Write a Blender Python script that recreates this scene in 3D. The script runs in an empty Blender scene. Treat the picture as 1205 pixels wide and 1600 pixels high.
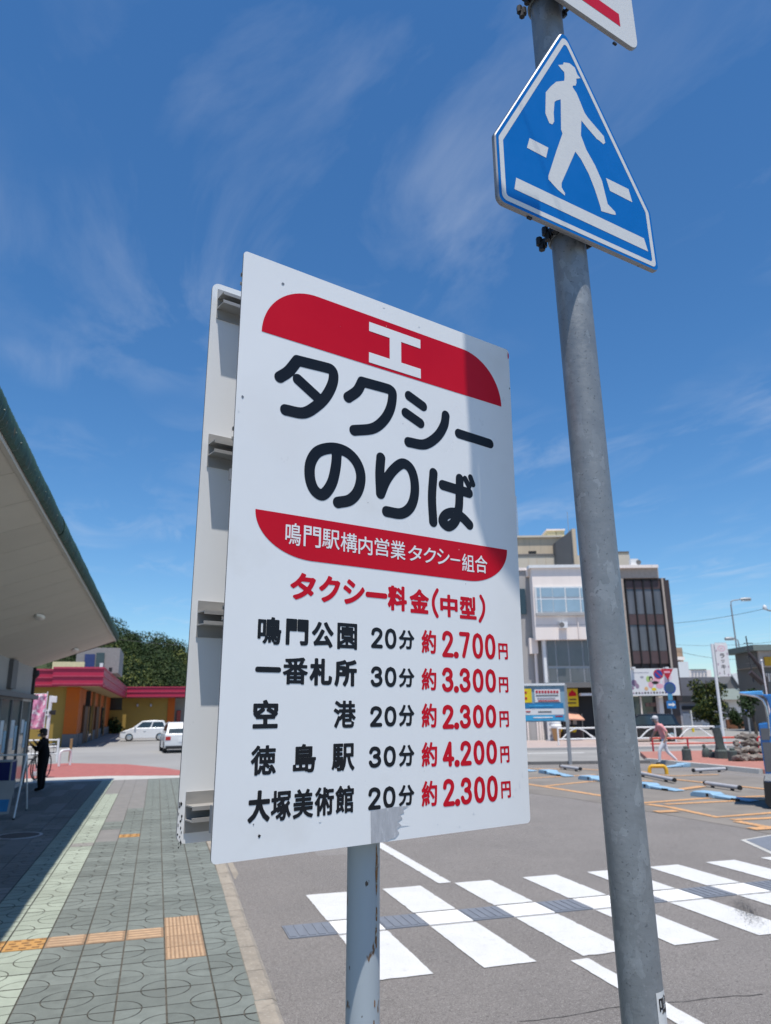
import bpy, bmesh, math, random
import numpy as np
from math import sin, cos, tan, pi, radians, degrees, hypot, atan2, sqrt
from mathutils import Vector, Matrix
random.seed(7); np.random.seed(7)
SC = bpy.context.scene
COL = SC.collection

# ------------------------------------------------------------------ camera
PW, PH, FPX, HC = 1205., 1600., 1150., 1.85
PITCH, YAW, ROLL = radians(15.1616), radians(16.8268), radians(-0.7)
_f = Vector((sin(YAW)*cos(PITCH), cos(YAW)*cos(PITCH), sin(PITCH)))
_r0 = Vector((cos(YAW), -sin(YAW), 0)); _u0 = _r0.cross(_f)
_r = cos(ROLL)*_r0 + sin(ROLL)*_u0; _u = -sin(ROLL)*_r0 + cos(ROLL)*_u0
CAMP = Vector((0, 0, HC))
cam_d = bpy.data.cameras.new('camera'); cam = bpy.data.objects.new('camera', cam_d); COL.objects.link(cam)
cam.matrix_world = Matrix(((_r.x, _u.x, -_f.x, 0), (_r.y, _u.y, -_f.y, 0), (_r.z, _u.z, -_f.z, HC), (0, 0, 0, 1)))
cam_d.sensor_fit = 'VERTICAL'; cam_d.sensor_height = 36.; cam_d.lens = 36.*FPX/PH
cam_d.clip_start = 0.05; cam_d.clip_end = 6000
cam_d.dof.use_dof = True; cam_d.dof.focus_distance = 1.5; cam_d.dof.aperture_fstop = cam_d.lens/3.4
SC.camera = cam

# ------------------------------------------------------------------ light
SUN_AZ, SUN_EL = radians(186.5), radians(74)
SUNV = Vector((sin(SUN_AZ)*cos(SUN_EL), cos(SUN_AZ)*cos(SUN_EL), sin(SUN_EL)))
sd = bpy.data.lights.new('sun', 'SUN'); sd.energy = 5.0; sd.angle = radians(0.53); sd.color = (1.0, 0.955, 0.885)
so = bpy.data.objects.new('sun', sd); COL.objects.link(so)
so.rotation_euler = (-SUNV).to_track_quat('-Z', 'Y').to_euler(); so.location = (0, 0, 60)
W = bpy.data.worlds.new('World'); SC.world = W; W.use_nodes = True
nt = W.node_tree; nt.nodes.clear(); N = nt.nodes; L = nt.links
def wn(t, **k):
    n = N.new(t)
    for a, b in k.items(): setattr(n, a, b)
    return n
out = wn('ShaderNodeOutputWorld'); bg = wn('ShaderNodeBackground'); bg.inputs[1].default_value = 0.12
sky = wn('ShaderNodeTexSky', sky_type='NISHITA'); sky.sun_disc = False
sky.sun_elevation = SUN_EL; sky.sun_rotation = SUN_AZ; sky.altitude = 0; sky.air_density = 1.0; sky.dust_density = 0.15; sky.ozone_density = 1.7
tc = wn('ShaderNodeTexCoord'); sep = wn('ShaderNodeSeparateXYZ'); L.new(tc.outputs['Generated'], sep.inputs[0])
mz = wn('ShaderNodeMath', operation='MAXIMUM'); mz.inputs[1].default_value = 0.04; L.new(sep.outputs[2], mz.inputs[0])
dx = wn('ShaderNodeMath', operation='DIVIDE'); L.new(sep.outputs[0], dx.inputs[0]); L.new(mz.outputs[0], dx.inputs[1])
dy = wn('ShaderNodeMath', operation='DIVIDE'); L.new(sep.outputs[1], dy.inputs[0]); L.new(mz.outputs[0], dy.inputs[1])
cmb = wn('ShaderNodeCombineXYZ'); L.new(dx.outputs[0], cmb.inputs[0]); L.new(dy.outputs[0], cmb.inputs[1])
mp = wn('ShaderNodeMapping'); mp.inputs['Rotation'].default_value = (0, 0, radians(24)); mp.inputs['Scale'].default_value = (1.9, 0.85, 1); mp.inputs['Location'].default_value = (0.35, 0.9, 0)
L.new(cmb.outputs[0], mp.inputs[0])
n1 = wn('ShaderNodeTexNoise'); n1.inputs['Scale'].default_value = 1.5; n1.inputs['Detail'].default_value = 10; n1.inputs['Roughness'].default_value = 0.60; n1.inputs['Distortion'].default_value = 0.7
L.new(mp.outputs[0], n1.inputs['Vector'])
n2 = wn('ShaderNodeTexNoise'); n2.inputs['Scale'].default_value = 0.9; n2.inputs['Detail'].default_value = 3
L.new(cmb.outputs[0], n2.inputs['Vector'])
r1 = wn('ShaderNodeMapRange'); r1.inputs[1].default_value = 0.47; r1.inputs[2].default_value = 0.80; L.new(n1.outputs[0], r1.inputs[0])
r2 = wn('ShaderNodeMapRange'); r2.inputs[1].default_value = 0.40; r2.inputs[2].default_value = 0.68; L.new(n2.outputs[0], r2.inputs[0])
mm = wn('ShaderNodeMath', operation='MULTIPLY'); L.new(r1.outputs[0], mm.inputs[0]); L.new(r2.outputs[0], mm.inputs[1])
m3 = wn('ShaderNodeMath', operation='MULTIPLY'); m3.inputs[1].default_value = 0.44; L.new(mm.outputs[0], m3.inputs[0])
mix = wn('ShaderNodeMix', data_type='RGBA'); mix.inputs[7].default_value = (5.6, 6.1, 6.9, 1)
hs = wn('ShaderNodeHueSaturation'); hs.inputs['Saturation'].default_value = 1.15; hs.inputs['Value'].default_value = 1.0
tn = wn('ShaderNodeVectorMath', operation='MULTIPLY'); tn.inputs[1].default_value = (0.80, 0.955, 1.09); L.new(sky.outputs[0], tn.inputs[0]); L.new(tn.outputs[0], hs.inputs['Color'])
L.new(m3.outputs[0], mix.inputs[0]); L.new(hs.outputs[0], mix.inputs[6])
L.new(mix.outputs[2], bg.inputs[0]); L.new(bg.outputs[0], out.inputs[0])
VS = SC.view_settings; VS.view_transform = 'Standard'; VS.look = 'None'; VS.exposure = 0.1; VS.gamma = 1.0
VS.use_curve_mapping = False
SC.render.engine = 'CYCLES'; SC.cycles.max_bounces = 6; SC.cycles.use_denoising = True

# ------------------------------------------------------------------ pixel helpers (survey of the place from the photograph)
def ray(px, py): return (px-PW/2)/FPX*_r - (py-PH/2)/FPX*_u + _f
def G(px, py, z=0.):
    d = ray(px, py); return CAMP + d*((z-HC)/d.z)
FWD = Vector((sin(YAW), cos(YAW), 0)); RGT = Vector((cos(YAW), -sin(YAW), 0))
def at(px, py, d):
    v = ray(px, py); return CAMP + v*(d/v.dot(FWD))
def cd(px, py, d):
    p = at(px, py, d); return Vector((p.dot(RGT), d, p.z))
def gcd(px, py, z=0.):
    p = G(px, py, z); return Vector((p.dot(RGT), p.dot(FWD), z))
def w_of(c, d): return RGT*c + FWD*d

# ------------------------------------------------------------------ materials
MATS = {}
def mat(name, col, rough=0.6, metal=0., var=0.12, vscale=6., bump=0., bscale=80., spec=0.5, rand=0., coords='Object', coat=0., emit=None, trans=0., speck=None, aniso=None, alpha=1.):
    if name in MATS: return MATS[name]
    m = bpy.data.materials.new(name); m.use_nodes = True; t = m.node_tree; b = t.nodes['Principled BSDF']
    b.inputs['Roughness'].default_value = rough; b.inputs['Metallic'].default_value = metal
    b.inputs['Specular IOR Level'].default_value = spec; b.inputs['Coat Weight'].default_value = coat
    b.inputs['Transmission Weight'].default_value = trans
    if coat: b.inputs['Coat Roughness'].default_value = 0.08
    tcn = t.nodes.new('ShaderNodeTexCoord'); vec = tcn.outputs[coords] if coords != 'World' else t.nodes.new('ShaderNodeNewGeometry').outputs['Position']
    if aniso:
        mpn = t.nodes.new('ShaderNodeMapping'); mpn.inputs['Scale'].default_value = aniso; t.links.new(vec, mpn.inputs[0]); vec = mpn.outputs[0]
    c = (*col, 1)
    nz = t.nodes.new('ShaderNodeTexNoise'); nz.inputs['Scale'].default_value = vscale; nz.inputs['Detail'].default_value = 8; nz.inputs['Roughness'].default_value = 0.62
    t.links.new(vec, nz.inputs['Vector'])
    mr = t.nodes.new('ShaderNodeMapRange'); mr.inputs[1].default_value = 0.3; mr.inputs[2].default_value = 0.7; mr.inputs[3].default_value = 1-var; mr.inputs[4].default_value = 1+var
    t.links.new(nz.outputs[0], mr.inputs[0]); last = mr.outputs[0]
    if rand:
        oi = t.nodes.new('ShaderNodeObjectInfo'); m2 = t.nodes.new('ShaderNodeMapRange'); m2.inputs[3].default_value = 1-rand; m2.inputs[4].default_value = 1+rand
        t.links.new(oi.outputs['Random'], m2.inputs[0]); mu = t.nodes.new('ShaderNodeMath'); mu.operation = 'MULTIPLY'
        t.links.new(last, mu.inputs[0]); t.links.new(m2.outputs[0], mu.inputs[1]); last = mu.outputs[0]
    vm = t.nodes.new('ShaderNodeVectorMath'); vm.operation = 'SCALE'; vm.inputs[0].default_value = col
    t.links.new(last, vm.inputs['Scale']); colout = vm.outputs[0]
    if speck:  # list of (scale, lo, hi, colour): dirt, chips or rust with shapes of their own
        for (s, lo, hi, sc) in speck:
            sn = t.nodes.new('ShaderNodeTexNoise'); sn.inputs['Scale'].default_value = s; sn.inputs['Detail'].default_value = 5
            t.links.new(vec, sn.inputs['Vector'])
            sr = t.nodes.new('ShaderNodeMapRange'); sr.inputs[1].default_value = lo; sr.inputs[2].default_value = hi; t.links.new(sn.outputs[0], sr.inputs[0])
            mx = t.nodes.new('ShaderNodeMix'); mx.data_type = 'RGBA'; mx.inputs[7].default_value = (*sc, 1)
            t.links.new(sr.outputs[0], mx.inputs[0]); t.links.new(colout, mx.inputs[6]); colout = mx.outputs[2]
    t.links.new(colout, b.inputs['Base Color'])
    rr = t.nodes.new('ShaderNodeMapRange'); rr.inputs[1].default_value = 0.3; rr.inputs[2].default_value = 0.7; rr.inputs[3].default_value = max(0.02, rough-0.08); rr.inputs[4].default_value = min(1, rough+0.08)
    t.links.new(nz.outputs[0], rr.inputs[0]); t.links.new(rr.outputs[0], b.inputs['Roughness'])
    if bump:
        bn = t.nodes.new('ShaderNodeTexNoise'); bn.inputs['Scale'].default_value = bscale; bn.inputs['Detail'].default_value = 6; bn.inputs['Roughness'].default_value = 0.7
        t.links.new(vec, bn.inputs['Vector'])
        bp = t.nodes.new('ShaderNodeBump'); bp.inputs['Strength'].default_value = bump; bp.inputs['Distance'].default_value = 0.01
        t.links.new(bn.outputs[0], bp.inputs['Height']); t.links.new(bp.outputs[0], b.inputs['Normal'])
    if emit: b.inputs['Emission Color'].default_value = (*emit[0], 1); b.inputs['Emission Strength'].default_value = emit[1]
    if alpha < 1: b.inputs['Alpha'].default_value = alpha
    MATS[name] = m; return m

M_asphalt = mat('asphalt', (0.200, 0.182, 0.170), 0.9, var=0.12, vscale=0.8, bump=0.9, bscale=140, spec=0.25, speck=[(0.5, .52, .75, (0.165, 0.15, 0.14)), (3.5, .60, .78, (0.16, 0.146, 0.136)), (42, .56, .68, (0.27, 0.25, 0.235)), (36, .58, .70, (0.125, 0.114, 0.107)), (95, .56, .66, (0.30, 0.28, 0.262)), (120, .57, .67, (0.085, 0.078, 0.073)), (230, .60, .68, (0.44, 0.42, 0.40)), (60, .70, .74, (0.50, 0.48, 0.45))])
M_asph2 = mat('asphalt_patch_dark', (0.155, 0.143, 0.135), 0.9, var=0.15, vscale=1.5, bump=0.9, bscale=150, speck=[(95, .56, .66, (0.24, 0.225, 0.21)), (130, .57, .67, (0.07, 0.065, 0.06))])
M_asph3 = mat('asphalt_patch_pale', (0.235, 0.218, 0.205), 0.9, var=0.15, vscale=1.5, bump=0.9, bscale=150, speck=[(95, .56, .66, (0.33, 0.31, 0.29)), (130, .57, .67, (0.11, 0.10, 0.095))])
M_lot = mat('parking_asphalt', (0.205, 0.185, 0.165), 0.92, var=0.2, vscale=0.5, bump=0.5, bscale=120, spec=0.2, speck=[(150, .62, .74, (0.28, 0.27, 0.26)), (0.9, .52, .75, (0.25, 0.225, 0.195))])
M_farroad = mat('far_asphalt', (0.27, 0.262, 0.25), 0.92, var=0.12, vscale=0.4, spec=0.2)
M_ground = mat('ground_concrete', (0.27, 0.262, 0.25), 0.92, var=0.12, vscale=0.15, spec=0.2)
M_white = mat('road_paint_white', (0.60, 0.595, 0.58), 0.7, var=0.04, vscale=5, bump=0.25, bscale=150, speck=[(2.2, .56, .8, (0.56, 0.55, 0.535)), (14, .60, .72, (0.52, 0.51, 0.49)), (70, .63, .70, (0.36, 0.34, 0.325)), (240, .62, .69, (0.30, 0.285, 0.27))])
M_orange = mat('road_paint_orange', (0.56, 0.30, 0.13), 0.8, var=0.2, vscale=3, speck=[(14, .55, .66, (0.24, 0.19, 0.15)), (60, .58, .7, (0.25, 0.2, 0.16))])
M_escort = mat('tactile_crossing_grey', (0.16, 0.175, 0.205), 0.75, var=0.1, vscale=10, bump=0.2)
M_escort_w = mat('tactile_crossing_white', (0.76, 0.745, 0.72), 0.7, var=0.06, vscale=10)
M_tile = mat('paver_green', (0.172, 0.190, 0.172), 0.88, var=0.14, vscale=9, bump=0.5, bscale=260, rand=0.14, spec=0.25, speck=[(320, .60, .70, (0.30, 0.33, 0.31)), (1.3, .52, .75, (0.145, 0.157, 0.142)), (5.0, .60, .74, (0.135, 0.147, 0.133)), (60, .70, .74, (0.08, 0.085, 0.08))], coords='World')
M_tile_l = mat('paver_pale_green', (0.325, 0.36, 0.295), 0.88, var=0.10, vscale=9, bump=0.45, bscale=260, rand=0.10, spec=0.25, speck=[(320, .62, .72, (0.46, 0.5, 0.44)), (1.3, .52, .75, (0.28, 0.305, 0.25)), (5.0, .60, .74, (0.27, 0.295, 0.24)), (60, .70, .74, (0.16, 0.17, 0.14))], coords='World')
M_tile_g = mat('paver_grey', (0.215, 0.205, 0.19), 0.88, var=0.14, vscale=9, bump=0.45, bscale=260, rand=0.2, spec=0.25, coords='World')
M_groove = mat('groove_dirt', (0.092, 0.086, 0.074), 0.95, var=0.35, vscale=25, spec=0.1, speck=[(40, .55, .7, (0.16, 0.145, 0.125))], coords='World')
M_patch = mat('patched_asphalt_grey', (0.20, 0.19, 0.18), 0.92, var=0.15, vscale=4, bump=0.4, bscale=200, coords='World')
M_tact = mat('tactile_tan', (0.43, 0.285, 0.175), 0.82, var=0.16, vscale=14, bump=0.2, bscale=120, rand=0.08, speck=[(26, .56, .75, (0.36, 0.26, 0.17)), (4, .6, .75, (0.40, 0.30, 0.21))], coords='World')
M_tact_o = mat('tactile_orange', (0.46, 0.245, 0.075), 0.82, var=0.18, vscale=14, bump=0.2, speck=[(30, .55, .7, (0.35, 0.22, 0.11))])
M_tactb = mat('tactile_tan_dirty', (0.27, 0.175, 0.105), 0.9, var=0.25, vscale=20, coords='World')
M_tact_d = mat('tactile_worn_bar', (0.25, 0.14, 0.06), 0.85, var=0.2, vscale=14)
M_kerb = mat('kerb_concrete', (0.31, 0.27, 0.22), 0.92, var=0.18, vscale=7, bump=0.8, bscale=120, rand=0.06, speck=[(11, .58, .75, (0.19, 0.17, 0.14)), (45, .58, .7, (0.42, 0.38, 0.32)), (2.0, .55, .75, (0.24, 0.21, 0.17))], coords='World')
M_red = mat('red_paving', (0.33, 0.105, 0.09), 0.9, var=0.15, vscale=3, bump=0.2, speck=[(5, .58, .75, (0.36, 0.16, 0.13))])
M_pale = mat('pale_concrete', (0.44, 0.43, 0.40), 0.9, var=0.12, vscale=2, bump=0.2)
M_signw = mat('sign_white', (0.84, 0.835, 0.825), 0.33, var=0.025, vscale=3, spec=0.5, speck=[(60, .775, .79, (0.40, 0.40, 0.42)), (7, .62, .82, (0.78, 0.765, 0.74)), (2.5, .58, .8, (0.81, 0.79, 0.765))])
M_signred = mat('sign_red_film', (0.60, 0.003, 0.018), 0.36, var=0.05, vscale=5, spec=0.22)
M_signblk = mat('sign_black_film', (0.008, 0.009, 0.013), 0.36, var=0.1, vscale=8, spec=0.3)
M_tape = mat('silver_tape', (0.44, 0.44, 0.455), 0.55, var=0.12, vscale=60, aniso=(3, 3, .6), bump=0.1, speck=[(90, .6, .72, (0.58, 0.58, 0.6))])
M_edge = mat('aluminium_edge', (0.35, 0.35, 0.36), 0.45, 0.8, var=0.2, vscale=40)
M_rail = mat('aluminium_rail', (0.40, 0.385, 0.365), 0.5, 0.35, var=0.1, vscale=40, aniso=(.3, 1, 1))
M_post = mat('painted_post', (0.40, 0.44, 0.465), 0.42, var=0.04, vscale=8, spec=0.5, aniso=(1, 1, .45), speck=[(42, .655, .69, (0.16, 0.075, 0.025)), (95, .70, .73, (0.08, 0.06, 0.045)), (18, .68, .73, (0.30, 0.17, 0.07))])
M_rust = mat('rust', (0.22, 0.10, 0.035), 0.9, var=0.5, vscale=80, speck=[(120, .5, .62, (0.42, 0.40, 0.33)), (60, .58, .7, (0.09, 0.04, 0.02))])
def galvanised():
    m = mat('galvanised_steel', (0.25, 0.265, 0.275), 0.46, 0.28, var=0.10, vscale=22, bump=0.15, bscale=60, speck=[(150, .62, .70, (0.14, 0.15, 0.16)), (55, .64, .70, (0.29, 0.30, 0.31))])
    t = m.node_tree; b = t.nodes['Principled BSDF']; tcn = t.nodes.new('ShaderNodeTexCoord')
    v = t.nodes.new('ShaderNodeTexVoronoi'); v.inputs['Scale'].default_value = 44
    wv = t.nodes.new('ShaderNodeTexNoise'); wv.inputs['Scale'].default_value = 26; wv.inputs['Detail'].default_value = 3
    mpn = t.nodes.new('ShaderNodeMapping'); mpn.inputs['Scale'].default_value = (1, 1, .55)
    vs = t.nodes.new('ShaderNodeVectorMath'); vs.operation = 'MULTIPLY_ADD'; vs.inputs[1].default_value = (.07, .07, .07)
    t.links.new(tcn.outputs['Object'], mpn.inputs[0]); t.links.new(mpn.outputs[0], wv.inputs['Vector'])
    t.links.new(wv.outputs['Color'], vs.inputs[0]); t.links.new(mpn.outputs[0], vs.inputs[2]); t.links.new(vs.outputs[0], v.inputs['Vector'])
    sepc = t.nodes.new('ShaderNodeSeparateColor'); t.links.new(v.outputs['Color'], sepc.inputs[0])
    mr = t.nodes.new('ShaderNodeMapRange'); mr.inputs[1].default_value = 0.74; mr.inputs[2].default_value = 1.0; mr.inputs[3].default_value = 0.96; mr.inputs[4].default_value = 1.20
    t.links.new(sepc.outputs[0], mr.inputs[0])
    old = b.inputs['Base Color'].links[0].from_socket
    vm = t.nodes.new('ShaderNodeVectorMath'); vm.operation = 'SCALE'; t.links.new(old, vm.inputs[0]); t.links.new(mr.outputs[0], vm.inputs['Scale'])
    t.links.new(vm.outputs[0], b.inputs['Base Color'])
    return m
M_galv = galvanised()
M_blue = mat('sign_blue_film', (0.001, 0.15, 0.48), 0.4, var=0.03, vscale=20, spec=0.2)
M_reflw = mat('sign_reflective_white', (0.70, 0.69, 0.665), 0.45, var=0.05, vscale=90, aniso=(1, 1, 6))
M_signback = mat('sign_back_grey', (0.30, 0.30, 0.31), 0.5, 0.3)
M_dark = mat('dark_metal', (0.03, 0.03, 0.032), 0.5, 0.4)
M_black = mat('black_rubber', (0.015, 0.015, 0.016), 0.7)
M_roofg = mat('roof_green_steel', (0.036, 0.080, 0.064), 0.5, var=0.3, vscale=5, spec=0.4, aniso=(1, 1, .25), speck=[(7, .60, .75, (0.06, 0.085, 0.07)), (22, .66, .72, (0.14, 0.11, 0.06))])
M_soffit = mat('soffit_panel', (0.54, 0.505, 0.44), 0.85, var=0.04, vscale=2, rand=0.03)
M_wallw = mat('station_wall', (0.34, 0.335, 0.32), 0.85, var=0.08, vscale=2)
M_graycol = mat('station_grey', (0.13, 0.13, 0.135), 0.7)
M_glass = mat('dark_glass', (0.03, 0.045, 0.05), 0.06, spec=0.8, var=0.2, vscale=1.5)
M_glassg = mat('station_glass', (0.05, 0.085, 0.085), 0.08, spec=0.8, var=0.3, vscale=0.7)
M_alum = mat('aluminium_frame', (0.40, 0.40, 0.41), 0.45, 0.5)
M_paper = mat('paper_poster', (0.60, 0.66, 0.68), 0.8)
M_navy = mat('navy_cloth', (0.015, 0.02, 0.12), 0.85)
M_lampd = mat('lamp_diffuser', (0.70, 0.68, 0.62), 0.5)
M_shopy = mat('shop_wall_yellow', (0.31, 0.20, 0.042), 0.85, var=0.06, vscale=1.5)
M_shopo = mat('shop_orange', (0.44, 0.095, 0.004), 0.8, var=0.08, vscale=2)
M_shopr = mat('shop_fascia_red', (0.40, 0.014, 0.055), 0.5, var=0.06, vscale=3)
M_shoppink = mat('shop_fascia_trim', (0.42, 0.045, 0.09), 0.5)
M_shopgray = mat('shop_base_grey', (0.13, 0.125, 0.13), 0.85)
M_cream = mat('cream_panel', (0.72, 0.62, 0.36), 0.7)
M_wood = mat('dark_wood', (0.12, 0.06, 0.03), 0.8)
M_woodl = mat('wood_post', (0.30, 0.17, 0.07), 0.8)
M_pinkb = mat('banner_pink', (0.70, 0.28, 0.42), 0.85, var=0.4, vscale=4, coords='Object', speck=[(6, .52, .6, (0.80, 0.76, 0.78)), (11, .6, .66, (0.6, 0.08, 0.22))])
M_railw = mat('white_painted_steel', (0.74, 0.74, 0.73), 0.45, var=0.06, vscale=5)
M_carw = mat('car_paint_white', (0.74, 0.75, 0.76), 0.25, var=0.01, coat=0.7)
M_cars = mat('car_paint_pearl', (0.70, 0.70, 0.69), 0.3, var=0.01, coat=0.6)
M_carb = mat('car_paint_black', (0.008, 0.009, 0.011), 0.2, var=0.01, coat=0.8)
M_carblue = mat('van_paint_blue', (0.02, 0.155, 0.44), 0.3, var=0.02, coat=0.6)
M_carlight = mat('van_paint_light_blue', (0.10, 0.36, 0.70), 0.3, var=0.02, coat=0.6)
M_taill = mat('tail_light', (0.42, 0.015, 0.015), 0.25)
M_chrome = mat('chrome', (0.65, 0.66, 0.68), 0.18, 0.9, var=0.05)
M_skin = mat('skin', (0.42, 0.25, 0.17), 0.6)
M_blackc = mat('black_clothes', (0.010, 0.010, 0.012), 0.95, spec=0.1)
M_hair = mat('dark_hair', (0.018, 0.014, 0.012), 0.7)
M_mask = mat('white_mask', (0.62, 0.63, 0.65), 0.8)
M_pinkshirt = mat('pink_shirt', (0.70, 0.30, 0.30), 0.85, var=0.1, vscale=8, bump=0.3, bscale=20)
M_whitetr = mat('pale_trousers', (0.62, 0.63, 0.66), 0.85, var=0.06, vscale=8, bump=0.3, bscale=20)
M_greyhair = mat('grey_hair', (0.50, 0.50, 0.51), 0.8)
M_bwhite = mat('building_white', (0.86, 0.765, 0.70), 0.85, var=0.05, vscale=0.8, aniso=(2.5, 2.5, .35), speck=[(1.6, .58, .8, (0.66, 0.60, 0.56))])
M_bgrey = mat('building_grey', (0.40, 0.385, 0.37), 0.85, var=0.07, vscale=0.8, aniso=(2.5, 2.5, .35), speck=[(1.6, .56, .8, (0.30, 0.29, 0.28))])
M_btile = mat('building_beige', (0.54, 0.44, 0.32), 0.85, var=0.08, vscale=0.7, aniso=(2.5, 2.5, .3), speck=[(1.6, .56, .8, (0.36, 0.32, 0.25))])
M_btile2 = mat('building_beige_panel', (0.60, 0.53, 0.43), 0.85, var=0.06, vscale=0.7)
M_bdark = mat('building_dark_grey', (0.16, 0.155, 0.15), 0.85, var=0.08, vscale=0.7)
M_bbrown = mat('building_brown', (0.050, 0.033, 0.032), 0.5, var=0.1)
M_bspan = mat('building_spandrel', (0.085, 0.052, 0.052), 0.55, var=0.1)
M_bbeige = mat('building_beige_frame', (0.40, 0.335, 0.285), 0.8)
M_bglass = mat('blue_glass', (0.30, 0.42, 0.50), 0.12, spec=0.7, var=0.15, vscale=0.6)
M_curt = mat('curtained_glass', (0.12, 0.12, 0.135), 0.2, spec=0.7, var=0.35, vscale=1.1, aniso=(1.8, 1, .25))
M_gglass = mat('grey_glass', (0.115, 0.12, 0.135), 0.12, spec=0.7, var=0.25, vscale=0.6)
M_bill = mat('billboard_white', (0.72, 0.71, 0.70), 0.6, var=0.03)
M_yel = mat('sign_yellow', (0.75, 0.55, 0.01), 0.5)
M_cyan = mat('sign_cyan', (0.05, 0.36, 0.62), 0.5)
M_cyand = mat('sign_cyan_dark', (0.02, 0.20, 0.42), 0.5)
M_pink = mat('print_pink', (0.75, 0.38, 0.45), 0.6)
M_green = mat('print_green', (0.40, 0.55, 0.18), 0.6)
M_prpl = mat('print_mauve', (0.30, 0.20, 0.28), 0.6)
M_flap = mat('flap_light_blue', (0.25, 0.41, 0.55), 0.55, var=0.08, vscale=6, speck=[(25, .62, .72, (0.2, 0.27, 0.32))])
M_bar = mat('wheel_stop_grey', (0.40, 0.40, 0.42), 0.6, var=0.1)
M_yelhoop = mat('hoop_yellow', (0.66, 0.36, 0.02), 0.5, var=0.1)
M_stone = mat('dark_green_stone', (0.055, 0.075, 0.07), 0.7, var=0.35, vscale=12, bump=0.6, bscale=30)
M_rock = mat('rock_grey', (0.20, 0.175, 0.15), 0.95, var=0.25, vscale=5, bump=0.8, bscale=25, rand=0.3)
M_leaf = mat('leaf_dark', (0.020, 0.040, 0.010), 0.7, var=0.45, vscale=0.35, spec=0.25)
M_leaf2 = mat('leaf_mid', (0.040, 0.060, 0.013), 0.7, var=0.4, vscale=0.5, spec=0.25)
M_leafy = mat('leaf_yellow_green', (0.095, 0.105, 0.02), 0.7, var=0.35, vscale=2.2, spec=0.25)
M_bark = mat('bark', (0.07, 0.055, 0.04), 0.95, var=0.3, vscale=10, bump=0.5)
M_hill = mat('hill_earth', (0.03, 0.045, 0.015), 0.95, var=0.4, vscale=0.2)
M_slate = mat('roof_slate', (0.16, 0.155, 0.17), 0.7, var=0.08, vscale=2)
M_lav = mat('wall_lavender_grey', (0.36, 0.355, 0.39), 0.8)
M_groof = mat('roof_grey_green', (0.17, 0.20, 0.18), 0.7)
M_blkwall = mat('wall_black', (0.03, 0.032, 0.035), 0.7)
M_bluegrey = mat('shutter_blue_grey', (0.20, 0.235, 0.30), 0.7)
M_plank = mat('brown_planks', (0.24, 0.105, 0.06), 0.85)
M_lamp = mat('street_lamp_grey', (0.33, 0.34, 0.35), 0.5, 0.4)
M_wire = mat('wire', (0.05, 0.05, 0.055), 0.7)
M_iron = mat('cast_iron', (0.09, 0.075, 0.07), 0.7, 0.3, var=0.3, vscale=20, bump=0.6, bscale=60)
M_signyr = mat('road_sign_red', (0.45, 0.01, 0.03), 0.4)
M_icewhite = mat('cream_swirl', (0.80, 0.79, 0.76), 0.6)
M_cone = mat('wafer_cone', (0.48, 0.28, 0.12), 0.7)

# ------------------------------------------------------------------ object helpers
def tag(o, label=None, cat=None, group=None, kind=None):
    if label: o['label'] = label
    if cat: o['category'] = cat
    if group: o['group'] = group
    if kind: o['kind'] = kind
    return o
class Frame:
    """a thing: an Empty at its base; children are authored in the frame's own axes about origin 'off'"""
    def __init__(s, name, label, cat, loc=(0, 0, 0), rotz=0., group=None, off=None, mtx=None):
        s.o = bpy.data.objects.new(name, None); COL.objects.link(s.o); s.o.empty_display_size = 0.2
        if mtx is not None: s.o.matrix_world = mtx
        else: s.o.location = loc; s.o.rotation_euler = (0, 0, rotz)
        s.off = Vector(off) if off is not None else Vector((0, 0, 0))
        tag(s.o, label, cat, group)
def wframe(name, label, cat, base, group=None):            # street aligned, authored in world coordinates
    b = Vector((base[0], base[1], base[2] if len(base) > 2 else 0)); return Frame(name, label, cat, b, 0, group, off=b)
def cframe(name, label, cat, c, d, group=None, z=0.):       # plaza aligned (rotated with the far street), authored in (c, d, z)
    p = w_of(c, d); return Frame(name, label, cat, (p.x, p.y, z), -YAW, group, off=(c, d, z))
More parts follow.
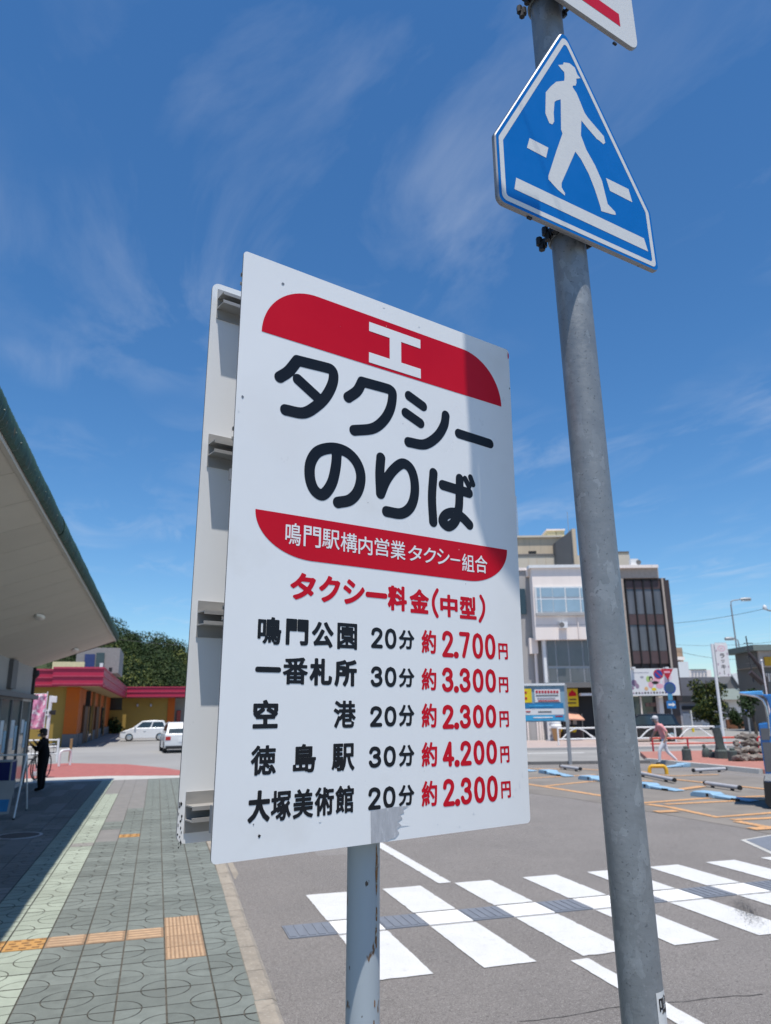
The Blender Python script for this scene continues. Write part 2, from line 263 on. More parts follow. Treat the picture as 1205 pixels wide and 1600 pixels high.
class MB:
    def __init__(s): s.v = []; s.f = []; s.m = []
    def add(s, vs, fs, mi=0):
        b = len(s.v); s.v += [tuple(v) for v in vs]; s.f += [tuple(b+i for i in f) for f in fs]; s.m += [mi]*len(fs); return s
    def box(s, x0, x1, y0, y1, z0, z1, mi=0):
        return s.add([(x0,y0,z0),(x1,y0,z0),(x1,y1,z0),(x0,y1,z0),(x0,y0,z1),(x1,y0,z1),(x1,y1,z1),(x0,y1,z1)],
                     [(0,3,2,1),(4,5,6,7),(0,1,5,4),(1,2,6,5),(2,3,7,6),(3,0,4,7)], mi)
    def hexa(s, p, mi=0):  # 8 points: bottom ring then top ring
        return s.add(p, [(0,3,2,1),(4,5,6,7),(0,1,5,4),(1,2,6,5),(2,3,7,6),(3,0,4,7)], mi)
    def prism(s, poly, a0, a1, axis='z', mi=0, cap=True):
        n = len(poly)
        def pt(p, a):
            return {'z': (p[0], p[1], a), 'y': (p[0], a, p[1]), 'x': (a, p[0], p[1])}[axis]
        vs = [pt(p, a0) for p in poly]+[pt(p, a1) for p in poly]
        fs = [(i, (i+1) % n, n+(i+1) % n, n+i) for i in range(n)]
        if cap: fs += [tuple(range(n-1, -1, -1)), tuple(range(n, 2*n))]
        return s.add(vs, fs, mi)
    def tube(s, pts, r, n=10, mi=0, cap=True):
        pts = [Vector(p) for p in pts]; rs = r if isinstance(r, (list, tuple)) else [r]*len(pts)
        vs = []; fs = []; ref = None
        for i, p in enumerate(pts):
            d = (pts[min(i+1, len(pts)-1)]-pts[max(i-1, 0)]).normalized()
            if ref is None:
                ref = Vector((0, 0, 1)) if abs(d.z) < .9 else Vector((1, 0, 0))
            a = (ref - d*ref.dot(d)).normalized(); ref = a; b = d.cross(a)
            for k in range(n):
                t = 2*pi*k/n; vs.append(p+(a*cos(t)+b*sin(t))*rs[i])
        for i in range(len(pts)-1):
            for k in range(n):
                k2 = (k+1) % n; fs.append((i*n+k, i*n+k2, (i+1)*n+k2, (i+1)*n+k))
        if cap: fs += [tuple(range(n-1, -1, -1)), tuple(range((len(pts)-1)*n, len(pts)*n))]
        return s.add(vs, fs, mi)
    def lathe(s, prof, n=16, c=(0, 0, 0), mi=0, axis='z'):
        vs = []; fs = []; m = len(prof)
        for k in range(n):
            t = 2*pi*k/n
            for (r, h) in prof:
                if axis == 'z': vs.append((c[0]+r*cos(t), c[1]+r*sin(t), c[2]+h))
                elif axis == 'x': vs.append((c[0]+h, c[1]+r*cos(t), c[2]+r*sin(t)))
                else: vs.append((c[0]+r*cos(t), c[1]+h, c[2]+r*sin(t)))
        for k in range(n):
            k2 = (k+1) % n
            for j in range(m-1): fs.append((k*m+j, k2*m+j, k2*m+j+1, k*m+j+1))
        return s.add(vs, fs, mi)
    def mesh(s, name, mats, off=(0, 0, 0), smooth=False):
        me = bpy.data.meshes.new(name); o = Vector(off)
        me.from_pydata([tuple(Vector(v)-o) for v in s.v], [], s.f)
        for m in (mats if isinstance(mats, (list, tuple)) else [mats]): me.materials.append(m)
        if isinstance(mats, (list, tuple)) and len(mats) > 1: me.polygons.foreach_set('material_index', s.m)
        bm = bmesh.new(); bm.from_mesh(me); bmesh.ops.recalc_face_normals(bm, faces=bm.faces); bm.to_mesh(me); bm.free()
        if smooth:
            me.polygons.foreach_set('use_smooth', [True]*len(me.polygons)); me.set_sharp_from_angle(angle=radians(38))
        me.update(); return me
    def build(s, name, mats, parent=None, smooth=False, bevel=0., off=None, recalc=True):
        if off is None: off = parent.off if isinstance(parent, Frame) else (0, 0, 0)
        o = bpy.data.objects.new(name, s.mesh(name, mats, off, smooth)); COL.objects.link(o)
        if parent is not None: o.parent = parent.o if isinstance(parent, Frame) else parent
        if bevel:
            b = o.modifiers.new('bevel', 'BEVEL'); b.width = bevel; b.segments = 2; b.limit_method = 'ANGLE'
        return o
def child_of(o, fr):   # sub-part holder: author in the same frame but parent to a part
    class P: pass
    p = Frame.__new__(Frame); p.o = o; p.off = fr.off; return p
def top(mb, name, mats, base, label, cat, group=None, kind=None, rotz=0., smooth=False, off=None):
    """a thing that is one mesh, origin at its base"""
    b = Vector((base[0], base[1], base[2] if len(base) > 2 else 0)); o = mb.build(name, mats, None, smooth, off=(b if off is None else off))
    o.location = b; o.rotation_euler = (0, 0, rotz); tag(o, label, cat, group, kind); return o
def sheet(name, poly, z, m, kind='structure', parent=None, th=None):
    mb = MB()
    if th: mb.prism(poly, z-th, z)
    else: mb.add([(p[0], p[1], z) for p in poly], [tuple(range(len(poly)))])
    o = mb.build(name, m, parent, off=(0, 0, 0))
    if kind and parent is None: o['kind'] = kind
    if not th and o.data.polygons[0].normal.z < 0: o.data.flip_normals()
    return o
def copy_tree(o, parent=None):
    c = o.copy(); COL.objects.link(c); c.parent = parent
    for ch in o.children: copy_tree(ch, c)
    return c

# ---- flat lettering as contoured faces (signed distance -> marching squares), no overlapping faces
def seg_dist(P, A, B):
    d = B-A; t = np.clip(((P[:, None, :]-A[None])*d[None]).sum(2)/np.maximum((d*d).sum(1), 1e-12)[None], 0, 1)
    q = A[None]+t[..., None]*d[None]-P[:, None, :]; return np.sqrt((q*q).sum(2))
def contour(f, xs, ys):
    """faces of region f<0 on grid; returns verts2d, faces"""
    vs = []; fs = []; idx = {}
    def vid(key, x, y):
        if key not in idx: idx[key] = len(vs); vs.append((x, y))
        return idx[key]
    ny, nx = f.shape
    inside = f < 0
    full = inside[:-1, :-1] & inside[:-1, 1:] & inside[1:, :-1] & inside[1:, 1:]
    anyi = inside[:-1, :-1] | inside[:-1, 1:] | inside[1:, :-1] | inside[1:, 1:]
    for j in range(ny-1):
        i = 0
        while i < nx-1:
            if full[j, i]:
                i0 = i
                while i < nx-1 and full[j, i]: i += 1
                fs.append((vid((j, i0), xs[i0], ys[j]), vid((j, i), xs[i], ys[j]), vid((j+1, i), xs[i], ys[j+1]), vid((j+1, i0), xs[i0], ys[j+1])))
                continue
            if anyi[j, i]:
                cs = [(j, i), (j, i+1), (j+1, i+1), (j+1, i)]; poly = []
                for k in range(4):
                    a, b = cs[k], cs[(k+1) % 4]; fa, fb = f[a], f[b]
                    if fa < 0: poly.append(vid(a, xs[a[1]], ys[a[0]]))
                    if (fa < 0) != (fb < 0):
                        t = fa/(fa-fb); key = (min(a, b), max(a, b))
                        poly.append(vid(key, xs[a[1]]+t*(xs[b[1]]-xs[a[1]]), ys[a[0]]+t*(ys[b[0]]-ys[a[0]])))
                if len(poly) >= 3: fs.append(tuple(poly))
            i += 1
    return vs, fs
def catmull(pts, n=6):
    P = [np.array(p, float) for p in pts]; P = [2*P[0]-P[1]]+P+[2*P[-1]-P[-2]]; o = []
    for i in range(1, len(P)-2):
        for k in range(n):
            t = k/n; o.append(.5*((2*P[i])+(-P[i-1]+P[i+1])*t+(2*P[i-1]-5*P[i]+4*P[i+1]-P[i+2])*t*t+(-P[i-1]+3*P[i]-3*P[i+1]+P[i+2])*t**3))
    o.append(P[-2]); return o
def strokes_shape(strokes, w, cell):
    """strokes: list of 2D polylines, thickness w -> verts, faces"""
    A = []; B = []
    for s in strokes:
        for a, b in zip(s[:-1], s[1:]): A.append(a); B.append(b)
    A = np.array(A, float); B = np.array(B, float); lo = np.minimum(A.min(0), B.min(0))-w; hi = np.maximum(A.max(0), B.max(0))+w
    xs = np.arange(lo[0], hi[0]+cell, cell); ys = np.arange(lo[1], hi[1]+cell, cell); gx, gy = np.meshgrid(xs, ys)
    P = np.c_[gx.ravel(), gy.ravel()]; f = np.full(len(P), 1e9)
    for k in range(0, len(P), 4000): f[k:k+4000] = seg_dist(P[k:k+4000], A, B).min(1)
    return contour((f-w/2).reshape(gx.shape), xs, ys)
_GL = {}
def glyph_outline(ch):
    if ch in _GL: return _GL[ch]
    c = bpy.data.curves.new('g', 'FONT'); c.body = ch; c.resolution_u = 3
    o = bpy.data.objects.new('g', c); COL.objects.link(o); bpy.context.view_layer.update()
    me = o.evaluated_get(bpy.context.evaluated_depsgraph_get()).to_mesh()
    V = np.array([v.co[:2] for v in me.vertices]); cnt = {}
    for p in me.polygons:
        vv = list(p.vertices)
        for a, b in zip(vv, vv[1:]+vv[:1]): k = (min(a, b), max(a, b)); cnt[k] = cnt.get(k, 0)+1
    E = [k for k, n in cnt.items() if n == 1]
    A = np.array([V[a] for a, b in E]); B = np.array([V[b] for a, b in E])
    o.to_mesh_clear(); bpy.data.objects.remove(o); bpy.data.curves.remove(c)
    _GL[ch] = (A, B); return A, B
def glyph_shape(ch, cx, cy, w, h, bold=0.02, res=64):
    """glyph fitted into w x h around (cx,cy), emboldened with rounded corners (bold in fractions of h)"""
    A, B = glyph_outline(ch); lo = np.minimum(A.min(0), B.min(0)); hi = np.maximum(A.max(0), B.max(0))
    e = bold*h; sc = np.array([(w-2*e)/max(hi[0]-lo[0], 1e-6), (h-2*e)/max(hi[1]-lo[1], 1e-6)])
    if hi[1]-lo[1] < .25*(hi[0]-lo[0]): sc[1] = sc[0]
    mid = (lo+hi)/2; A = (A-mid)*sc+[cx, cy]; B = (B-mid)*sc+[cx, cy]
    hw = max(w, h)/2+e; cell = 2*hw/res
    xs = np.arange(cx-w/2-2*cell-e, cx+w/2+2*cell+e, cell); ys = np.arange(cy-h/2-2*cell-e, cy+h/2+2*cell+e, cell); gx, gy = np.meshgrid(xs, ys); P = np.c_[gx.ravel(), gy.ravel()]
    f = np.empty(len(P)); par = np.empty(len(P), int)
    for k in range(0, len(P), 4000):
        Q = P[k:k+4000]; f[k:k+4000] = seg_dist(Q, A, B).min(1)
        yy = Q[:, 1][:, None]; c1 = (A[:, 1][None] > yy) != (B[:, 1][None] > yy)
        with np.errstate(divide='ignore', invalid='ignore'):
            xi = A[:, 0][None]+(yy-A[:, 1][None])/(B[:, 1]-A[:, 1])[None]*(B[:, 0]-A[:, 0])[None]
        par[k:k+4000] = (c1 & (xi > Q[:, 0][:, None])).sum(1) % 2
    f = np.where(par == 1, -f, f)-e
    return contour(f.reshape(gx.shape), xs, ys)
DIG = {'2': [catmull([(.04,.74),(.10,.92),(.30,1.0),(.52,.93),(.60,.76),(.52,.56),(.28,.28),(.03,.0)])+[np.array((.62,.0))]],
       '3': [catmull([(.04,.80),(.14,.96),(.32,1.0),(.50,.93),(.57,.76),(.48,.60),(.28,.54)]), catmull([(.28,.54),(.50,.48),(.61,.28),(.52,.08),(.32,0),(.12,.04),(.02,.20)])],
       '0': [catmull([(.33,1.0),(.12,.88),(.03,.5),(.12,.12),(.33,0),(.54,.12),(.63,.5),(.54,.88),(.33,1.0)])],
       '7': [[(.02,1.0),(.60,1.0),(.22,0.)]], '4': [[(.44,0),(.44,1.0),(.02,.26),(.62,.26)]], '.': [[(.0,.03),(.001,.03)]]}

# ================================================================== THE SETTING
# ground sheet to the horizon, then roads and pavements as thin sheets above it
sheet('ground', [(-900, -300), (1800, -300), (1800, 2500), (-900, 2500)], -0.05, M_ground)
RZ = -0.02
def wp(c, d): p = w_of(c, d); return (p.x, p.y)
road = sheet('road', [(0.8, -12), (45, -12), wp(40, 27.3), wp(-4, 27.3), (0.8, 26)], RZ, M_asphalt)
sheet('parking_ground', [tuple(G(*q)[:2]) for q in [(780, 1200), (1000, 1199), (1215, 1216), (1290, 1262), (1290, 1320), (1150, 1290), (1010, 1266), (900, 1247), (780, 1232)]], RZ+.004, M_lot)
sheet('far_road', [wp(-6, 27.4), wp(60, 27.4), wp(60, 37.2), wp(-6, 37.2)], -0.045, M_farroad)
sheet('side_road', [wp(17.2, 37.3), wp(90, 37.3), wp(90, 200), wp(40, 200)], -0.044, M_farroad)
fp = sheet('far_pavement', [wp(-6, 37.3), wp(17.0, 37.3), wp(17.0, 46.5), wp(-6, 46.5)], 0.06, mat('far_pavement_brick', (0.40, 0.32, 0.29), 0.9, var=0.1, vscale=3), th=0.11)
fk = sheet('far_kerb', [wp(-6, 37.12), wp(17.2, 37.12), wp(17.2, 37.28), wp(-6, 37.28)], 0.075, M_bgrey, th=0.13)
# white edge line of the far road
fl = Frame('far_road_line', None, None); fl.o['kind'] = 'structure'
for (c0, c1, d) in ((-5, 8.8, 34.6), (9.4, 14, 33.8)):
    sheet('line', [wp(c0, d), wp(c1, d), wp(c1, d+.35), wp(c0, d+.35)], -0.041, M_white, parent=fl.o)

# ---- pavement of scored pavers
pav = MB().add([(-6, -3, -.012), (.83, -3, -.012), (.83, 24.4, -.012), (-6, 24.4, -.012)], [(0, 1, 2, 3)]).build('pavement', M_groove, off=(0, 0, 0)); pav['kind'] = 'structure'
TW, TL, JG = 0.32, 0.32, 0.012
def arc(cx, cy, r, a0, a1, n): return [(cx+r*cos(a0+(a1-a0)*k/n), cy+r*sin(a0+(a1-a0)*k/n)) for k in range(n+1)]
def paver(mb, x0, y0, flip, m_top=0, m_gr=1, lo=False):
    s = TW-JG; ra, rb = .1565, .1645; n = 4 if lo else 7; cham = .003
    def P(p): return (x0+JG/2+(s-p[0] if flip else p[0]), y0+JG/2+p[1])
    qa = [(0, 0)]+arc(0, 0, ra, 0, pi/2, n); qb = [(s, s)]+arc(s, s, ra, pi, 1.5*pi, n)
    rem = [(rb, 0), (s, 0)]+arc(s, s, rb, 1.5*pi, pi, n)+[(0, s)]+arc(0, 0, rb, pi/2, 0, n)[:-1]
    dz = 0.0
    for poly in (qa, qb, rem):
        pp = [P(p) for p in poly]
        if flip: pp = pp[::-1]
        b = len(mb.v); k = len(pp)
        mb.add([(p[0], p[1], dz) for p in pp]+[(p[0], p[1], -.006) for p in pp], [tuple(range(k))], m_top); mb.f += [(b+i, b+(i+1) % k, b+k+(i+1) % k, b+k+i) for i in range(k)]; mb.m += [m_gr]*k
    mb.add([(x0+JG/2, y0+JG/2, -.006), (x0+TW-JG/2, y0+JG/2, -.006), (x0+TW-JG/2, y0+TL-JG/2, -.006), (x0+JG/2, y0+TL-JG/2, -.006)], [(0, 1, 2, 3)], m_gr)
TME = {}
for fl_ in (0, 1):
    for key, m in (('g', M_tile), ('l', M_tile_l), ('d', M_tile_g)):
        mb = MB(); paver(mb, 0, 0, fl_); TME[key, fl_] = mb.mesh('paver', [m, M_groove])
def proj(p):
    d = Vector(p)-CAMP; z = d.dot(_f); return (PW/2+FPX*d.dot(_r)/z, PH/2-FPX*d.dot(_u)/z, z)
X0C, Y0R = 0.82, 7.32
cells = []
for ci in range(1, 15):
    for ri in range(-25, 54):
        x = X0C-ci*TW; y = Y0R+ri*TL; xc, yc = x+TW/2, y+TL/2
        if y+TL > 24.35 or x < -3.75: continue
        key = 'g' if ci <= 5 else ('l' if ci <= 7 else 'd')
        if ci == 2 and -2 <= ri <= 1: key = 'pad'
        elif ri == 0 and ci in (3, 4, 5): key = 'bar'
        elif ri == 0 and ci >= 6: key = 'worn'
        elif ri == 18 and ci == 4: key = 'worn'
        elif ci == 5 and 17 <= ri <= 20 or ci == 5 and ri >= 24 or ci == 4 and ri >= 30 or ci == 6 and ri >= 40: key = 'patch'
        elif ci == 6 and ri == 16: key = 'd'
        if key == 'd' and (ci >= 9 and (ri // 5 + ci) % 3 == 0): key = 'patch'
        u, v, z = proj((xc, yc, 0)); vis = z > 0 and -40 < u < 470 and v < 1660
        cells.append((not vis, z if z > 0 else 99., ci, ri, x, y, key))
cells.sort()
rest = {'g': MB(), 'l': MB(), 'd': MB()}; npav = 0; cut = 300
def bar_tile():
    mb = MB(); s = TW-JG; mb.box(JG/2, TW-JG/2, JG/2, TL-JG/2, -.03, 0, 1)
    for k in range(4):
        yy = .045+k*.0755; mb.hexa([(.02, yy, 0), (s-.012, yy, 0), (s-.012, yy+.034, 0), (.02, yy+.034, 0), (.025, yy+.006, .005), (s-.017, yy+.006, .005), (s-.017, yy+.028, .005), (.025, yy+.028, .005)])
    return mb
def rib_tile():
    mb = MB(); mb.box(JG/2, TW-JG/2, JG/2-.003, TL-JG/2+.003, -.03, 0, 1)
    for k in range(9):
        xx = .018+k*.0325; mb.hexa([(xx, .014, 0), (xx+.022, .014, 0), (xx+.022, TL-.014, 0), (xx, TL-.014, 0), (xx+.003, .018, .004), (xx+.019, .018, .004), (xx+.019, TL-.018, .004), (xx+.003, TL-.018, .004)])
    return mb
def worn_tile():
    mb = MB(); mb.box(JG/2, TW-JG/2, JG/2, TL-JG/2, -.03, 0)
    for j in range(4):
        for i in range(3):
            xx = .03+i*.1+(j % 2)*.03; yy = .04+j*.075
            mb.box(xx, xx+.055, yy, yy+.022, 0, .004, 1)
    return mb
SP = {'bar': bar_tile().mesh('tactile_paver', [M_tact, M_tactb]), 'pad': rib_tile().mesh('tactile_paver', [M_tact, M_tactb]), 'worn': worn_tile().mesh('tactile_paver', [M_tact_o, M_tact_d])}
for (hid, z, ci, ri, x, y, key) in cells:
    flip = (ci+ri) % 2
    if key in SP:
        o = bpy.data.objects.new('tactile_paver', SP[key]); COL.objects.link(o); o.parent = pav; o.location = (x, y, 0.001); continue
    if key == 'patch': continue
    if npav < cut and not hid:
        o = bpy.data.objects.new('paver', TME[key, flip]); COL.objects.link(o); o.parent = pav
        o.location = (x, y, random.uniform(-.0012, .0012)); o.rotation_euler = (random.uniform(-.003, .003), random.uniform(-.003, .003), 0); npav += 1
    else: paver(rest[key], x, y, flip, lo=True)
for key, m in (('g', M_tile), ('l', M_tile_l), ('d', M_tile_g)):
    if rest[key].v: o = rest[key].build('far_pavers', [m, M_groove], pav); o['kind'] = 'stuff'
for (xa, xb, ya, yb) in ((X0C-5*TW+.004, X0C-4*TW-.004, Y0R+17*TL, Y0R+21*TL), (X0C-5*TW+.004, X0C-4*TW-.004, Y0R+24*TL, 24.3), (X0C-4*TW, X0C-3*TW-.004, Y0R+30*TL, 24.3), (X0C-6*TW+.004, X0C-5*TW-.004, Y0R+40*TL, 24.3), (-3.74, X0C-8*TW-.004, 4, 24.3)):
    MB().box(xa, xb, ya, yb, -.03, -.003).build('asphalt_patch', M_patch, pav)
# kerb stones
kb = bpy.data.objects.new('kerb', None); COL.objects.link(kb); kb['kind'] = 'structure'
for k in range(0, 36):
    y0 = 2.6+k*.6; xo = .825-.018*max(0, 10.5-y0); xo1 = .825-.018*max(0, 10.5-y0-.6); w = .152; j = .004+random.uniform(0, .003)
    jx = random.uniform(-.004, .004)
    p = [(xo+jx, y0+j), (xo+w+jx, y0+j), (xo1+w+jx, y0+.6-j), (xo1+jx, y0+.6-j)]
    t = [(xo+jx+.006, y0+j+.004), (xo+w+jx-.03, y0+j+.004), (xo1+w+jx-.03, y0+.6-j-.004), (xo1+jx+.006, y0+.6-j-.004)]
    mb = MB(); mb.hexa([(*a, -.08) for a in p]+[(*a, -.006) for a in p]); mb.v = mb.v[:]; mb = MB()
    r0 = [(*a, -.08) for a in p]; r1 = [(p[0][0], p[0][1], -.004), (p[1][0], p[1][1], -.017), (p[2][0], p[2][1], -.017), (p[3][0], p[3][1], -.004)]; r2 = [(*a, .004) for a in t]
    mb.add(r0+r1+r2, [(0, 1, 5, 4), (1, 2, 6, 5), (2, 3, 7, 6), (3, 0, 4, 7), (4, 5, 9, 8), (5, 6, 10, 9), (6, 7, 11, 10), (7, 4, 8, 11), (8, 9, 10, 11)])
    mb.build('kerb_stone', M_kerb, kb)
# concrete gutter seam that runs out of the kerb
MB().add([(.99, 9.5, RZ+.003), (1.06, 9.8, RZ+.003), (1.06, 24, RZ+.003), (.99, 24, RZ+.003)], [(0, 1, 2, 3)]).build('gutter_strip', M_kerb, kb)
# red paving across the forecourt entrance
sheet('red_paving', [(-6, 26.4), (-1.4, 26.5), (.9, 25.6), (1.6, 24.6), (1.3, 26.6), (.4, 29.4), (-1.0, 32.2), (-3.2, 34.0), (-6, 34)], -0.035, M_red)
sheet('concrete_strip', [(-6, 24.42), (1.7, 24.42), (1.55, 24.55), (.85, 25.5), (-1.4, 26.42), (-6, 26.32)], -0.03, M_pale)

# ---- crossing
cw = bpy.data.objects.new('crosswalk', None); COL.objects.link(cw); cw['kind'] = 'structure'
def rect(name, x0, x1, y0, y1, z, m, par, jit=.005):
    c = [(x0, y0), (x1, y0), (x1, y1), (x0, y1)]; P = []
    for a, b in zip(c, c[1:]+c[:1]):
        n = max(2, int(hypot(b[0]-a[0], b[1]-a[1])/.05))
        for k in range(n):
            q = jit*(random.random() if random.random() > .06 else -2.2*random.random()); t = k/n; cx, cy = (x0+x1)/2, (y0+y1)/2
            px, py = a[0]+(b[0]-a[0])*t, a[1]+(b[1]-a[1])*t; P.append((px+(q if px > cx else -q)*(abs(b[0]-a[0]) < 1e-6), py+(q if py > cy else -q)*(abs(b[1]-a[1]) < 1e-6), z))
    return MB().add(P, [tuple(range(len(P)))]).build(name, m, par)
E0, E1 = 6.97, 7.37
for k in range(10):
    x0 = 1.63+.842*k; x1 = x0+.435; dy = .02*k*0
    rect('stripe', x0, x1, 5.76, E0-.045, RZ+.006, M_white, cw); rect('stripe', x0, x1, E1+.045, 8.46, RZ+.006, M_white, cw)
    def escort(xa, xb, m, nb):
        mb = MB(); mb.box(xa, xb, E0, E1, RZ-.01, RZ+.009)
        for q in range(nb):
            xx = xa+(q+.5)*(xb-xa)/nb; mb.prism([(xx-.03, E0+.03), (xx+.03, E0+.03), (xx+.03, E1-.03), (xx-.03, E1-.03)], RZ+.009, RZ+.0135)
        mb.build('tactile_strip', m, cw)
    escort(x0+.004, x1-.004, M_escort_w, 5)
    escort(x0-.842+.435+.004 if k else 1.2, x0-.004, M_escort, 5)
ln = bpy.data.objects.new('lane_line', None); COL.objects.link(ln); ln['kind'] = 'structure'
rect('line', 3.14, 3.29, 8.5, 24, RZ+.006, M_white, ln); rect('line', 3.17, 3.32, -6, 5.70, RZ+.006, M_white, ln)

M_crack = mat('asphalt_crack', (0.045, 0.042, 0.04), 0.95, var=0.4, vscale=30)
def crack(pts, w, name='crack'):
    P = []
    for a, b in zip(pts, pts[1:]):
        a = Vector((*a, 0)); b = Vector((*b, 0)); n = max(2, int((b-a).length/.09))
        for k in range(n): P.append(a.lerp(b, k/n)+Vector((random.uniform(-.02, .02), random.uniform(-.02, .02), 0)))
    vs = []
    for k, p in enumerate(P):
        d = (P[min(k+1, len(P)-1)]-P[max(k-1, 0)]).normalized(); q = Vector((-d.y, d.x, 0))*w*random.uniform(.3, 1.); vs += [p+q, p-q]
    MB().add([(v.x, v.y, RZ+.0022) for v in vs], [(2*k, 2*k+1, 2*k+3, 2*k+2) for k in range(len(P)-1)]).build(name, M_crack, road)
crack([tuple(G(*q, RZ)[:2]) for q in ((815, 1597), (880, 1588), (955, 1576), (1050, 1566), (1210, 1552))], .006)
# older, darker and paler patches in the asphalt
for (poly, m) in (([(2.2, 10.6), (3.05, 10.5), (3.08, 15), (2.25, 15.1)], M_asph3),):
    sheet('road_patch', poly, RZ+.0014, m, parent=road)
# black tyre scuff flakes on the crossing paint
mb = MB()
for k in range(1100):
    t = random.gauss(0, 1); x = 5.47+.30*t*.5+random.gauss(0, .05); y = 6.42+.22*t+random.gauss(0, .07); r0 = random.uniform(.002, .007); a0 = random.random()*6
    if y > E0-.06: continue
    mb.add([(x+r0*cos(a0+q*1.57)*random.uniform(.5, 1), y+r0*1.6*sin(a0+q*1.57)*random.uniform(.5, 1), RZ+.0075+.00002*k) for q in range(4)], [(0, 1, 2, 3)])
o = mb.build('tyre_scuff', M_crack, cw); o['kind'] = 'stuff'
# ---- parking bays
def q3(cx, cy): return (810+cx/3.0506, 1040+cy/3.0506)
pm = bpy.data.objects.new('parking_marking', None); COL.objects.link(pm); pm['kind'] = 'structure'
def ribbon(pts, w, z, m, par, name='line'):
    P = [Vector((*G(*q3(*p))[:2], 0)) for p in pts]; mb = MB(); vs = []
    for i, p in enumerate(P):
        d = (P[min(i+1, len(P)-1)]-P[max(i-1, 0)]).normalized(); nrm = Vector((-d.y, d.x, 0))*w/2
        vs += [p+nrm, p-nrm]
    mb.add([(v.x, v.y, z) for v in vs], [(2*i, 2*i+1, 2*i+3, 2*i+2) for i in range(len(P)-1)]); mb.build(name, m, par)
ORL = [[(20, 488), (205, 491)], [(300, 490), (385, 496)], [(20, 537), (130, 530), (370, 517)], [(20, 558), (160, 580), (400, 618)], [(105, 574), (330, 551), (420, 546)],
       [(590, 652), (885, 630), (1205, 618)], [(700, 658), (945, 646), (1205, 634)], [(615, 658), (720, 672), (945, 719), (1230, 697)], [(1020, 732), (1230, 722)], [(1040, 739), (1230, 775)],
       [(585, 516), (750, 524), (955, 517)], [(585, 504), (740, 540), (1190, 588)], [(590, 548), (640, 550)], [(1110, 776), (1230, 769)], [(655, 695), (755, 690)], [(760, 590), (880, 574)]]
for i, pl in enumerate(ORL): ribbon(pl, .18 if i < 13 else .25, RZ+.008+.0006*i, M_orange, pm)

# ================================================================== TAXI RANK SIGN
BA, BB, BC = 0.33392, -0.01577, -0.00265
def frame_axes(a, b, c):
    r = Vector((cos(a), sin(a), 0)); n = Vector((sin(a), -cos(a), 0)); u = Vector((0, 0, 1))
    n2 = cos(b)*n+sin(b)*u; u2 = -sin(b)*n+cos(b)*u
    return cos(c)*r+sin(c)*u2, -sin(c)*r+cos(c)*u2, n2
br, bu, bn = frame_axes(BA, BB, BC); BCT = Vector((0.4249, 1.3536, 2.1587)); BW, BH = 0.69533, 1.0643
def plane_uv(px, py, ctr, r, u, n, back=0.):
    d = ray(px, py); c = ctr-n*back; t = (c-CAMP).dot(n)/d.dot(n); P = CAMP+d*t-c; return P.dot(r), P.dot(u)
def buv(px, py, back=0.): return plane_uv(px, py, BCT, br, bu, bn, back)
POST_Y = .0755
pr_ = (buv(569, 1340, POST_Y)[0]+buv(566, 1560, POST_Y)[0])/2
base = BCT+br*pr_-bn*POST_Y; hgt = base.z/bu.z; base = base-bu*hgt
mt = Matrix(((br.x, -bn.x, bu.x, base.x), (br.y, -bn.y, bu.y, base.y), (br.z, -bn.z, bu.z, base.z), (0, 0, 0, 1)))
ts = Frame('taxi_rank_sign', 'white taxi fare signboard with red bands on a slim pale post', 'sign', mtx=mt, off=(pr_, POST_Y, -hgt))
# authored in board coordinates: x = right, y = back, z = up about the board centre
def rrect(w, h, r, n=6):
    o = []
    for (cx, cy, a) in ((w/2-r, h/2-r, 0), (-w/2+r, h/2-r, pi/2), (-w/2+r, -h/2+r, pi), (w/2-r, -h/2+r, 1.5*pi)): o += arc(cx, cy, r, a, a+pi/2, n)
    return o
def plate(name, poly, y0, y1, mats, par, bev=.0006):
    mb = MB(); n = len(poly)
    mb.add([(p[0], y0, p[1]) for p in poly]+[(p[0], y1, p[1]) for p in poly], [tuple(range(n))], 0)
    mb.f += [tuple(range(2*n-1, n-1, -1))]+[(i, (i+1) % n, n+(i+1) % n, n+i) for i in range(n)]; mb.m += [0]+[1]*n
    return mb.build(name, mats, par)
fb = plate('front_board', rrect(BW, BH, .009), 0, .003, [M_signw, M_edge], ts)
rb = plate('rear_board', [(p[0], p[1]+.008) for p in rrect(BW, BH, .016)], .148, .151, [M_signw, M_edge], ts)
FB = child_of(fb, ts); RB = child_of(rb, ts)
post = MB().tube([(pr_, POST_Y, -hgt-.02), (pr_, POST_Y, .50)], .03025, 28).build('post', M_post, ts, smooth=True)
PST = child_of(post, ts)
# rust streak on the post's right flank, built as a thin scab of its own
for (zc, hh, a, wa) in ((-.585, .05, .55, .12), (-.66, .016, .56, .10), (-.695, .022, .52, .11), (-.80, .008, .42, .06), (-.83, .007, .36, .06), (-.915, .012, .30, .05), (-.95, .006, .40, .05), (-1.01, .009, .33, .07)):
    mb = MB(); pts = []
    for k in range(14):
        t = 2*pi*k/14; rr = random.uniform(.65, 1.1); aa = a+wa*rr*cos(t)-.95; z = zc+hh*rr*sin(t); pts.append((pr_+.0306*sin(aa+.7), POST_Y-.0306*cos(aa+.7), z))
    mb.add(pts+[tuple(sum(p[i] for p in pts)/14 for i in range(3))], [(k, (k+1) % 14, 14) for k in range(14)]); mb.build('rust_patch', M_rust, PST)
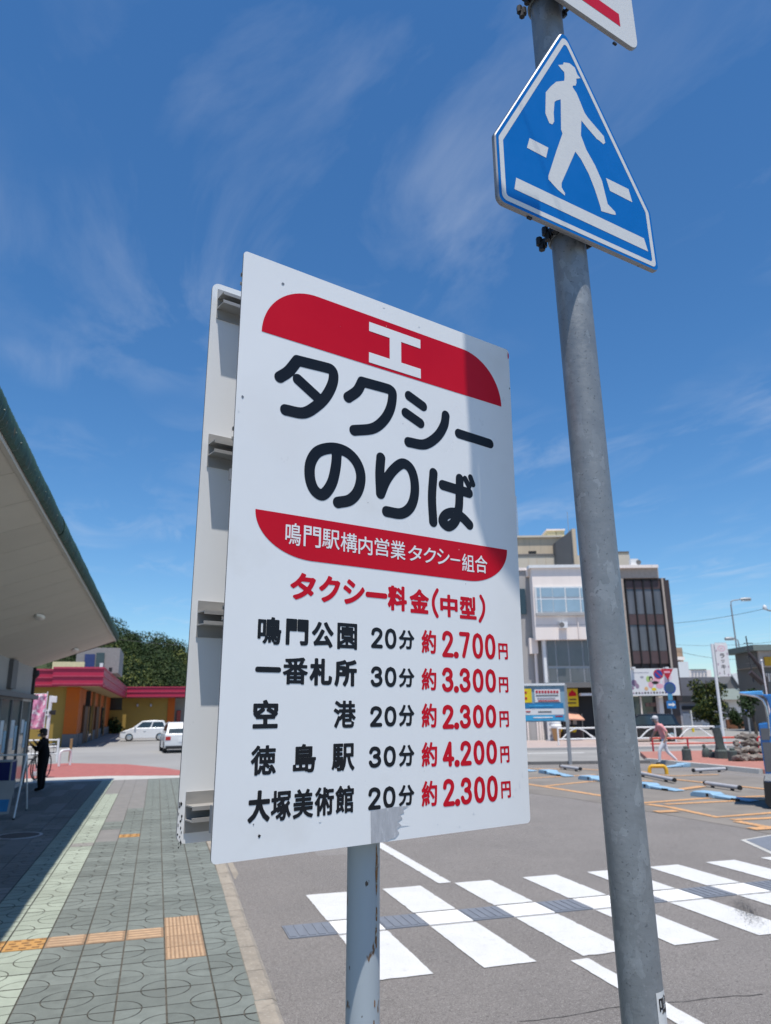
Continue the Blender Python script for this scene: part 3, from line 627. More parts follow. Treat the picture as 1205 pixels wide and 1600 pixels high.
# slotted rails between the boards
def rail(z, front):
    s = 1 if front else -1; yb = .0032 if front else .1478; w = .336; t = .0022
    mb = MB(); hw = .033
    def bx(ya, yb_, z0, z1): mb.box(-w, w, min(ya, yb_), max(ya, yb_), z0, z1)
    bx(yb, yb+s*t, z-hw, z+hw)
    for q in (-1, 1):
        bx(yb+s*t, yb+s*.034, z+q*.0115-.0011, z+q*.0115+.0011)
        bx(yb+s*.032, yb+s*.034, z+q*.0115-(.0011 if q > 0 else -.0011)-(.0045 if q > 0 else 0), z+q*.0115-(.0011 if q > 0 else -.0011)+(.0045 if q < 0 else 0))
    mb.build('rail', M_rail, ts)
zs = []
for (px, py) in ((352, 479), (343, 707), (326, 968), (305, 1268)): zs.append(buv(px, py, .148)[1])
for z in zs:
    rail(z, False); rail(z, True)
    mb = MB(); mb.tube([(pr_+.034*cos(t), POST_Y+.034*sin(t), z) for t in np.linspace(0, 2*pi, 25)], .0028, 6); mb.build('clamp_band', M_alum, ts, smooth=True)
    for sx in (-1, 1): MB().tube([(pr_+sx*.042, .045, z), (pr_+sx*.042, .106, z)], .004, 8).build('clamp_bolt', M_alum, ts, smooth=True)
for (px, py) in ((366, 740), (331, 1270), (330, 1292)):
    a, b = buv(px, py); MB().box(-BW/2-.001, -BW/2+.012, .004, .012, b-.010, b+.010).build('rail_end_clip', M_alum, ts)
# red bands
LIFT = -.0004
def flat(name, vs, fs, m, par, y=LIFT): return MB().add([(v[0], y, v[1]) for v in vs], fs).build(name, m, par)
tl = buv(409, 514.6); tr = buv(783.5, 638); z0 = (tl[1]+tr[1])/2
z1 = (buv(490, 464)[1]+buv(700, 535)[1])/2
xl, xr = tl[0], tr[0]; rx1, rx2 = .118, .118
def earc(cx, cz, rx, rz, a0, a1, n=18): return [(cx+rx*cos(a0+(a1-a0)*k/n), cz+rz*sin(a0+(a1-a0)*k/n)) for k in range(n+1)]
band = earc(xr-rx2, z0, rx2, z1-z0, 0, pi/2)+earc(xl+rx1, z0, rx1, z1-z0, pi/2, pi)
flat('red_band', band, [tuple(range(len(band)))], M_signred, FB)
l2 = buv(399.3, 790.7); r2_ = buv(792.4, 862.8); zt = (l2[1]+r2_[1])/2; zb = (buv(481, 874)[1]+buv(750, 911.5)[1])/2
xl, xr = l2[0], r2_[0]
band = earc(xl+.118, zt, .118, zt-zb, pi, 1.5*pi)+earc(xr-.118, zt, .118, zt-zb, 1.5*pi, 2*pi)
flat('red_band', band, [tuple(range(len(band)))], M_signred, FB)
def c1(x, y): return (370+x/2.5638, 380+y/2.5638)
def c2(x, y): return (370+x/2.5638, 660+y/2.5638)
def c3(x, y): return (320+x/2.3173, 950+y/2.3173)
# the white emblem in the upper band
A = buv(*c1(529, 315)); B = buv(*c1(735, 422)); C_ = buv(*c1(530, 437)); D = buv(*c1(737, 543)); s0 = buv(*c1(612, 400))[0]; s1 = buv(*c1(658, 430))[0]
zt1 = A[1]; zt2 = (buv(*c1(529, 352))[1]+B[1])/2; zb1 = C_[1]; zb2 = D[1]; xa, xb = (A[0]+C_[0])/2, (B[0]+D[0])/2
em = [(xa, zt1), (xa, zt2), (s0, zt2), (s0, zb1), (xa, zb1), (xa, zb2), (xb, zb2), (xb, zb1), (s1, zb1), (s1, zt2), (xb, zt2), (xb, zt1)]
flat('emblem', em, [tuple(range(12))], M_signw, FB, LIFT*2)
# large rounded lettering
def S(pts, fn, smooth=True):
    p = [np.array(buv(*fn(*q))) for q in pts]; return catmull(p) if smooth else p
BIG = [[S([(172,537),(208,513),(243,470)],c1), S([(243,470),(352,497)],c1,False)+S([(352,497),(378,506),(388,528),(382,567),(358,613),(322,650),(268,680),(195,668)],c1), S([(245,546),(320,615)],c1,False)],
       [S([(446,618),(482,592),(502,555)],c1), S([(502,555),(590,579)],c1,False)+S([(590,579),(615,588),(624,606),(616,660),(590,708),(545,742),(470,750)],c1)],
       [S([(690,612),(746,653)],c1,False), S([(677,680),(735,721)],c1,False), S([(837,690),(830,730),(802,775),(752,806),(688,797)],c1)],
       [S([(889,763),(1014,803)],c1,False)],
       [S([(401,122),(397,175),(384,235),(362,275),(338,290),(309,268),(293,220),(296,162),(326,117),(385,103),(440,119),(480,160),(497,215),(486,273),(454,310),(405,321)],c2)],
       [S([(577,142),(573,205),(576,285)],c2), S([(576,285),(598,232),(630,188),(665,165),(695,184),(711,230),(712,290),(695,340),(658,365),(600,357)],c2)],
       [S([(788,203),(782,300),(787,398)],c2), S([(825,251),(930,283)],c2,False), S([(893,226),(892,290),(889,345),(876,394),(848,416),(824,396),(838,370),(872,362),(905,382),(932,410)],c2)],
       [S([(915,226),(930,256)],c2,False), S([(936,220),(946,248)],c2,False)]]
for i, g in enumerate(BIG):
    vs, fs = strokes_shape(g, .0224 if i < 7 else .014, .0013); flat('letter' if i < 7 else 'letter_marks', vs, fs, M_signblk, FB)
DENSE = set('鳴園番港徳島駅塚美術館構営業組約')
def glyphs(items, fn, m, bold, name='letter', y=LIFT):
    for (ch, x0, x1, yt, yb) in items:
        c = buv(*fn((x0+x1)/2, (yt+yb)/2)); w = buv(*fn(x1, (yt+yb)/2))[0]-buv(*fn(x0, (yt+yb)/2))[0]; h = buv(*fn((x0+x1)/2, yt))[1]-buv(*fn((x0+x1)/2, yb))[1]
        if ch == 'ー':
            vs, fs = strokes_shape([[(c[0]-w/2+bold*.04, c[1]), (c[0]+w/2-bold*.04, c[1])]], .0036 if bold < .02 else .0105, .0007)
        elif ch == '一': vs, fs = strokes_shape([[(c[0]-w/2+.004, c[1]), (c[0]+w/2-.004, c[1])]], .0092, .001)
        else: vs, fs = glyph_shape(ch, c[0], c[1], w, h, bold*(.70 if ch in DENSE else 1.), 72)
        MB().add([(v[0], y, v[1]) for v in vs], fs).build(name, m, FB)
def digits(txt, x0, x1, yt, yb, fn, m, wid):
    cl = buv(*fn(x0, (yt+yb)/2)); cr = buv(*fn(x1, (yt+yb)/2)); zt = buv(*fn((x0+x1)/2, yt))[1]-wid/2; zb = buv(*fn((x0+x1)/2, yb))[1]+wid/2
    adv = [.30 if c == '.' else 1. for c in txt]; tot = sum(adv); W_ = cr[0]-cl[0]; x = cl[0]
    for c, a in zip(txt, adv):
        cwid = W_*a/tot
        if c == '.': vs, fs = strokes_shape([[(x+cwid*.4, zb+.001), (x+cwid*.4+.0005, zb+.001)]], wid*1.5, .0008)
        else:
            sx = (cwid*.9-wid)/.64; st = [[(x+cwid*.05+wid/2+p[0]*sx, zb+p[1]*(zt-zb)) for p in s] for s in DIG[c]]
            vs, fs = strokes_shape(st, wid, .0009)
        MB().add([(v[0], LIFT, v[1]) for v in vs], fs).build('numeral' if c != '.' else 'decimal_point', m, FB); x += cwid
ops = [('鳴',195,257,403,492),('門',268,337,417,500),('駅',342,412,430,507),('構',416,482,443,520),('内',487,543,458,530),('営',552,610,465,535),('業',616,675,475,549),('タ',686,742,493,556),('ク',748,798,502,564),('シ',802,852,508,570),('ー',857,893,545,557),('組',902,950,528,597),('合',954,1003,533,603)]
glyphs(ops, c2, M_signw, .012, y=LIFT*2)
glyphs([('タ',215,317,603,712),('ク',330,415,615,722),('シ',427,513,630,730),('ー',522,598,680,705),('料',605,682,655,755),('金',693,770,668,765)], c2, M_signred, .046)
glyphs([('中',815,885,690,780),('型',893,960,697,788)], c2, M_signred, .042)
pb = [S([(803,672),(790,700),(787,725),(792,752),(803,776)],c2), S([(977,697),(988,722),(990,748),(985,772),(974,795)],c2)]
for q in pb:
    vs, fs = strokes_shape([q], .0078, .0009); flat('bracket_mark', vs, fs, M_signred, FB)
ROWS = [([('鳴',192,278,32,132),('門',294,376,40,135),('公',388,467,50,143),('園',480,552,55,150)], '20', (598,697,72,147), ('分',703,759,80,150), ('約',785,838,80,165), '2.700', (855,1055,88,182), ('円',1063,1097,128,186)),
        ([('一',184,276,212,234),('番',283,374,178,277),('札',380,462,182,281),('所',470,551,187,284)], '30', (597,697,212,286), ('分',703,759,218,287), ('約',785,839,218,298), '3.300', (855,1057,218,305), ('円',1065,1099,250,306)),
        ([('空',175,266,332,436),('港',467,547,335,434)], '20', (594,697,355,430), ('分',703,759,350,428), ('約',785,840,345,433), '2.300', (856,1058,350,436), ('円',1067,1101,373,431)),
        ([('徳',167,259,497,605),('島',320,403,492,596),('駅',460,543,490,590)], '30', (590,695,500,577), ('分',703,759,495,573), ('約',785,842,485,575), '4.200', (857,1061,480,570), ('円',1070,1103,500,560)),
        ([('大',157,237,660,776),('塚',240,313,660,770),('美',320,393,655,761),('術',398,468,648,752),('館',473,540,642,743)], '20', (587,694,647,728), ('分',702,759,640,716), ('約',785,842,625,718), '2.300', (858,1064,612,710), ('円',1073,1108,627,688))]
for (nm, mins, mb_, fun, yaku, price, pb_, en) in ROWS:
    glyphs(nm, c3, M_signblk, .044); digits(mins, *mb_, c3, M_signblk, .0072); glyphs([fun], c3, M_signblk, .036)
    glyphs([yaku], c3, M_signred, .040); digits(price, *pb_, c3, M_signred, .0088); glyphs([en], c3, M_signred, .034)
# scraped silver tape at the lower edge
tp = [(600,735),(640,727),(690,720),(740,716),(718,728),(722,742),(705,748),(716,762),(698,775),(712,788),(695,800),(704,815),(690,832),(668,838),(655,846),(602,853)]
vs = [buv(*c3(*q)) for q in tp]; flat('silver_tape', vs, [tuple(range(len(vs)))], M_tape, FB, -.0006)
# chips and dents along the edges and on the face
def chip(px, py, w, h, m, n=9, par=FB, y=-.0005):
    c = buv(px, py); lim = lambda v, m_: max(-m_, min(m_, v)); pts = [(lim(c[0]+w*random.uniform(.5, 1)*cos(2*pi*k/n), BW/2-.0006), lim(c[1]+h*random.uniform(.5, 1)*sin(2*pi*k/n), BH/2-.0006)) for k in range(n)]
    if abs(c[0]) > BW/2-.002 or abs(c[1]) > BH/2+.004: return
    flat('paint_chip', pts, [tuple(range(n))], m, par, y)
M_chip = mat('bare_metal_chip', (0.24, 0.24, 0.25), 0.5, 0.5, var=0.3, vscale=200)
M_chipw = mat('paint_lift_white', (0.80, 0.80, 0.80), 0.5)
for (px, py, w, h, m) in [(405, 1306, .0034, .0034, M_signblk), (396, 1288, .0016, .0016, M_chip), (442, 443.5, .004, .0035, M_chip), (489, 427, .016, .0022, M_chipw), (504, 436.5, .012, .002, M_chip), (434, 410, .004, .0025, M_chip), (796, 607, .002, .004, M_chip), (447, 1337, .006, .002, M_chipw), (600, 480, .004, .003, M_chipw), (655, 510, .003, .004, M_chipw), (794, 556, .003, .012, M_signred), (379, 620, .003, .004, M_chip), (373, 640, .002, .006, M_chipw),
                         (630, 1290, .018, .0014, M_chipw), (684, 1288, .002, .002, M_chipw), (718, 1291, .002, .002, M_chipw), (812, 1225, .0025, .008, M_chipw), (806, 1232, .002, .006, M_chipw), (816, 1210, .002, .006, M_chipw), (740, 1270, .0025, .003, M_chipw), (802, 1243, .0018, .004, M_chipw), (500, 1283, .003, .003, M_chipw)]:
    chip(px, py, w, h, m)
for k in range(24):
    px, py = random.choice([(random.uniform(400, 780), random.uniform(410, 560)), (random.uniform(380, 800), random.uniform(420, 1300))]); s = random.uniform(.0005, .0011); chip(px, py, s, s*random.uniform(.7, 2), random.choice([M_chip, M_chipw, M_chip]), 6)
# scraped paint on the rear board's lower left corner
for k in range(20):
    py = 1235+92*random.random()**.6; c = buv(281+random.uniform(-4, 3), py, .148); s = random.uniform(.0008, .0024); n = 7
    pts = [(max(-BW/2+.0005, max(c[0], -BW/2+.001)+s*random.uniform(.5, 1)*cos(2*pi*q/n)), c[1]+1.8*s*random.uniform(.5, 1)*sin(2*pi*q/n)) for q in range(n)]
    flat('paint_chip', pts, [tuple(range(n))], random.choice([M_signblk, M_chip]), RB, .1476)

# ================================================================== CROSSING SIGN POLE
PD = .0816; DF = 1.574
pm_ = at(926.7, 800, DF); pt_ = at(851.5, 0, DF); pb_ = at(1005.5, 1590, DF)
axis = (pt_-pb_).normalized(); foot = pb_-axis*((pb_.z-RZ)/axis.z)
pole_top = foot+axis*4.6
pn_a = 0.2908
prr, pru, prn = frame_axes(pn_a, -.0099, radians(1.5))
pz = axis; px_ = (prr-pz*prr.dot(pz)).normalized(); py_ = pz.cross(px_)
mt = Matrix(((px_.x, py_.x, pz.x, foot.x), (px_.y, py_.y, pz.y, foot.y), (px_.z, py_.z, pz.z, foot.z), (0, 0, 0, 1)))
sp = Frame('crossing_sign_pole', 'galvanised grey pole carrying the blue pedestrian crossing sign', 'sign pole', mtx=mt)
mti = mt.inverted()
MB().tube([(0, 0, -.02), (0, 0, 4.6)], PD/2, 40).build('pole', M_galv, sp, smooth=True)
MB().lathe([(0, .03), (PD/2*.7, .02), (PD/2+.002, 0), (PD/2+.002, -.03)], 24, (0, 0, 4.6)).build('pole_cap', M_dark, sp, smooth=True)
# pentagon plate: fixed so that its plane passes just in front of the pole
PGC = at(915.6, 374.8, 1.0); dpg = ray(915.6, 374.8)
pc0 = foot+axis*((2.98-foot.z)/axis.z)+prn*(PD/2+.028)          # a point of the plate plane
tpl = (pc0-CAMP).dot(prn)/dpg.dot(prn); PGC = CAMP+dpg*tpl; SCL = tpl/1.69
def puv(px, py): return plane_uv(px, py, PGC, prr, pru, prn)
def pl3(x, z, y=0.): return mti @ (PGC+prr*x+pru*z-prn*y)
pw, pw2, psh, pap = .5314*SCL, .5247*SCL, .1687*SCL, .5961*SCL
PENT = [(0, pap), (-pw2/2, psh), (-pw/2, 0), (pw/2, 0), (pw2/2, psh)]
def inset(poly, d):
    o = []; n = len(poly)
    for i in range(n):
        a, b, c = [Vector((*poly[(i+k-1) % n], 0)) for k in range(3)]
        d1 = (b-a).normalized(); d2 = (c-b).normalized(); n1 = Vector((-d1.y, d1.x, 0)); n2 = Vector((-d2.y, d2.x, 0)); m = (n1+n2).normalized()
        q = b+m*(d/max(.2, m.dot(n1))); o.append((q.x, q.y))
    return o
def rounded(poly, r, n=6):
    o = []; k = len(poly)
    for i in range(k):
        a, b, c = [Vector((*poly[(i+q-1) % k], 0)) for q in range(3)]
        d1 = (a-b).normalized(); d2 = (c-b).normalized(); ang = d1.angle(d2); t = min(r/tan(ang/2), .45*min((a-b).length, (c-b).length)); rr = t*tan(ang/2)
        ctr = b+(d1+d2).normalized()*(rr/sin(ang/2)); p1 = b+d1*t; p2 = b+d2*t
        a1 = atan2(p1.y-ctr.y, p1.x-ctr.x); a2 = atan2(p2.y-ctr.y, p2.x-ctr.x); da = (a2-a1+pi) % (2*pi)-pi
        o += [(ctr.x+rr*cos(a1+da*q/n), ctr.y+rr*sin(a1+da*q/n)) for q in range(n+1)]
    return o
def pplate(name, poly, y0, y1, mats, par, PL):
    n = len(poly); mb = MB()
    mid = [(p[0], p[1]) for p in inset(poly, .0025)]
    mb.add([PL(*p, y0) for p in mid]+[PL(*p, y0+.003) for p in poly]+[PL(*p, y1) for p in poly], [tuple(range(n))], 0)
    mb.f += [(i, (i+1) % n, n+(i+1) % n, n+i) for i in range(n)]+[(n+i, n+(i+1) % n, 2*n+(i+1) % n, 2*n+i) for i in range(n)]+[tuple(range(3*n-1, 2*n-1, -1))]; mb.m += [1]*(2*n)+[2]
    return mb.build(name, mats, par, off=(0, 0, 0))
outer = rounded(PENT, .018)
M_rim = mat('sign_rim', (0.30, 0.30, 0.305), 0.5, 0.5, var=0.1)
cp = pplate('crossing_sign', outer, 0, .011, [M_blue, M_rim, M_signback], sp, pl3)
def pflat(name, poly, m, y, faces=None): return MB().add([pl3(p[0], p[1], y) for p in poly], faces or [tuple(range(len(poly)))]).build(name, m, cp)
o1 = rounded(inset(PENT, .010*SCL), .014); o2 = rounded(inset(PENT, .0225*SCL), .008); n_ = len(o1)
pflat('white_border', o1+o2, M_reflw, -.0004, [(i, (i+1) % n_, n_+(i+1) % n_, n_+i) for i in range(n_)])
def c4(x, y): return (740+x/3.6375, y/3.6375)
def P4(pts): return [puv(*c4(*p)) for p in pts]
FIG = [(480,370),(508,368),(512,355),(545,360),(575,385),(590,425),(607,445),(583,448),(585,470),(580,487),(565,487),(562,495),(585,530),(610,590),(630,640),(650,670),(740,775),(748,812),(738,820),(715,800),(700,790),(640,720),(612,685),(610,770),(640,850),(690,940),(730,1030),(762,1160),(805,1205),(808,1222),(785,1218),(725,1200),(722,1180),(690,1080),(655,990),(610,905),(578,862),(540,950),(500,1040),(500,1065),(520,1100),(518,1112),(480,1080),(425,1020),(425,1000),(470,860),(505,760),(497,735),(495,565),(470,572),(460,580),(455,640),(458,690),(448,708),(430,700),(408,645),(410,525),(440,490),(470,465),(515,460),(517,440),(515,410),(500,395)]
pflat('pedestrian_symbol', P4(FIG), M_reflw, -.0004)
for q in ([(318,785),(425,840),(412,897),(303,840)], [(752,1012),(880,1075),(902,1150),(775,1085)], [(242,1010),(232,1075),(992,1430),(968,1355)]): pflat('white_bar', P4(q), M_reflw, -.0004)
# upper plate (only its lower part is in the picture)
rc = puv(*c4(940, 292)); cxp = puv(851, 10)[0]; hw_ = .215*SCL; zb_ = rc[1]-.004
UP = [(rc[0]-.006-2*hw_, zb_), (rc[0], zb_), (rc[0], zb_+.42), (rc[0]-.006-2*hw_, zb_+.42)]
up = pplate('upper_sign', rounded(UP, .036), -.0, .011, [M_reflw, M_rim, M_signback], sp, pl3)
b0 = puv(*c4(832, 150)); b1 = puv(*c4(828, 82))
xr_ = (b0[0]+b1[0])/2
MB().add([pl3(rc[0]-2*hw_+.05, b0[1], -.0004), pl3(xr_, b0[1], -.0004), pl3(xr_, b1[1], -.0004), pl3(rc[0]-2*hw_+.05, b1[1], -.0004)], [(0, 1, 2, 3)]).build('red_bar', M_signred, up)
# clamps behind the plates
def clamp(z):
    mb = MB(); mb.tube([((PD/2+.004)*cos(t), (PD/2+.004)*sin(t), z) for t in np.linspace(0, 2*pi, 25)], .0045, 6); mb.box(-.075, .075, -PD/2-.022, -PD/2-.006, z-.016, z+.016); mb.build('clamp', M_galv, sp, smooth=True)
    ca, sa = cos(-2.0), sin(-2.0)
    for q in (-1, 1):
        mb = MB()
        for (rr, dz) in ((.050, 0.), (.062, .004), (.056, -.010)): mb.tube([((PD/2+rr-.036)*sa-ca*.02*q, -(PD/2+rr-.036)*ca-sa*.02*q, z+dz-.010), ((PD/2+rr-.036)*sa-ca*.02*q, -(PD/2+rr-.036)*ca-sa*.02*q, z+dz+.010)], .008, 6)
        mb.build('band_lug', M_dark, sp)
    for s in (-1, 1):
        mb = MB(); mb.tube([(s*.055, -.06, z), (s*.055, -.005, z)], .005, 8); mb.tube([(s*.055, -.018, z), (s*.055, -.006, z)], .011, 6); mb.tube([(s*.055, -.052, z), (s*.055, -.044, z)], .011, 6); mb.build('clamp_bolt', M_dark, sp)
zc = [(mti @ at(x, y, DF)).z for (x, y) in ((852, 376), (820, 12))]
clamp(zc[0]-.0); clamp(zc[1]); clamp(zc[0]+.36)
for (px, py) in ((1000, 413), (964, 67), (831, 340)):
    p = mti @ (CAMP+ray(px, py)*((PGC-CAMP).dot(prn)/ray(px, py).dot(prn))); MB().box(p.x-.006, p.x+.006, p.y+.004, p.y+.010, p.z+.001, p.z+.006).build('drain_slot', M_dark, sp)
# stickers wrapped on the pole
def wrap(a, z, rad): return (rad*sin(a), -rad*cos(a), z)
zst = (mti @ at(1030, 1540, DF)).z; a0 = -.05
import itertools
def sticker(a0, a1, z0, z1, m, rad):
    mb = MB(); n = 10
    mb.add([wrap(a0+(a1-a0)*k/n, z, rad) for k in range(n+1) for z in (z0, z1)], [(2*k, 2*k+2, 2*k+3, 2*k+1) for k in range(n)]); return mb.build('sticker', m, sp, smooth=True)
CA = -.14   # angle on the pole where the sticker starts
st = sticker(CA-.05, CA+.95, zst-.24, zst, M_reflw, PD/2+.0006)
for ch, zc_ in (('鳴', zst-.022), ('設', zst-.118), ('門', zst-.062)):
    if ch == '門': continue
    vs, fs = glyph_shape(ch, 0, zc_, .028, .030, .02, 40)
    MB().add([wrap(CA+.07+.5*.028/(PD/2)+v[0]/(PD/2), v[1], PD/2+.0011) for v in vs], fs).build('sticker_lettering', M_signblk, st)
MB().add([wrap(CA-.05+k*.1, z, PD/2+.001) for k in range(11) for z in (zst-.088, zst-.0905)], [(2*k, 2*k+2, 2*k+3, 2*k+1) for k in range(10)]).build('sticker_rule', M_signblk, st)

# added out-of-view blocker, its outline cut to shape the shadow on the taxi board
def sunhit(r_, u_, dist): return BCT+br*r_+bu*u_+SUNV*dist
DB = 1.75
prof = [(.205, .62), (.206, .40), (.214, .25), (.2145, .145), (.2205, .10), (.238, .056), (.262, .026), (.30, -.020), (.343, -.060), (.368, -.082), (.376, .034), (.246, .034), (.240, .20), (.41, .49), (.41, .62)]
mb = MB(); n = len(prof); P0 = [sunhit(a, b, DB) for a, b in prof]; P1 = [p-bn*.004 for p in P0]
mb.add(P0+P1, [tuple(range(n)), tuple(range(2*n-1, n-1, -1))]+[(i, (i+1) % n, n+(i+1) % n, n+i) for i in range(n)])
ptop = sunhit(.25, .62, DB); blk_foot = Vector((1.55, .55, 0))
ban = wframe('shadow_blocker', 'white shadow-casting panel on a slim pole, added just outside the view', 'banner pole', blk_foot)
mb.build('banner', M_railw, ban); MB().tube([blk_foot, (blk_foot.x, blk_foot.y, ptop.z+.25)], .025, 16).build('pole', M_railw, ban, smooth=True)  # 'banner' is the added shadow-casting panel; pole and cord only carry it
MB().tube([(blk_foot.x, blk_foot.y, ptop.z+.0), sunhit(.20, .622, DB)], .0012, 5).build('cord', M_railw, ban, smooth=True)

# ================================================================== STATION BUILDING (left)
SX, SOX, SZO, SZW, YE, YS = -3.55, -1.335, 4.03, 3.21, 24.0, 1.5
stn = wframe('station_building', 'low station building with green corrugated eave and pale sloping soffit', 'building', (SX, YE))
slope = (SZO-SZW)/(SOX-SX)
def zs_(x): return SZW+(x-SX)*slope
np_ = 24; pl_ = (YE-YS)/np_
for k in range(np_):
    y0 = YS+k*pl_+.006; y1 = YS+(k+1)*pl_-.006
    for (xa, xb) in ((SX, SOX-.06),):
        MB().hexa([(xa, y0, zs_(xa)), (xb, y0, zs_(xb)), (xb, y1, zs_(xb)), (xa, y1, zs_(xa)), (xa, y0, zs_(xa)+.02), (xb, y0, zs_(xb)+.02), (xb, y1, zs_(xb)+.02), (xa, y1, zs_(xa)+.02)]).build('soffit_panel', M_soffit, stn)
MB().hexa([(SX, YS, zs_(SX)+.025), (SOX-.05, YS, zs_(SOX-.05)+.025), (SOX-.05, YE, zs_(SOX-.05)+.025), (SX, YE, zs_(SX)+.025), (SX, YS, SZO+.2), (SOX-.05, YS, SZO+.12), (SOX-.05, YE, SZO+.12), (SX, YE, SZO+.2)]).build('roof_deck', M_graycol, stn)
MB().box(SOX-.058, SOX-.012, YS, YE, SZO-.03, SZO+.06).build('eave_trim', M_soffit, stn)
MB().hexa([(SX-.1, YE+.002, SZW-.02), (SOX, YE+.002, SZO-.03), (SOX, YE+.05, SZO-.03), (SX-.1, YE+.05, SZW-.02), (SX-.1, YE+.002, SZW+.05), (SOX, YE+.002, SZO+.05), (SOX, YE+.05, SZO+.05), (SX-.1, YE+.05, SZW+.05)]).build('verge_trim', M_dark, stn)
# corrugated roof sheets curving over the eave
eprof = [(SOX+.0, SZO+.01), (SOX+.035, SZO+.03), (SOX+.05, SZO+.09), (SOX+.045, SZO+.17), (SOX+.02, SZO+.235), (SOX-.03, SZO+.275), (SOX-.12, SZO+.295), (SOX-.5, SZO+.31), (SX, SZO+.33)]
ns = 30
for k in range(ns):
    ya = YS+(YE+.1-YS)*k/ns; yb = YS+(YE+.1-YS)*(k+1)/ns; m = 44; mb = MB(); vs = []; fs = []
    for i in range(m+1):
        y = ya+(yb-ya)*i/m+(0.012 if i == m else 0); a = .011*cos(2*pi*(y-YS)/.076)+(k % 2)*.004
        for j, (x, z) in enumerate(eprof):
            j0, j1 = max(j-1, 0), min(j+1, len(eprof)-1); tx, tz = eprof[j1][0]-eprof[j0][0], eprof[j1][1]-eprof[j0][1]; l = hypot(tx, tz); vs.append((x+a*tz/l, y, z-a*tx/l))
    c = len(eprof)
    for i in range(m):
        for j in range(c-1): fs.append((i*c+j, i*c+j+1, (i+1)*c+j+1, (i+1)*c+j))
    mb.add(vs, fs); o = mb.build('roof_sheet', M_roofg, stn, smooth=True); o.data.polygons.foreach_set('use_smooth', [True]*len(fs))
    if ya < 16:
        mbb = MB()
        for q in range(3):
            yy = ya+(q+.5)*(yb-ya)/3; mbb.lathe([(.0, .012), (.008, .008), (.010, 0)], 6, (SOX+.052, yy, SZO+.10), axis='x')
        mbb.build('roof_bolts', M_roofg, stn)
# soffit lamps
for (px, py) in ((62, 962), (118, 1014)):
    d = ray(px, py); t = 0
    # hit the sloping soffit plane z = SZW+(x-SX)*slope
    t = (SZW-SX*slope-HC)/(d.z-d.x*slope); p = CAMP+d*t
    mb = MB(); mb.lathe([(.0, -.09), (.06, -.088), (.085, -.06), (.09, 0)], 16, (0, 0, 0)); mb.v = [(p.x+v[0]*1.0, p.y+v[1]*3.6, p.z+v[2]*.75) for v in mb.v]; mb.build('soffit_lamp', M_lampd, stn, smooth=True)
# walls, glazing and door screens under the canopy
MB().box(SX-.25, SX, YS, YE-.05, 2.42, SZW+.02).build('upper_wall', M_wallw, stn)
MB().box(SX-.25, SX-.02, YS, 15.0, 0, 2.42).build('wall', M_wallw, stn)
MB().box(SX-6, SX-.26, YE-.25, YE-.05, 0, SZW).build('end_wall', M_wallw, stn)
MB().box(SX-.02, SX+.10, 20.2, 20.9, 2.5, zs_(SX)-.01).build('grey_pier', M_graycol, stn)
MB().box(SX+.003, SX+.04, 16.9, 18.9, 2.56, 2.98).build('high_window', M_glass, stn)
MB().box(SX-.02, SX+.20, YS, YE+.1, 2.30, 2.42).build('header_beam', M_graycol, stn)
for k in range(6):
    y0 = 15.1+k*1.46; y1 = y0+1.44
    fr = MB(); f = .05
    fr.box(SX+.0, SX+.06, y0, y0+f, 0, 2.3); fr.box(SX, SX+.06, y1-f, y1, 0, 2.3); fr.box(SX, SX+.06, y0+f, y1-f, 2.24, 2.3); fr.box(SX, SX+.06, y0+f, y1-f, 0, .08)
    dp = fr.build('door_frame', M_graycol if k < 5 else M_alum, stn); DPF = child_of(dp, stn)
    MB().box(SX+.02, SX+.03, y0+f, y1-f, .08, 2.24).build('glass_pane', M_glassg, DPF)
    if k in (2, 3, 4, 5):
        MB().box(SX+.032, SX+.036, y0+.25+.1*(k % 2), y0+.75, 1.2+.1*k % .3, 1.75).build('poster', M_paper, DPF)
        MB().box(SX+.032, SX+.036, y0+.85, y0+1.2, 1.0, 1.5+.1*(k % 3)).build('poster', mat('poster_blue', (0.25, 0.42, 0.52), 0.7), DPF)
dpx = at(51, 1042, 24/cos(YAW))
MB().tube([(SX+.02, YE+.06, SZW+.0), (SX+.02, YE+.06, 0)], .055, 12).build('downpipe', M_black, stn, smooth=True)
mb = MB(); mb.lathe([(0, .06), (.13, .05), (.15, -.10), (.06, -.2)], 14, (SX+.02, YE+.06, SZW-.12)); mb.build('rainwater_head', M_black, stn, smooth=True)
MB().box(SX-.3, SX-.05, YE+.0, YE+.12, 1.05, 1.5).build('junction_box', M_graycol, stn)

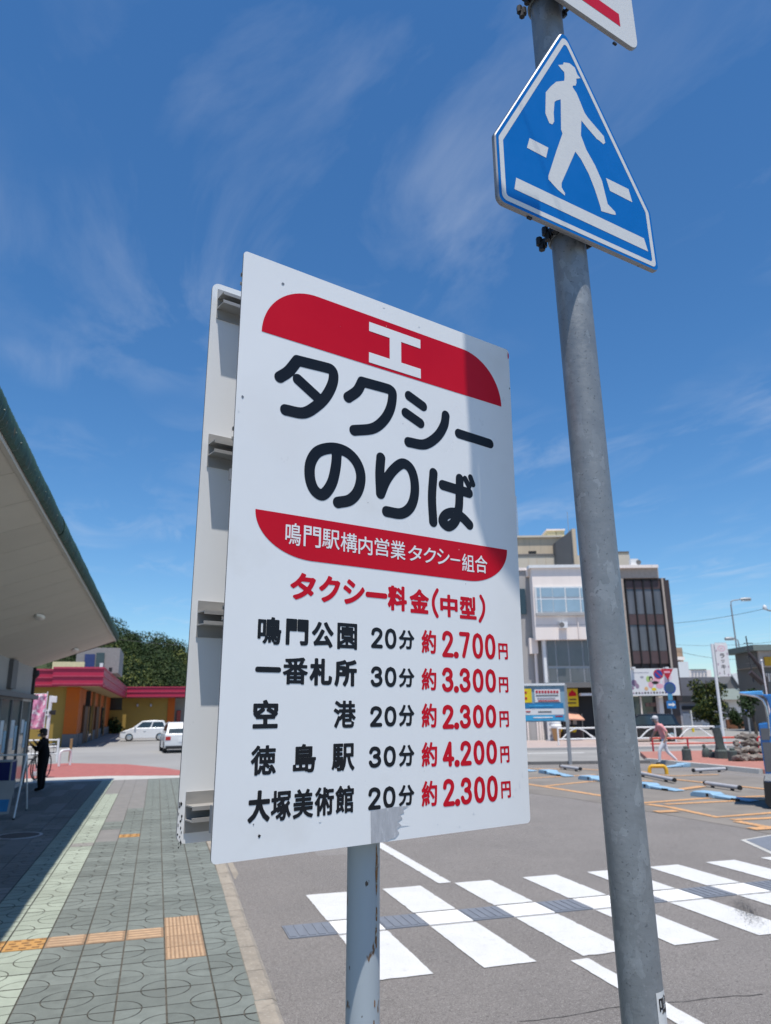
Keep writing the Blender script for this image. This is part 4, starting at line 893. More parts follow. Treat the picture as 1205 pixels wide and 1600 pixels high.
# A-board stand under the canopy
ab = wframe('a_board', 'white framed folding notice stand with a blue sheet under the canopy', 'notice stand', (-2.8, 16.7))
XA0, XA1 = -3.25, -2.42
for (ya, yb_, nm) in ((15.95, 16.68, 0), (17.45, 16.72, 1)):
    for x in (XA0, XA1):
        MB().tube([(x, ya, 0.01), (x, yb_, 1.10)], .017, 8).build('leg', M_railw, ab, smooth=True); MB().tube([(x, ya, 0.0), (x, ya, .03)], .022, 8).build('foot', M_black, ab)
    yl = ya+(yb_-ya)*.13
    if nm == 0:
        def fy(z): return ya+(yb_-ya)*z/1.1
        for (nm2, z0_, z1_, dx_, m_, pr) in (('notice_sheet', .10, .66, .10, M_wallw, 0.), ('blue_sheet', .14, .34, .14, M_cyand, .006)):
            MB().hexa([(XA0+.05, fy(z0_)-pr, z0_), (XA1-dx_, fy(z0_)-pr, z0_), (XA1-dx_, fy(z0_)+.004-pr, z0_), (XA0+.05, fy(z0_)+.004-pr, z0_), (XA0+.05, fy(z1_)-pr, z1_), (XA1-dx_, fy(z1_)-pr, z1_), (XA1-dx_, fy(z1_)+.004-pr, z1_), (XA0+.05, fy(z1_)+.004-pr, z1_)]).build(nm2, m_, ab)
MB().tube([(XA0, 16.70, 1.11), (XA1, 16.70, 1.11)], .018, 8).build('top_bar', M_railw, ab, smooth=True)
for x in (XA0, XA1): MB().tube([(x, 16.28, .5), (x, 17.1, .5)], .008, 6).build('spreader', M_dark, ab)
# cloth-covered table, blue, behind it
tb = wframe('cloth_covered_table', 'small table under a navy cloth by the station doors', 'table', (-3.15, 19.6))
MB().prism([(-3.48, 19.3), (-3.12, 19.3), (-3.10, 20.0), (-3.48, 20.0)], .02, .84).build('tablecloth', M_navy, tb); MB().box(-3.49, -3.08, 19.28, 20.02, .842, .86).build('tabletop', M_alum, tb)
MB().box(-3.115, -3.085, 19.3, 19.33, 0, .842).build('leg', M_alum, tb); MB().box(-3.095, -3.085, 19.97, 20.0, 0, .842).build('leg', M_alum, tb)
# manhole
def manhole(name, x, y, r, label):
    f = wframe(name, label, 'manhole cover', (x, y, 0)); MB().lathe([(0, .004), (r-.03, .004), (r-.03, .001), (r-.028, .0005)], 28, (x, y, 0)).build('lid', M_iron, f)
    MB().lathe([(r-.024, .003), (r+.02, .003), (r+.025, -.004)], 28, (x, y, 0)).build('rim', M_bar, f)
manhole('manhole_cover', -2.0, 13.9, .33, 'round iron manhole cover set in the shaded paving')

# ================================================================== FAR LEFT: SHOP, HILL, CARS
def atY(px, py, Y): v = ray(px, py); return CAMP+v*(Y/v.y)
YF, YW = 51.6, 86.0
shop = wframe('yellow_shop', 'yellow shop with red fascia and orange pillars beyond the station', 'building', (-7, YF))
def yb(fr, name, m, x0, x1, y0, y1, Y, dep, z0=None, **k):
    a = atY(x0, (y0+y1)/2, Y); b = atY(x1, (y0+y1)/2, Y); zt = atY((x0+x1)/2, y0, Y).z; zl = atY((x0+x1)/2, y1, Y).z if z0 is None else z0
    return MB().box(a.x, b.x, min(Y, Y+dep), max(Y, Y+dep), zl, zt).build(name, m, fr, **k)
xc0 = atY(101, 1120, YF).x; xc1 = atY(122, 1120, YF).x; xfr = atY(162, 1057, YF-2).x; zft = atY(120, 1042, YF-2).z; zfb = atY(120, 1072, YF-2).z
yb(shop, 'wall', M_shopy, 40, 101, 1073, 1163, YF, 12, z0=-.04)
MB().box(xc0, xc1, YF-.15, YF+1.2, .72, zfb).build('orange_pillar', M_shopo, shop); MB().box(xc0-.02, xc1+.02, YF-.18, YF+1.25, -.04, .715).build('pillar_base', M_shopgray, shop)
# fascia: front, left step and long return
def fascia(name, x0, x1, y0, y1, z0, z1, face):
    o = MB().box(x0, x1, y0, y1, z0, z1).build(name, M_shopr, shop); F_ = child_of(o, shop)
    for q in (.12, .52, .94):
        z = z0+(z1-z0)*q
        if face == 'y': MB().box(x0, x1, y0-.06, y0-.003, z-.04, z+.04).build('trim', M_shoppink, F_)
        else: MB().box(x1+.003, x1+.06, y0, y1, z-.04, z+.04).build('trim', M_shoppink, F_)
xf0 = atY(82.5, 1057, YF-2).x
fascia('fascia', xf0, xfr, YF-2.0, YF-1.7, zfb, zft, 'y')
fascia('fascia', xf0-4, xf0, YF-.6, YF-.3, zfb, zft-.05, 'y')
MB().box(xf0, xf0+.2, YF-1.69, YF-.2, zfb, zft-.02).build('fascia_return', M_shopr, shop)
fascia('fascia', xfr-.25, xfr, YF-1.69, YW-1.2, zfb, zft, 'x')
zwt = atY(240, 1070, YW).z; zwb = atY(240, 1089, YW).z
fascia('fascia', xfr+.07, 13., YW-1.1, YW-.8, zfb, zft, 'y')
MB().box(xf0, xfr-.3, YF-1.65, YW, zfb+.02, zfb+.12).build('canopy_soffit', mat('shop_soffit', (0.42, 0.33, 0.16), 0.85), shop)
MB().box(xf0-4, xfr-.3, YF+.3, YW+8, zft-.15, zft-.05).build('roof', M_shopgray, shop)
MB().box(xfr-.3, 13, YW-.75, YW+8, zft-.2, zft-.1).build('roof', M_shopgray, shop)
# recessed entrance side: pillars and door screens
xs_ = atY(150, 1120, 60).x
MB().box(xc1-.3, xc1-.1, YF+1.3, YW, -.04, zfb).build('side_wall', M_shopo, shop)
for k, Y in enumerate((55.5, 60, 66, 73)):
    MB().box(xc1-.08, xc1+.06, Y, Y+2.2, .0, 2.5).build('side_door', [M_wood, M_glass][k % 2], shop); MB().box(xc1-.09, xc1+.10, Y+2.6, Y+3.0, 0, zfb-.02).build('timber_post', M_woodl, shop)
MB().box(xc1-.08, xc1+.04, YF+1.3, YW-.1, -.03, .70).build('side_base', M_shopgray, shop)
MB().box(xc1+.15, xc1+.45, YF+2.5, YF+2.6, 2.4, 3.4).build('hanging_sign', M_black, shop)
xw1 = atY(262, 1110, YW).x; xw2 = atY(273, 1110, YW).x
MB().box(xc1-.3, xw1, YW, YW+.3, -.04, zfb).build('wing_wall', M_shopy, shop)
MB().box(xw1, xw2, YW-.1, YW+.4, -.04, zfb).build('orange_pillar', M_shopo, shop)
yb(shop, 'wing_window', M_glass, 160, 191, 1089, 1109, YW-.06, .05)
yb(shop, 'window_bar', M_black, 175, 177, 1089, 1109, YW-.1, .03); yb(shop, 'window_frame', M_black, 160, 191, 1107.5, 1109.5, YW-.1, .03)
for x in (215, 236): yb(shop, 'wall_lamp', M_bar, x-1.2, x+1.2, 1100, 1104, YW-.35, .3)
MB().box(xw2+.05, 13, YW+2, YW+2.2, -.04, zfb).build('porch_wall', M_wallw, shop); yb(shop, 'vending_panel', M_taill, 276, 282, 1110, 1140, YW+1.7, .25)
# block behind the fascia
up_ = wframe('rear_block', 'grey upper block with cream and blue panels behind the red fascia', 'building', (-8, 57))
yb(up_, 'wall', mat('dull_grey_wall', (0.27, 0.25, 0.24), 0.85), 118, 186, 1012, 1068, 57, 6, z0=zft); yb(up_, 'blue_panel', mat('panel_blue', (0.03, 0.05, 0.16), 0.5), 132, 148, 1022, 1043, 56.9, .08); yb(up_, 'cream_panel', M_cream, 82, 132, 1034, 1043.5, 54.5, .5, z0=zft)
yb(up_, 'dark_window', M_glass, 150, 163, 1020, 1043, 56.9, .08); yb(up_, 'floodlight', M_railw, 156, 161, 1036, 1041.5, 55, .3, z0=zft)
yb(up_, 'floodlight', M_black, 170, 175, 1043, 1052, 55, .3, z0=zft)
# plants at the wing wall
def leaf_mesh(mb, cents, rads, n, size, mi=None):
    cents = np.array(cents, float); rads = np.array(rads, float); k = len(cents); who = np.random.randint(0, k, n)
    d = np.random.normal(size=(n, 3)); d /= np.linalg.norm(d, axis=1)[:, None]; r = np.random.uniform(.55, 1.0, n)**.6
    P = cents[who]+d*rads[who]*r[:, None]
    nrm = d+np.random.normal(scale=.6, size=(n, 3)); nrm /= np.linalg.norm(nrm, axis=1)[:, None]
    a = np.cross(nrm, np.random.normal(size=(n, 3))); a /= np.linalg.norm(a, axis=1)[:, None]; b = np.cross(nrm, a)
    s = size*np.random.uniform(.6, 1.3, n)[:, None]
    V = np.stack([P-a*s, P-b*s*.55+nrm*s*.1, P+a*s, P+b*s*.55+nrm*s*.1], 1).reshape(-1, 3); base = len(mb.v)
    mb.v += [tuple(v) for v in V]; mb.f += [(base+4*i, base+4*i+1, base+4*i+2, base+4*i+3) for i in range(n)]
    mb.m += [int(x) for x in (np.random.rand(n) < .35)] if mi is None else [int(x) for x in np.array(mi)[who]]
def fast_obj(mb, name, mats, parent=None, off=(0, 0, 0)):
    me = bpy.data.meshes.new(name); V = np.array(mb.v, float)-np.array(off); me.from_pydata(V.tolist(), [], mb.f)
    for m in mats: me.materials.append(m)
    me.polygons.foreach_set('material_index', mb.m); me.update(); o = bpy.data.objects.new(name, me); COL.objects.link(o)
    if parent is not None: o.parent = parent
    return o
for i, (px, h, lb) in enumerate(((158, .9, 'low dark shrub at the left end of the yellow wall'), (170, 1.3, 'taller dark shrub against the yellow wall'), (180, 1.0, 'low dark shrub beside the white hatchback'))):
    p = atY(px, 1146, YW-1.2); f = wframe('wall_shrub', lb, 'shrub', (p.x, YW-1.2), 'shrubs along the yellow wall')
    mb = MB(); leaf_mesh(mb, [(p.x+random.uniform(-.4, .4), YW-1.2, random.uniform(.3, h)) for _ in range(6)], [(.45, .45, .4)]*6, 260, .16); fast_obj(mb, 'crown', [M_leaf, M_leaf2], f.o, f.off); MB().tube([(p.x, YW-1.2, -.03), (p.x, YW-1.2, .5)], .03, 6).build('trunk', M_bark, f)
# hill and woodland
SKY = [(60, 925), (120, 948), (165, 969), (200, 979), (240, 992), (270, 1007), (300, 1020), (350, 1045), (420, 1085), (520, 1110)]
def skyy(px):
    for (a, b), (c, d) in zip(SKY, SKY[1:]):
        if px <= c: return b+(d-b)*(px-a)/(c-a)
    return SKY[-1][1]
hv = []; hf = []; cols = list(range(40, 521, 20)); rows = 6
for px in cols:
    for j in range(rows+1):
        t = j/rows; Y = 108+42*t; zz = max(0.2, atY(px, skyy(px)+12, 150).z); p = atY(px, 1110, Y); hv.append((p.x, Y, -.04+(zz)*t**.8*.93))
    p = atY(px, 1110, 230); hv.append((p.x, 230, -.04))
r_ = rows+2
for i in range(len(cols)-1):
    for j in range(r_-1): hf.append((i*r_+j, (i+1)*r_+j, (i+1)*r_+j+1, i*r_+j+1))
hl = MB().add(hv, hf).build('hill', M_hill); hl['kind'] = 'structure'
cents = []; rads = []
for k in range(190):
    px = random.uniform(110, 430); t = random.random()**.85; Y = 106+44*t; zt = max(.8, atY(px, skyy(px), 150).z-2.2)
    z = max(1.2, zt*t**.75); p = atY(px, 1110, Y); R_ = random.uniform(1.6, 4.4); cents.append((p.x, Y, z)); rads.append((R_*1.05, R_, R_*.85))
mb = MB(); leaf_mesh(mb, cents, rads, 200000, .19, [random.choice((0, 0, 0, 0, 0, 1, 1, 1, 2)) for _ in cents]); wd = fast_obj(mb, 'woodland', [M_leaf, M_leaf2, M_leafy]); wd['kind'] = 'stuff'; wd['label'] = 'dense dark green wooded hillside behind the red fascia'

# ---- cars
def make_car(name, label, loc, rotz, L_, W_, H_, paint, hood=.22, rear_up=.06, belt=.56, group=None, roofpaint=None):
    """side profile in x (front = +x), body shell lofted over the width with tumblehome"""
    f = Frame(name, label, 'car', loc, rotz, group); hl_ = L_/2; sill = .2
    top_ = [(-hl_, .45), (-hl_+.02, H_*belt), (-hl_+.10, H_*belt+.06), (hl_-hood*L_-.05, H_*belt+.03), (hl_-.25, H_*.50), (hl_-.03, H_*.42), (hl_, .38)]
    low = [(hl_-.02, sill+.05), (hl_-.4, sill), (-hl_+.4, sill), (-hl_+.02, sill+.08)]
    prof = top_+low; mb = MB(); n = len(prof); secs = [(-W_/2, .0), (-W_/2+.05, .0), (W_/2-.05, 0), (W_/2, 0)]; vs = []
    for s, (y, _) in enumerate(secs):
        k = .97 if s in (0, 3) else 1.0
        for (x, z) in prof: vs.append((x*(k if abs(x) > hl_*.8 else 1), y, .2+(z-.2)*k))
    fs = [tuple(range(n-1, -1, -1)), tuple(range(3*n, 4*n))]
    for s in range(3):
        for i in range(n): fs.append((s*n+i, s*n+(i+1) % n, (s+1)*n+(i+1) % n, (s+1)*n+i))
    mb.add(vs, fs); mb.build('body', paint, f, smooth=True, bevel=.03)
    xr, xf = -hl_+.10, hl_-hood*L_-.05; zb = H_*belt+.02
    rr_, rf = xr+rear_up*L_, xf-.20*L_
    gh = [(xr, zb), (rr_, H_-.03), ((rr_+rf)/2, H_), (rf, H_-.04), (xf, zb)]; wv = [W_/2-.05, W_/2-.17, W_/2-.19, W_/2-.17, W_/2-.05]
    mb = MB(); vs = []
    for sgn in (-1, 1):
        for (x, z), w in zip(gh, wv): vs.append((x, sgn*w, z))
    mb.add(vs, [(0, 1, 6, 5), (1, 2, 7, 6), (2, 3, 8, 7), (3, 4, 9, 8), (0, 1, 2, 3, 4)[::-1], (5, 6, 7, 8, 9)]); cb = mb.build('cabin', roofpaint or paint, f, bevel=.02)
    def lerp(a, b, t): return a+(b-a)*t
    for sgn in (-1, 1):      # side windows, proud of the cabin
        for (ta, tb) in ((.07, .46), (.50, .90)):
            zlo, zhi = zb+.05, H_-.12
            def xat(t, z):
                u_ = (z-zb)/(H_-zb); return lerp(lerp(xr, rr_, u_), lerp(xf, rf, u_), t)
            def wy(z): u_ = (z-zb)/(H_-zb); return sgn*(lerp(W_/2-.05, W_/2-.18, u_)+.008)
            MB().add([(xat(ta, zlo), wy(zlo), zlo), (xat(tb, zlo), wy(zlo), zlo), (xat(tb, zhi), wy(zhi), zhi), (xat(ta, zhi), wy(zhi), zhi)], [(0, 1, 2, 3)]).build('side_window', M_glass, f)
        for xw in (-hl_+.62, hl_-.68):
            w = MB().lathe([(0, .0), (.10, .02), (.19, .015), (.2, -.02), (.28, -.02), (.29, -.16)], 20, (xw, sgn*(W_/2+.004), .285), axis='y')
            if sgn < 0: w.v = [(v[0], -2*W_/2+.04-v[1]*1.0 if False else (sgn*(W_/2+.004))-(v[1]-sgn*(W_/2+.004)), v[2]) for v in w.v]
            wo = bpy.data.objects.new('wheel', None); COL.objects.link(wo); wo.parent = f.o; wo.location = (xw, sgn*(W_/2+.004), .285)
            off = (xw, sgn*(W_/2+.004), .285)
            ty = MB().lathe([(.19, .02), (.27, .015), (.285, -.02), (.285, -.16), (.19, -.17)], 20, off, axis='y'); ri = MB().lathe([(0, .0), (.06, .012), (.185, .0), (.19, -.10)], 20, off, axis='y')
            for q in (ty, ri):
                if sgn < 0: q.v = [(v[0], 2*off[1]-v[1], v[2]) for v in q.v]
            ty.build('tyre', M_black, wo, smooth=True, off=off); ri.build('rim', M_chrome, wo, smooth=True, off=off)
            MB().lathe([(.33, .004), (.30, .003), (.27, -.04)], 20, (0, 0, 0), axis='y').v
        MB().box(hl_-.42, hl_-.08, sgn*(W_/2-.09) if sgn > 0 else -W_/2-.004, sgn*(W_/2)+.004 if sgn > 0 else -W_/2+.09, H_*.40, H_*.47).build('headlight', M_chrome, f)
        MB().box(-hl_-.008, -hl_+.06, W_/2-.28 if sgn > 0 else -W_/2+.03, W_/2-.03 if sgn > 0 else -W_/2+.28, H_*.42, H_*.54).build('tail_light', M_taill, f)
        MB().box(xf-.28, xf-.16, sgn*(W_/2+.02)-.08, sgn*(W_/2+.02)+.08, zb+.02, zb+.15).build('wing_mirror', paint, f, bevel=.02)
        MB().box(-.1, .06, sgn*(W_/2+.008)-.01, sgn*(W_/2+.008)+.01, H_*.47, H_*.49).build('door_handle', M_chrome, f)
    e = .05
    MB().add([(xr-.006+e*.3, -W_/2+.16, zb+.04), (xr-.006+e*.3, W_/2-.16, zb+.04), (rr_-.012-.02, W_/2-.24, H_-.10), (rr_-.012-.02, -W_/2+.24, H_-.10)], [(0, 1, 2, 3)]).build('rear_window', M_glass, f)
    MB().add([(xf+.006-.02, -W_/2+.12, zb+.04), (xf+.006-.02, W_/2-.12, zb+.04), (rf+.015, W_/2-.22, H_-.08), (rf+.015, -W_/2+.22, H_-.08)], [(0, 1, 2, 3)]).build('windscreen', M_glass, f)
    MB().box(-hl_-.012, -hl_+.02, -.17, .17, H_*.36, H_*.36+.17).build('number_plate', M_railw, f)
    MB().box(-hl_-.02, -hl_+.12, -W_/2+.06, W_/2-.06, .20, .36).build('rear_bumper', M_black, f, bevel=.02)
    return f
p = G(223, 1157.5, -.05)
make_car('hatchback', 'white hatchback with dark roof parked side-on before the yellow wall', (p.x+.1, p.y, -.05), pi-.02, 3.45, 1.55, 1.47, M_carw, hood=.23, rear_up=.085, belt=.61, group=None, roofpaint=M_carw)
p = G(268, 1177, -.05)
make_car('estate_car', 'white car seen from behind beside the signboard edge', (p.x+.35, p.y+1.9, -.05), pi/2+.06, 3.9, 1.66, 1.50, M_cars, hood=.20, rear_up=.10, belt=.60)

# ---- people
def person(name, label, loc, rotz, J, R_, regions, mats, extra=None):
    """one continuous skinned body; facing local +x"""
    names = list(J); me = bpy.data.meshes.new(name)
    edges = [e for e in BONES if e[0] in J and e[1] in J]
    me.from_pydata([J[k] for k in names], [], [(names.index(a), names.index(b)) for a, b in edges]); o = bpy.data.objects.new(name, me); COL.objects.link(o)
    sk = o.modifiers.new('skin', 'SKIN'); sk.use_smooth_shade = True; sk.branch_smoothing = .4; ss = o.modifiers.new('sub', 'SUBSURF'); ss.levels = 2; ss.render_levels = 2
    for i, k in enumerate(names):
        me.skin_vertices[0].data[i].radius = R_[k] if isinstance(R_[k], tuple) else (R_[k], R_[k]); me.skin_vertices[0].data[i].use_root = (k == 'pelvis')
    bpy.context.view_layer.update(); nm = bpy.data.meshes.new_from_object(o.evaluated_get(bpy.context.evaluated_depsgraph_get()))
    o.modifiers.clear(); o.data = nm; nm.materials.clear()
    for m in mats: nm.materials.append(m)
    for p_ in nm.polygons:
        p_.material_index = regions(p_.center); p_.use_smooth = True
    o.name = 'body'; f = Frame(name, label, 'person', loc, rotz); o.parent = f.o; return f
FING = [f'{s}f{k}{j}' for s in 'LR' for k in range(5) for j in (1, 2)]
BONES = [('pelvis', 'waist'), ('waist', 'chest'), ('chest', 'neck'), ('neck', 'head'), ('head', 'crown')]
for s in 'LR':
    BONES += [('chest', s+'sh'), (s+'sh', s+'el'), (s+'el', s+'wr'), (s+'wr', s+'pa'), ('pelvis', s+'hip'), (s+'hip', s+'kn'), (s+'kn', s+'an'), (s+'an', s+'to')]
    for k in range(5): BONES += [(s+'pa', f'{s}f{k}1'), (f'{s}f{k}1', f'{s}f{k}2')]
RAD = dict(pelvis=(.15, .125), waist=(.135, .115), chest=(.155, .12), neck=.055, head=(.082, .095), crown=.068)
for s in 'LR':
    RAD.update({s+'sh': .075, s+'el': .052, s+'wr': .034, s+'pa': (.036, .022), s+'hip': .098, s+'kn': .066, s+'an': .045, s+'to': .04})
    for k in range(5): RAD[f'{s}f{k}1'] = .011; RAD[f'{s}f{k}2'] = .008
def hand(J, s, wr, pa, out):
    wr, pa, out = Vector(wr), Vector(pa), Vector(out).normalized(); d = (pa-wr).normalized(); n = d.cross(out)
    for k, (sp_, l) in enumerate(((-.035, .055), (-.024, .085), (-.008, .095), (.010, .09), (.026, .07))):
        b = pa+out*sp_+d*(.02 if k else -.02); dd = (d if k else (d*.5-out*.8)).normalized()
        J[f'{s}f{k}1'] = tuple(b+dd*l*.5); J[f'{s}f{k}2'] = tuple(b+dd*l*.95+n*.015)
def head_parts(f, c, skin, hair, hat=None, mask=None, s=1.):
    c = Vector(c)
    for sy in (-1, 1):
        MB().lathe([(0, .010), (.008, .006), (.010, 0)], 8, (c.x+.088*s, c.y+sy*.032*s, c.z+.015), axis='x').build('eye', M_black, f); MB().lathe([(0, .012), (.022, .006), (.024, 0)], 8, (c.x-.005, c.y+sy*.086*s, c.z-.005), axis='y').build('ear', skin, f)
    MB().hexa([(c.x+.085*s, -.014+c.y, c.z-.035), (c.x+.118*s, -.010+c.y, c.z-.03), (c.x+.118*s, .010+c.y, c.z-.03), (c.x+.085*s, .014+c.y, c.z-.035), (c.x+.085*s, -.008+c.y, c.z+.015), (c.x+.092*s, -.006+c.y, c.z+.012), (c.x+.092*s, .006+c.y, c.z+.012), (c.x+.085*s, .008+c.y, c.z+.015)]).build('nose', skin, f)
    MB().box(c.x+.083*s, c.x+.094*s, c.y-.022, c.y+.022, c.z-.062, c.z-.054).build('mouth', M_signyr, f)
    # hair shell
    mb = MB(); vs = []; n = 16
    prof = [(0, .128), (.05, .118), (.085, .08), (.098, .03), (.099, -.02), (.09, -.06)]
    for k in range(n):
        t = 2*pi*k/n
        for j, (r, h) in enumerate(prof):
            fr = max(0, cos(t)); h2 = max(h, .045 if fr > .55 else (-.02 if fr > .1 else h)); vs.append((c.x-.006+r*1.02*cos(t), c.y+r*.93*sin(t), c.z+h2))
    m = len(prof); fs = [(k*m+j, ((k+1) % n)*m+j, ((k+1) % n)*m+j+1, k*m+j+1) for k in range(n) for j in range(m-1)]; mb.add(vs, fs); mb.build('hair', hair, f, smooth=True)
    if hat:
        MB().lathe([(0, .150), (.06, .142), (.095, .11), (.108, .06), (.109, .04)], 18, c).build('hat', hat, f, smooth=True); MB().prism([(c.x+.06, c.y-.09), (c.x+.16, c.y-.05), (c.x+.175, c.y), (c.x+.16, c.y+.05), (c.x+.06, c.y+.09)], c.z+.045, c.z+.055).build('hat_brim', hat, f)
    if mask: MB().prism([(c.y-.07, c.z-.085), (c.y+.07, c.z-.085), (c.y+.078, c.z-.02), (c.y, c.z+.0), (c.y-.078, c.z-.02)], c.x+.075*s, c.x+.124*s, axis='x').build('face_mask', mask, f, bevel=.012)
# person at the station door: dark clothes, one arm raised, facing left (-x)
Jn = dict(pelvis=(0, 0, .86), waist=(.0, 0, 1.02), chest=(.02, 0, 1.26), neck=(.05, 0, 1.43), head=(.08, 0, 1.545), crown=(.07, 0, 1.62))
for s, sg in (('L', 1), ('R', -1)):
    Jn.update({s+'sh': (.02, .185*sg, 1.37), s+'hip': (0, .095*sg, .82), s+'kn': (.02, .10*sg, .46), s+'an': (-.02, .10*sg, .075), s+'to': (.13, .11*sg, .04)})
Jn.update({'Lel': (.10, .23, 1.10), 'Lwr': (.27, .15, 1.22), 'Lpa': (.33, .13, 1.27), 'Rel': (.13, -.25, 1.10), 'Rwr': (.29, -.17, 1.26), 'Rpa': (.34, -.15, 1.32)})
hand(Jn, 'L', Jn['Lwr'], Jn['Lpa'], (0, 1, 0)); hand(Jn, 'R', Jn['Rwr'], Jn['Rpa'], (0, 1, 0))
def regA(c): return 1 if (c.z > 1.45 and abs(c.y) < .12 and c.x < .3) or (c.x > .29 and c.z > 1.1) else 0
g = G(63, 1236)
pa_ = person('person', 'person in dark clothes and cap with raised hands by the station doors', (g.x, g.y, 0), pi-.25, Jn, {k: (tuple(q*(1.45 if k in ('pelvis', 'waist', 'chest') else 1.1) for q in v) if isinstance(v, tuple) else v*(1.34 if k[1:] in ('sh', 'el', 'hip', 'kn', 'an') else 1.)) for k, v in RAD.items()}, regA, [M_blackc, M_skin])
head_parts(pa_, (.08, 0, 1.56), M_skin, M_hair, hat=M_hair, mask=M_mask); pa_.o.scale = (.92, .92, .90)
# walking man in pink shirt, mid-stride to the left, slight stoop
Jm = dict(pelvis=(-.02, 0, .90), waist=(.02, 0, 1.06), chest=(.10, 0, 1.29), neck=(.17, 0, 1.45), head=(.22, 0, 1.565), crown=(.21, 0, 1.64))
Jm.update({'Lsh': (.10, .185, 1.40), 'Rsh': (.10, -.185, 1.40), 'Lhip': (-.02, .095, .86), 'Rhip': (-.02, -.095, .86)})
Jm.update({'Lkn': (.20, .10, .50), 'Lan': (.24, .10, .085), 'Lto': (.38, .11, .05), 'Rkn': (-.10, -.10, .47), 'Ran': (-.42, -.10, .14), 'Rto': (-.30, -.11, .045)})
Jm.update({'Lel': (-.08, .25, 1.14), 'Lwr': (-.02, .27, .93), 'Lpa': (.02, .27, .86), 'Rel': (.22, -.25, 1.14), 'Rwr': (.36, -.22, .95), 'Rpa': (.40, -.21, .88)})
hand(Jm, 'L', Jm['Lwr'], Jm['Lpa'], (1, 0, 0)); hand(Jm, 'R', Jm['Rwr'], Jm['Rpa'], (1, 0, 0))
def regB(c):
    if c.z > 1.46: return 2
    if c.z < .11: return 3
    if abs(c.y) > .17 and c.z < 1.17: return 2
    return 0 if c.z > .90 else 1
g = G(1041, 1195, RZ)
man = person('person', 'man in a pink shirt and pale trousers walking across the car park', (g.x, g.y, RZ), pi-YAW-.1, Jm, RAD, regB, [M_pinkshirt, M_whitetr, M_skin, M_black])
head_parts(man, (.22, 0, 1.58), M_skin, M_greyhair, hat=M_greyhair); man.o.scale = (.95, .95, .94)

# ---- left street furniture
g = G(92, 1196); gx, gy = g.x, g.y
gr_ = wframe('hoop_barrier', 'low white steel hoop on the red paving', 'barrier', (gx, gy))
MB().tube([(gx, gy, -.03), (gx, gy, .42), (gx+.03, gy, .50), (gx+.08, gy+.04, .54), (gx+.26, gy+.55, .54), (gx+.31, gy+.63, .50), (gx+.33, gy+.66, .42), (gx+.33, gy+.66, -.03)], .045, 10).build('hoop', M_railw, gr_, smooth=True)
f = wframe('rail_fence', 'white three-bar rail fence behind the dark-clothed person', 'fence', (gx-1.4, gy+3.2))
for x in (gx-3.2, gx-1.8, gx-.45): MB().tube([(x, gy+3.2, -.04), (x, gy+3.2, .90)], .045, 10).build('post', M_railw, f, smooth=True)
for z in (.30, .58, .85): MB().tube([(gx-3.3, gy+3.2, z), (gx-.42, gy+3.2, z)], .03, 8).build('rail', M_railw, f, smooth=True)
g = G(109, 1188)
mb = MB().tube([(g.x, g.y, -.05), (g.x, g.y, .85)], [.06, .055], 10); mb.lathe([(0, .03), (.05, .02), (.058, 0)], 10, (g.x, g.y, .85)); top(mb, 'wooden_post', M_woodl, (g.x, g.y, -.05), 'short brown wooden post at the end of the white fence', 'post')
g = atY(66, 1215, 29.5); sx, sy = g.x, 29.5
f = wframe('direction_post', 'white post with a pointing direction board above the person', 'signpost', (sx, sy))
zt_ = atY(74, 1087, sy).z; MB().tube([(sx, sy, -.05), (sx+.02, sy, zt_)], .06, 10).build('post', M_railw, f, smooth=True)
zb_ = atY(60, 1118, sy).z; zu = atY(60, 1109, sy).z; xl_ = atY(52, 1114, sy).x
MB().prism([(xl_, (zb_+zu)/2), (xl_+.15, zb_), (sx+.02, zb_), (sx+.02, zu), (xl_+.15, zu)], sy-.08, sy-.05, axis='y').build('direction_board', M_railw, f)
for k in range(4): MB().box(xl_+.22+k*.1, xl_+.27+k*.1, sy-.084, sy-.081, (zb_+zu)/2-.04, (zb_+zu)/2+.05).build('board_mark', M_black, f)
MB().box(sx+.05, sx+.22, sy-.06, sy+.06, zb_+.02, zu-.02).build('speaker_box', M_black, f, bevel=.01); MB().box(sx+.03, sx+.22, sy-.05, sy+.05, zt_-.24, zt_-.02).build('lamp_box', M_railw, f, bevel=.01)
# pink banner
bx0, by0 = atY(57, 1180, 27.5).x-.12, 27.5
f = wframe('pink_banner', 'pink printed banner flag on a pole behind the station corner', 'banner', (bx0+.2, by0))
MB().tube([(bx0+.26, by0, -.03), (bx0+.26, by0, 2.62)], .016, 8).build('pole', M_railw, f, smooth=True); zt_ = 2.55; zb_ = 1.42
mb = MB(); nx, nz = 8, 14; vs = []
for j in range(nz+1):
    for i in range(nx+1): vs.append((bx0+.25-.42*i/nx, by0+.05*sin(i*1.1+j*.5), zb_+(zt_-zb_)*j/nz-.03*i/nx*sin(j)))
mb.add(vs, [(j*(nx+1)+i, j*(nx+1)+i+1, (j+1)*(nx+1)+i+1, (j+1)*(nx+1)+i) for j in range(nz) for i in range(nx)]); bo = mb.build('cloth', M_pinkb, f, smooth=True)
so_ = bo.modifiers.new('solid', 'SOLIDIFY'); so_.thickness = .003
MB().tube([(bx0+.26, by0, 2.55), (bx0-.18, by0, 2.55)], .01, 6).build('cross_bar', M_railw, f); MB().lathe([(0, .10), (.2, .09), (.22, 0), (.22, -.03)], 14, (bx0+.26, by0, 0)).build('base', M_bar, f)
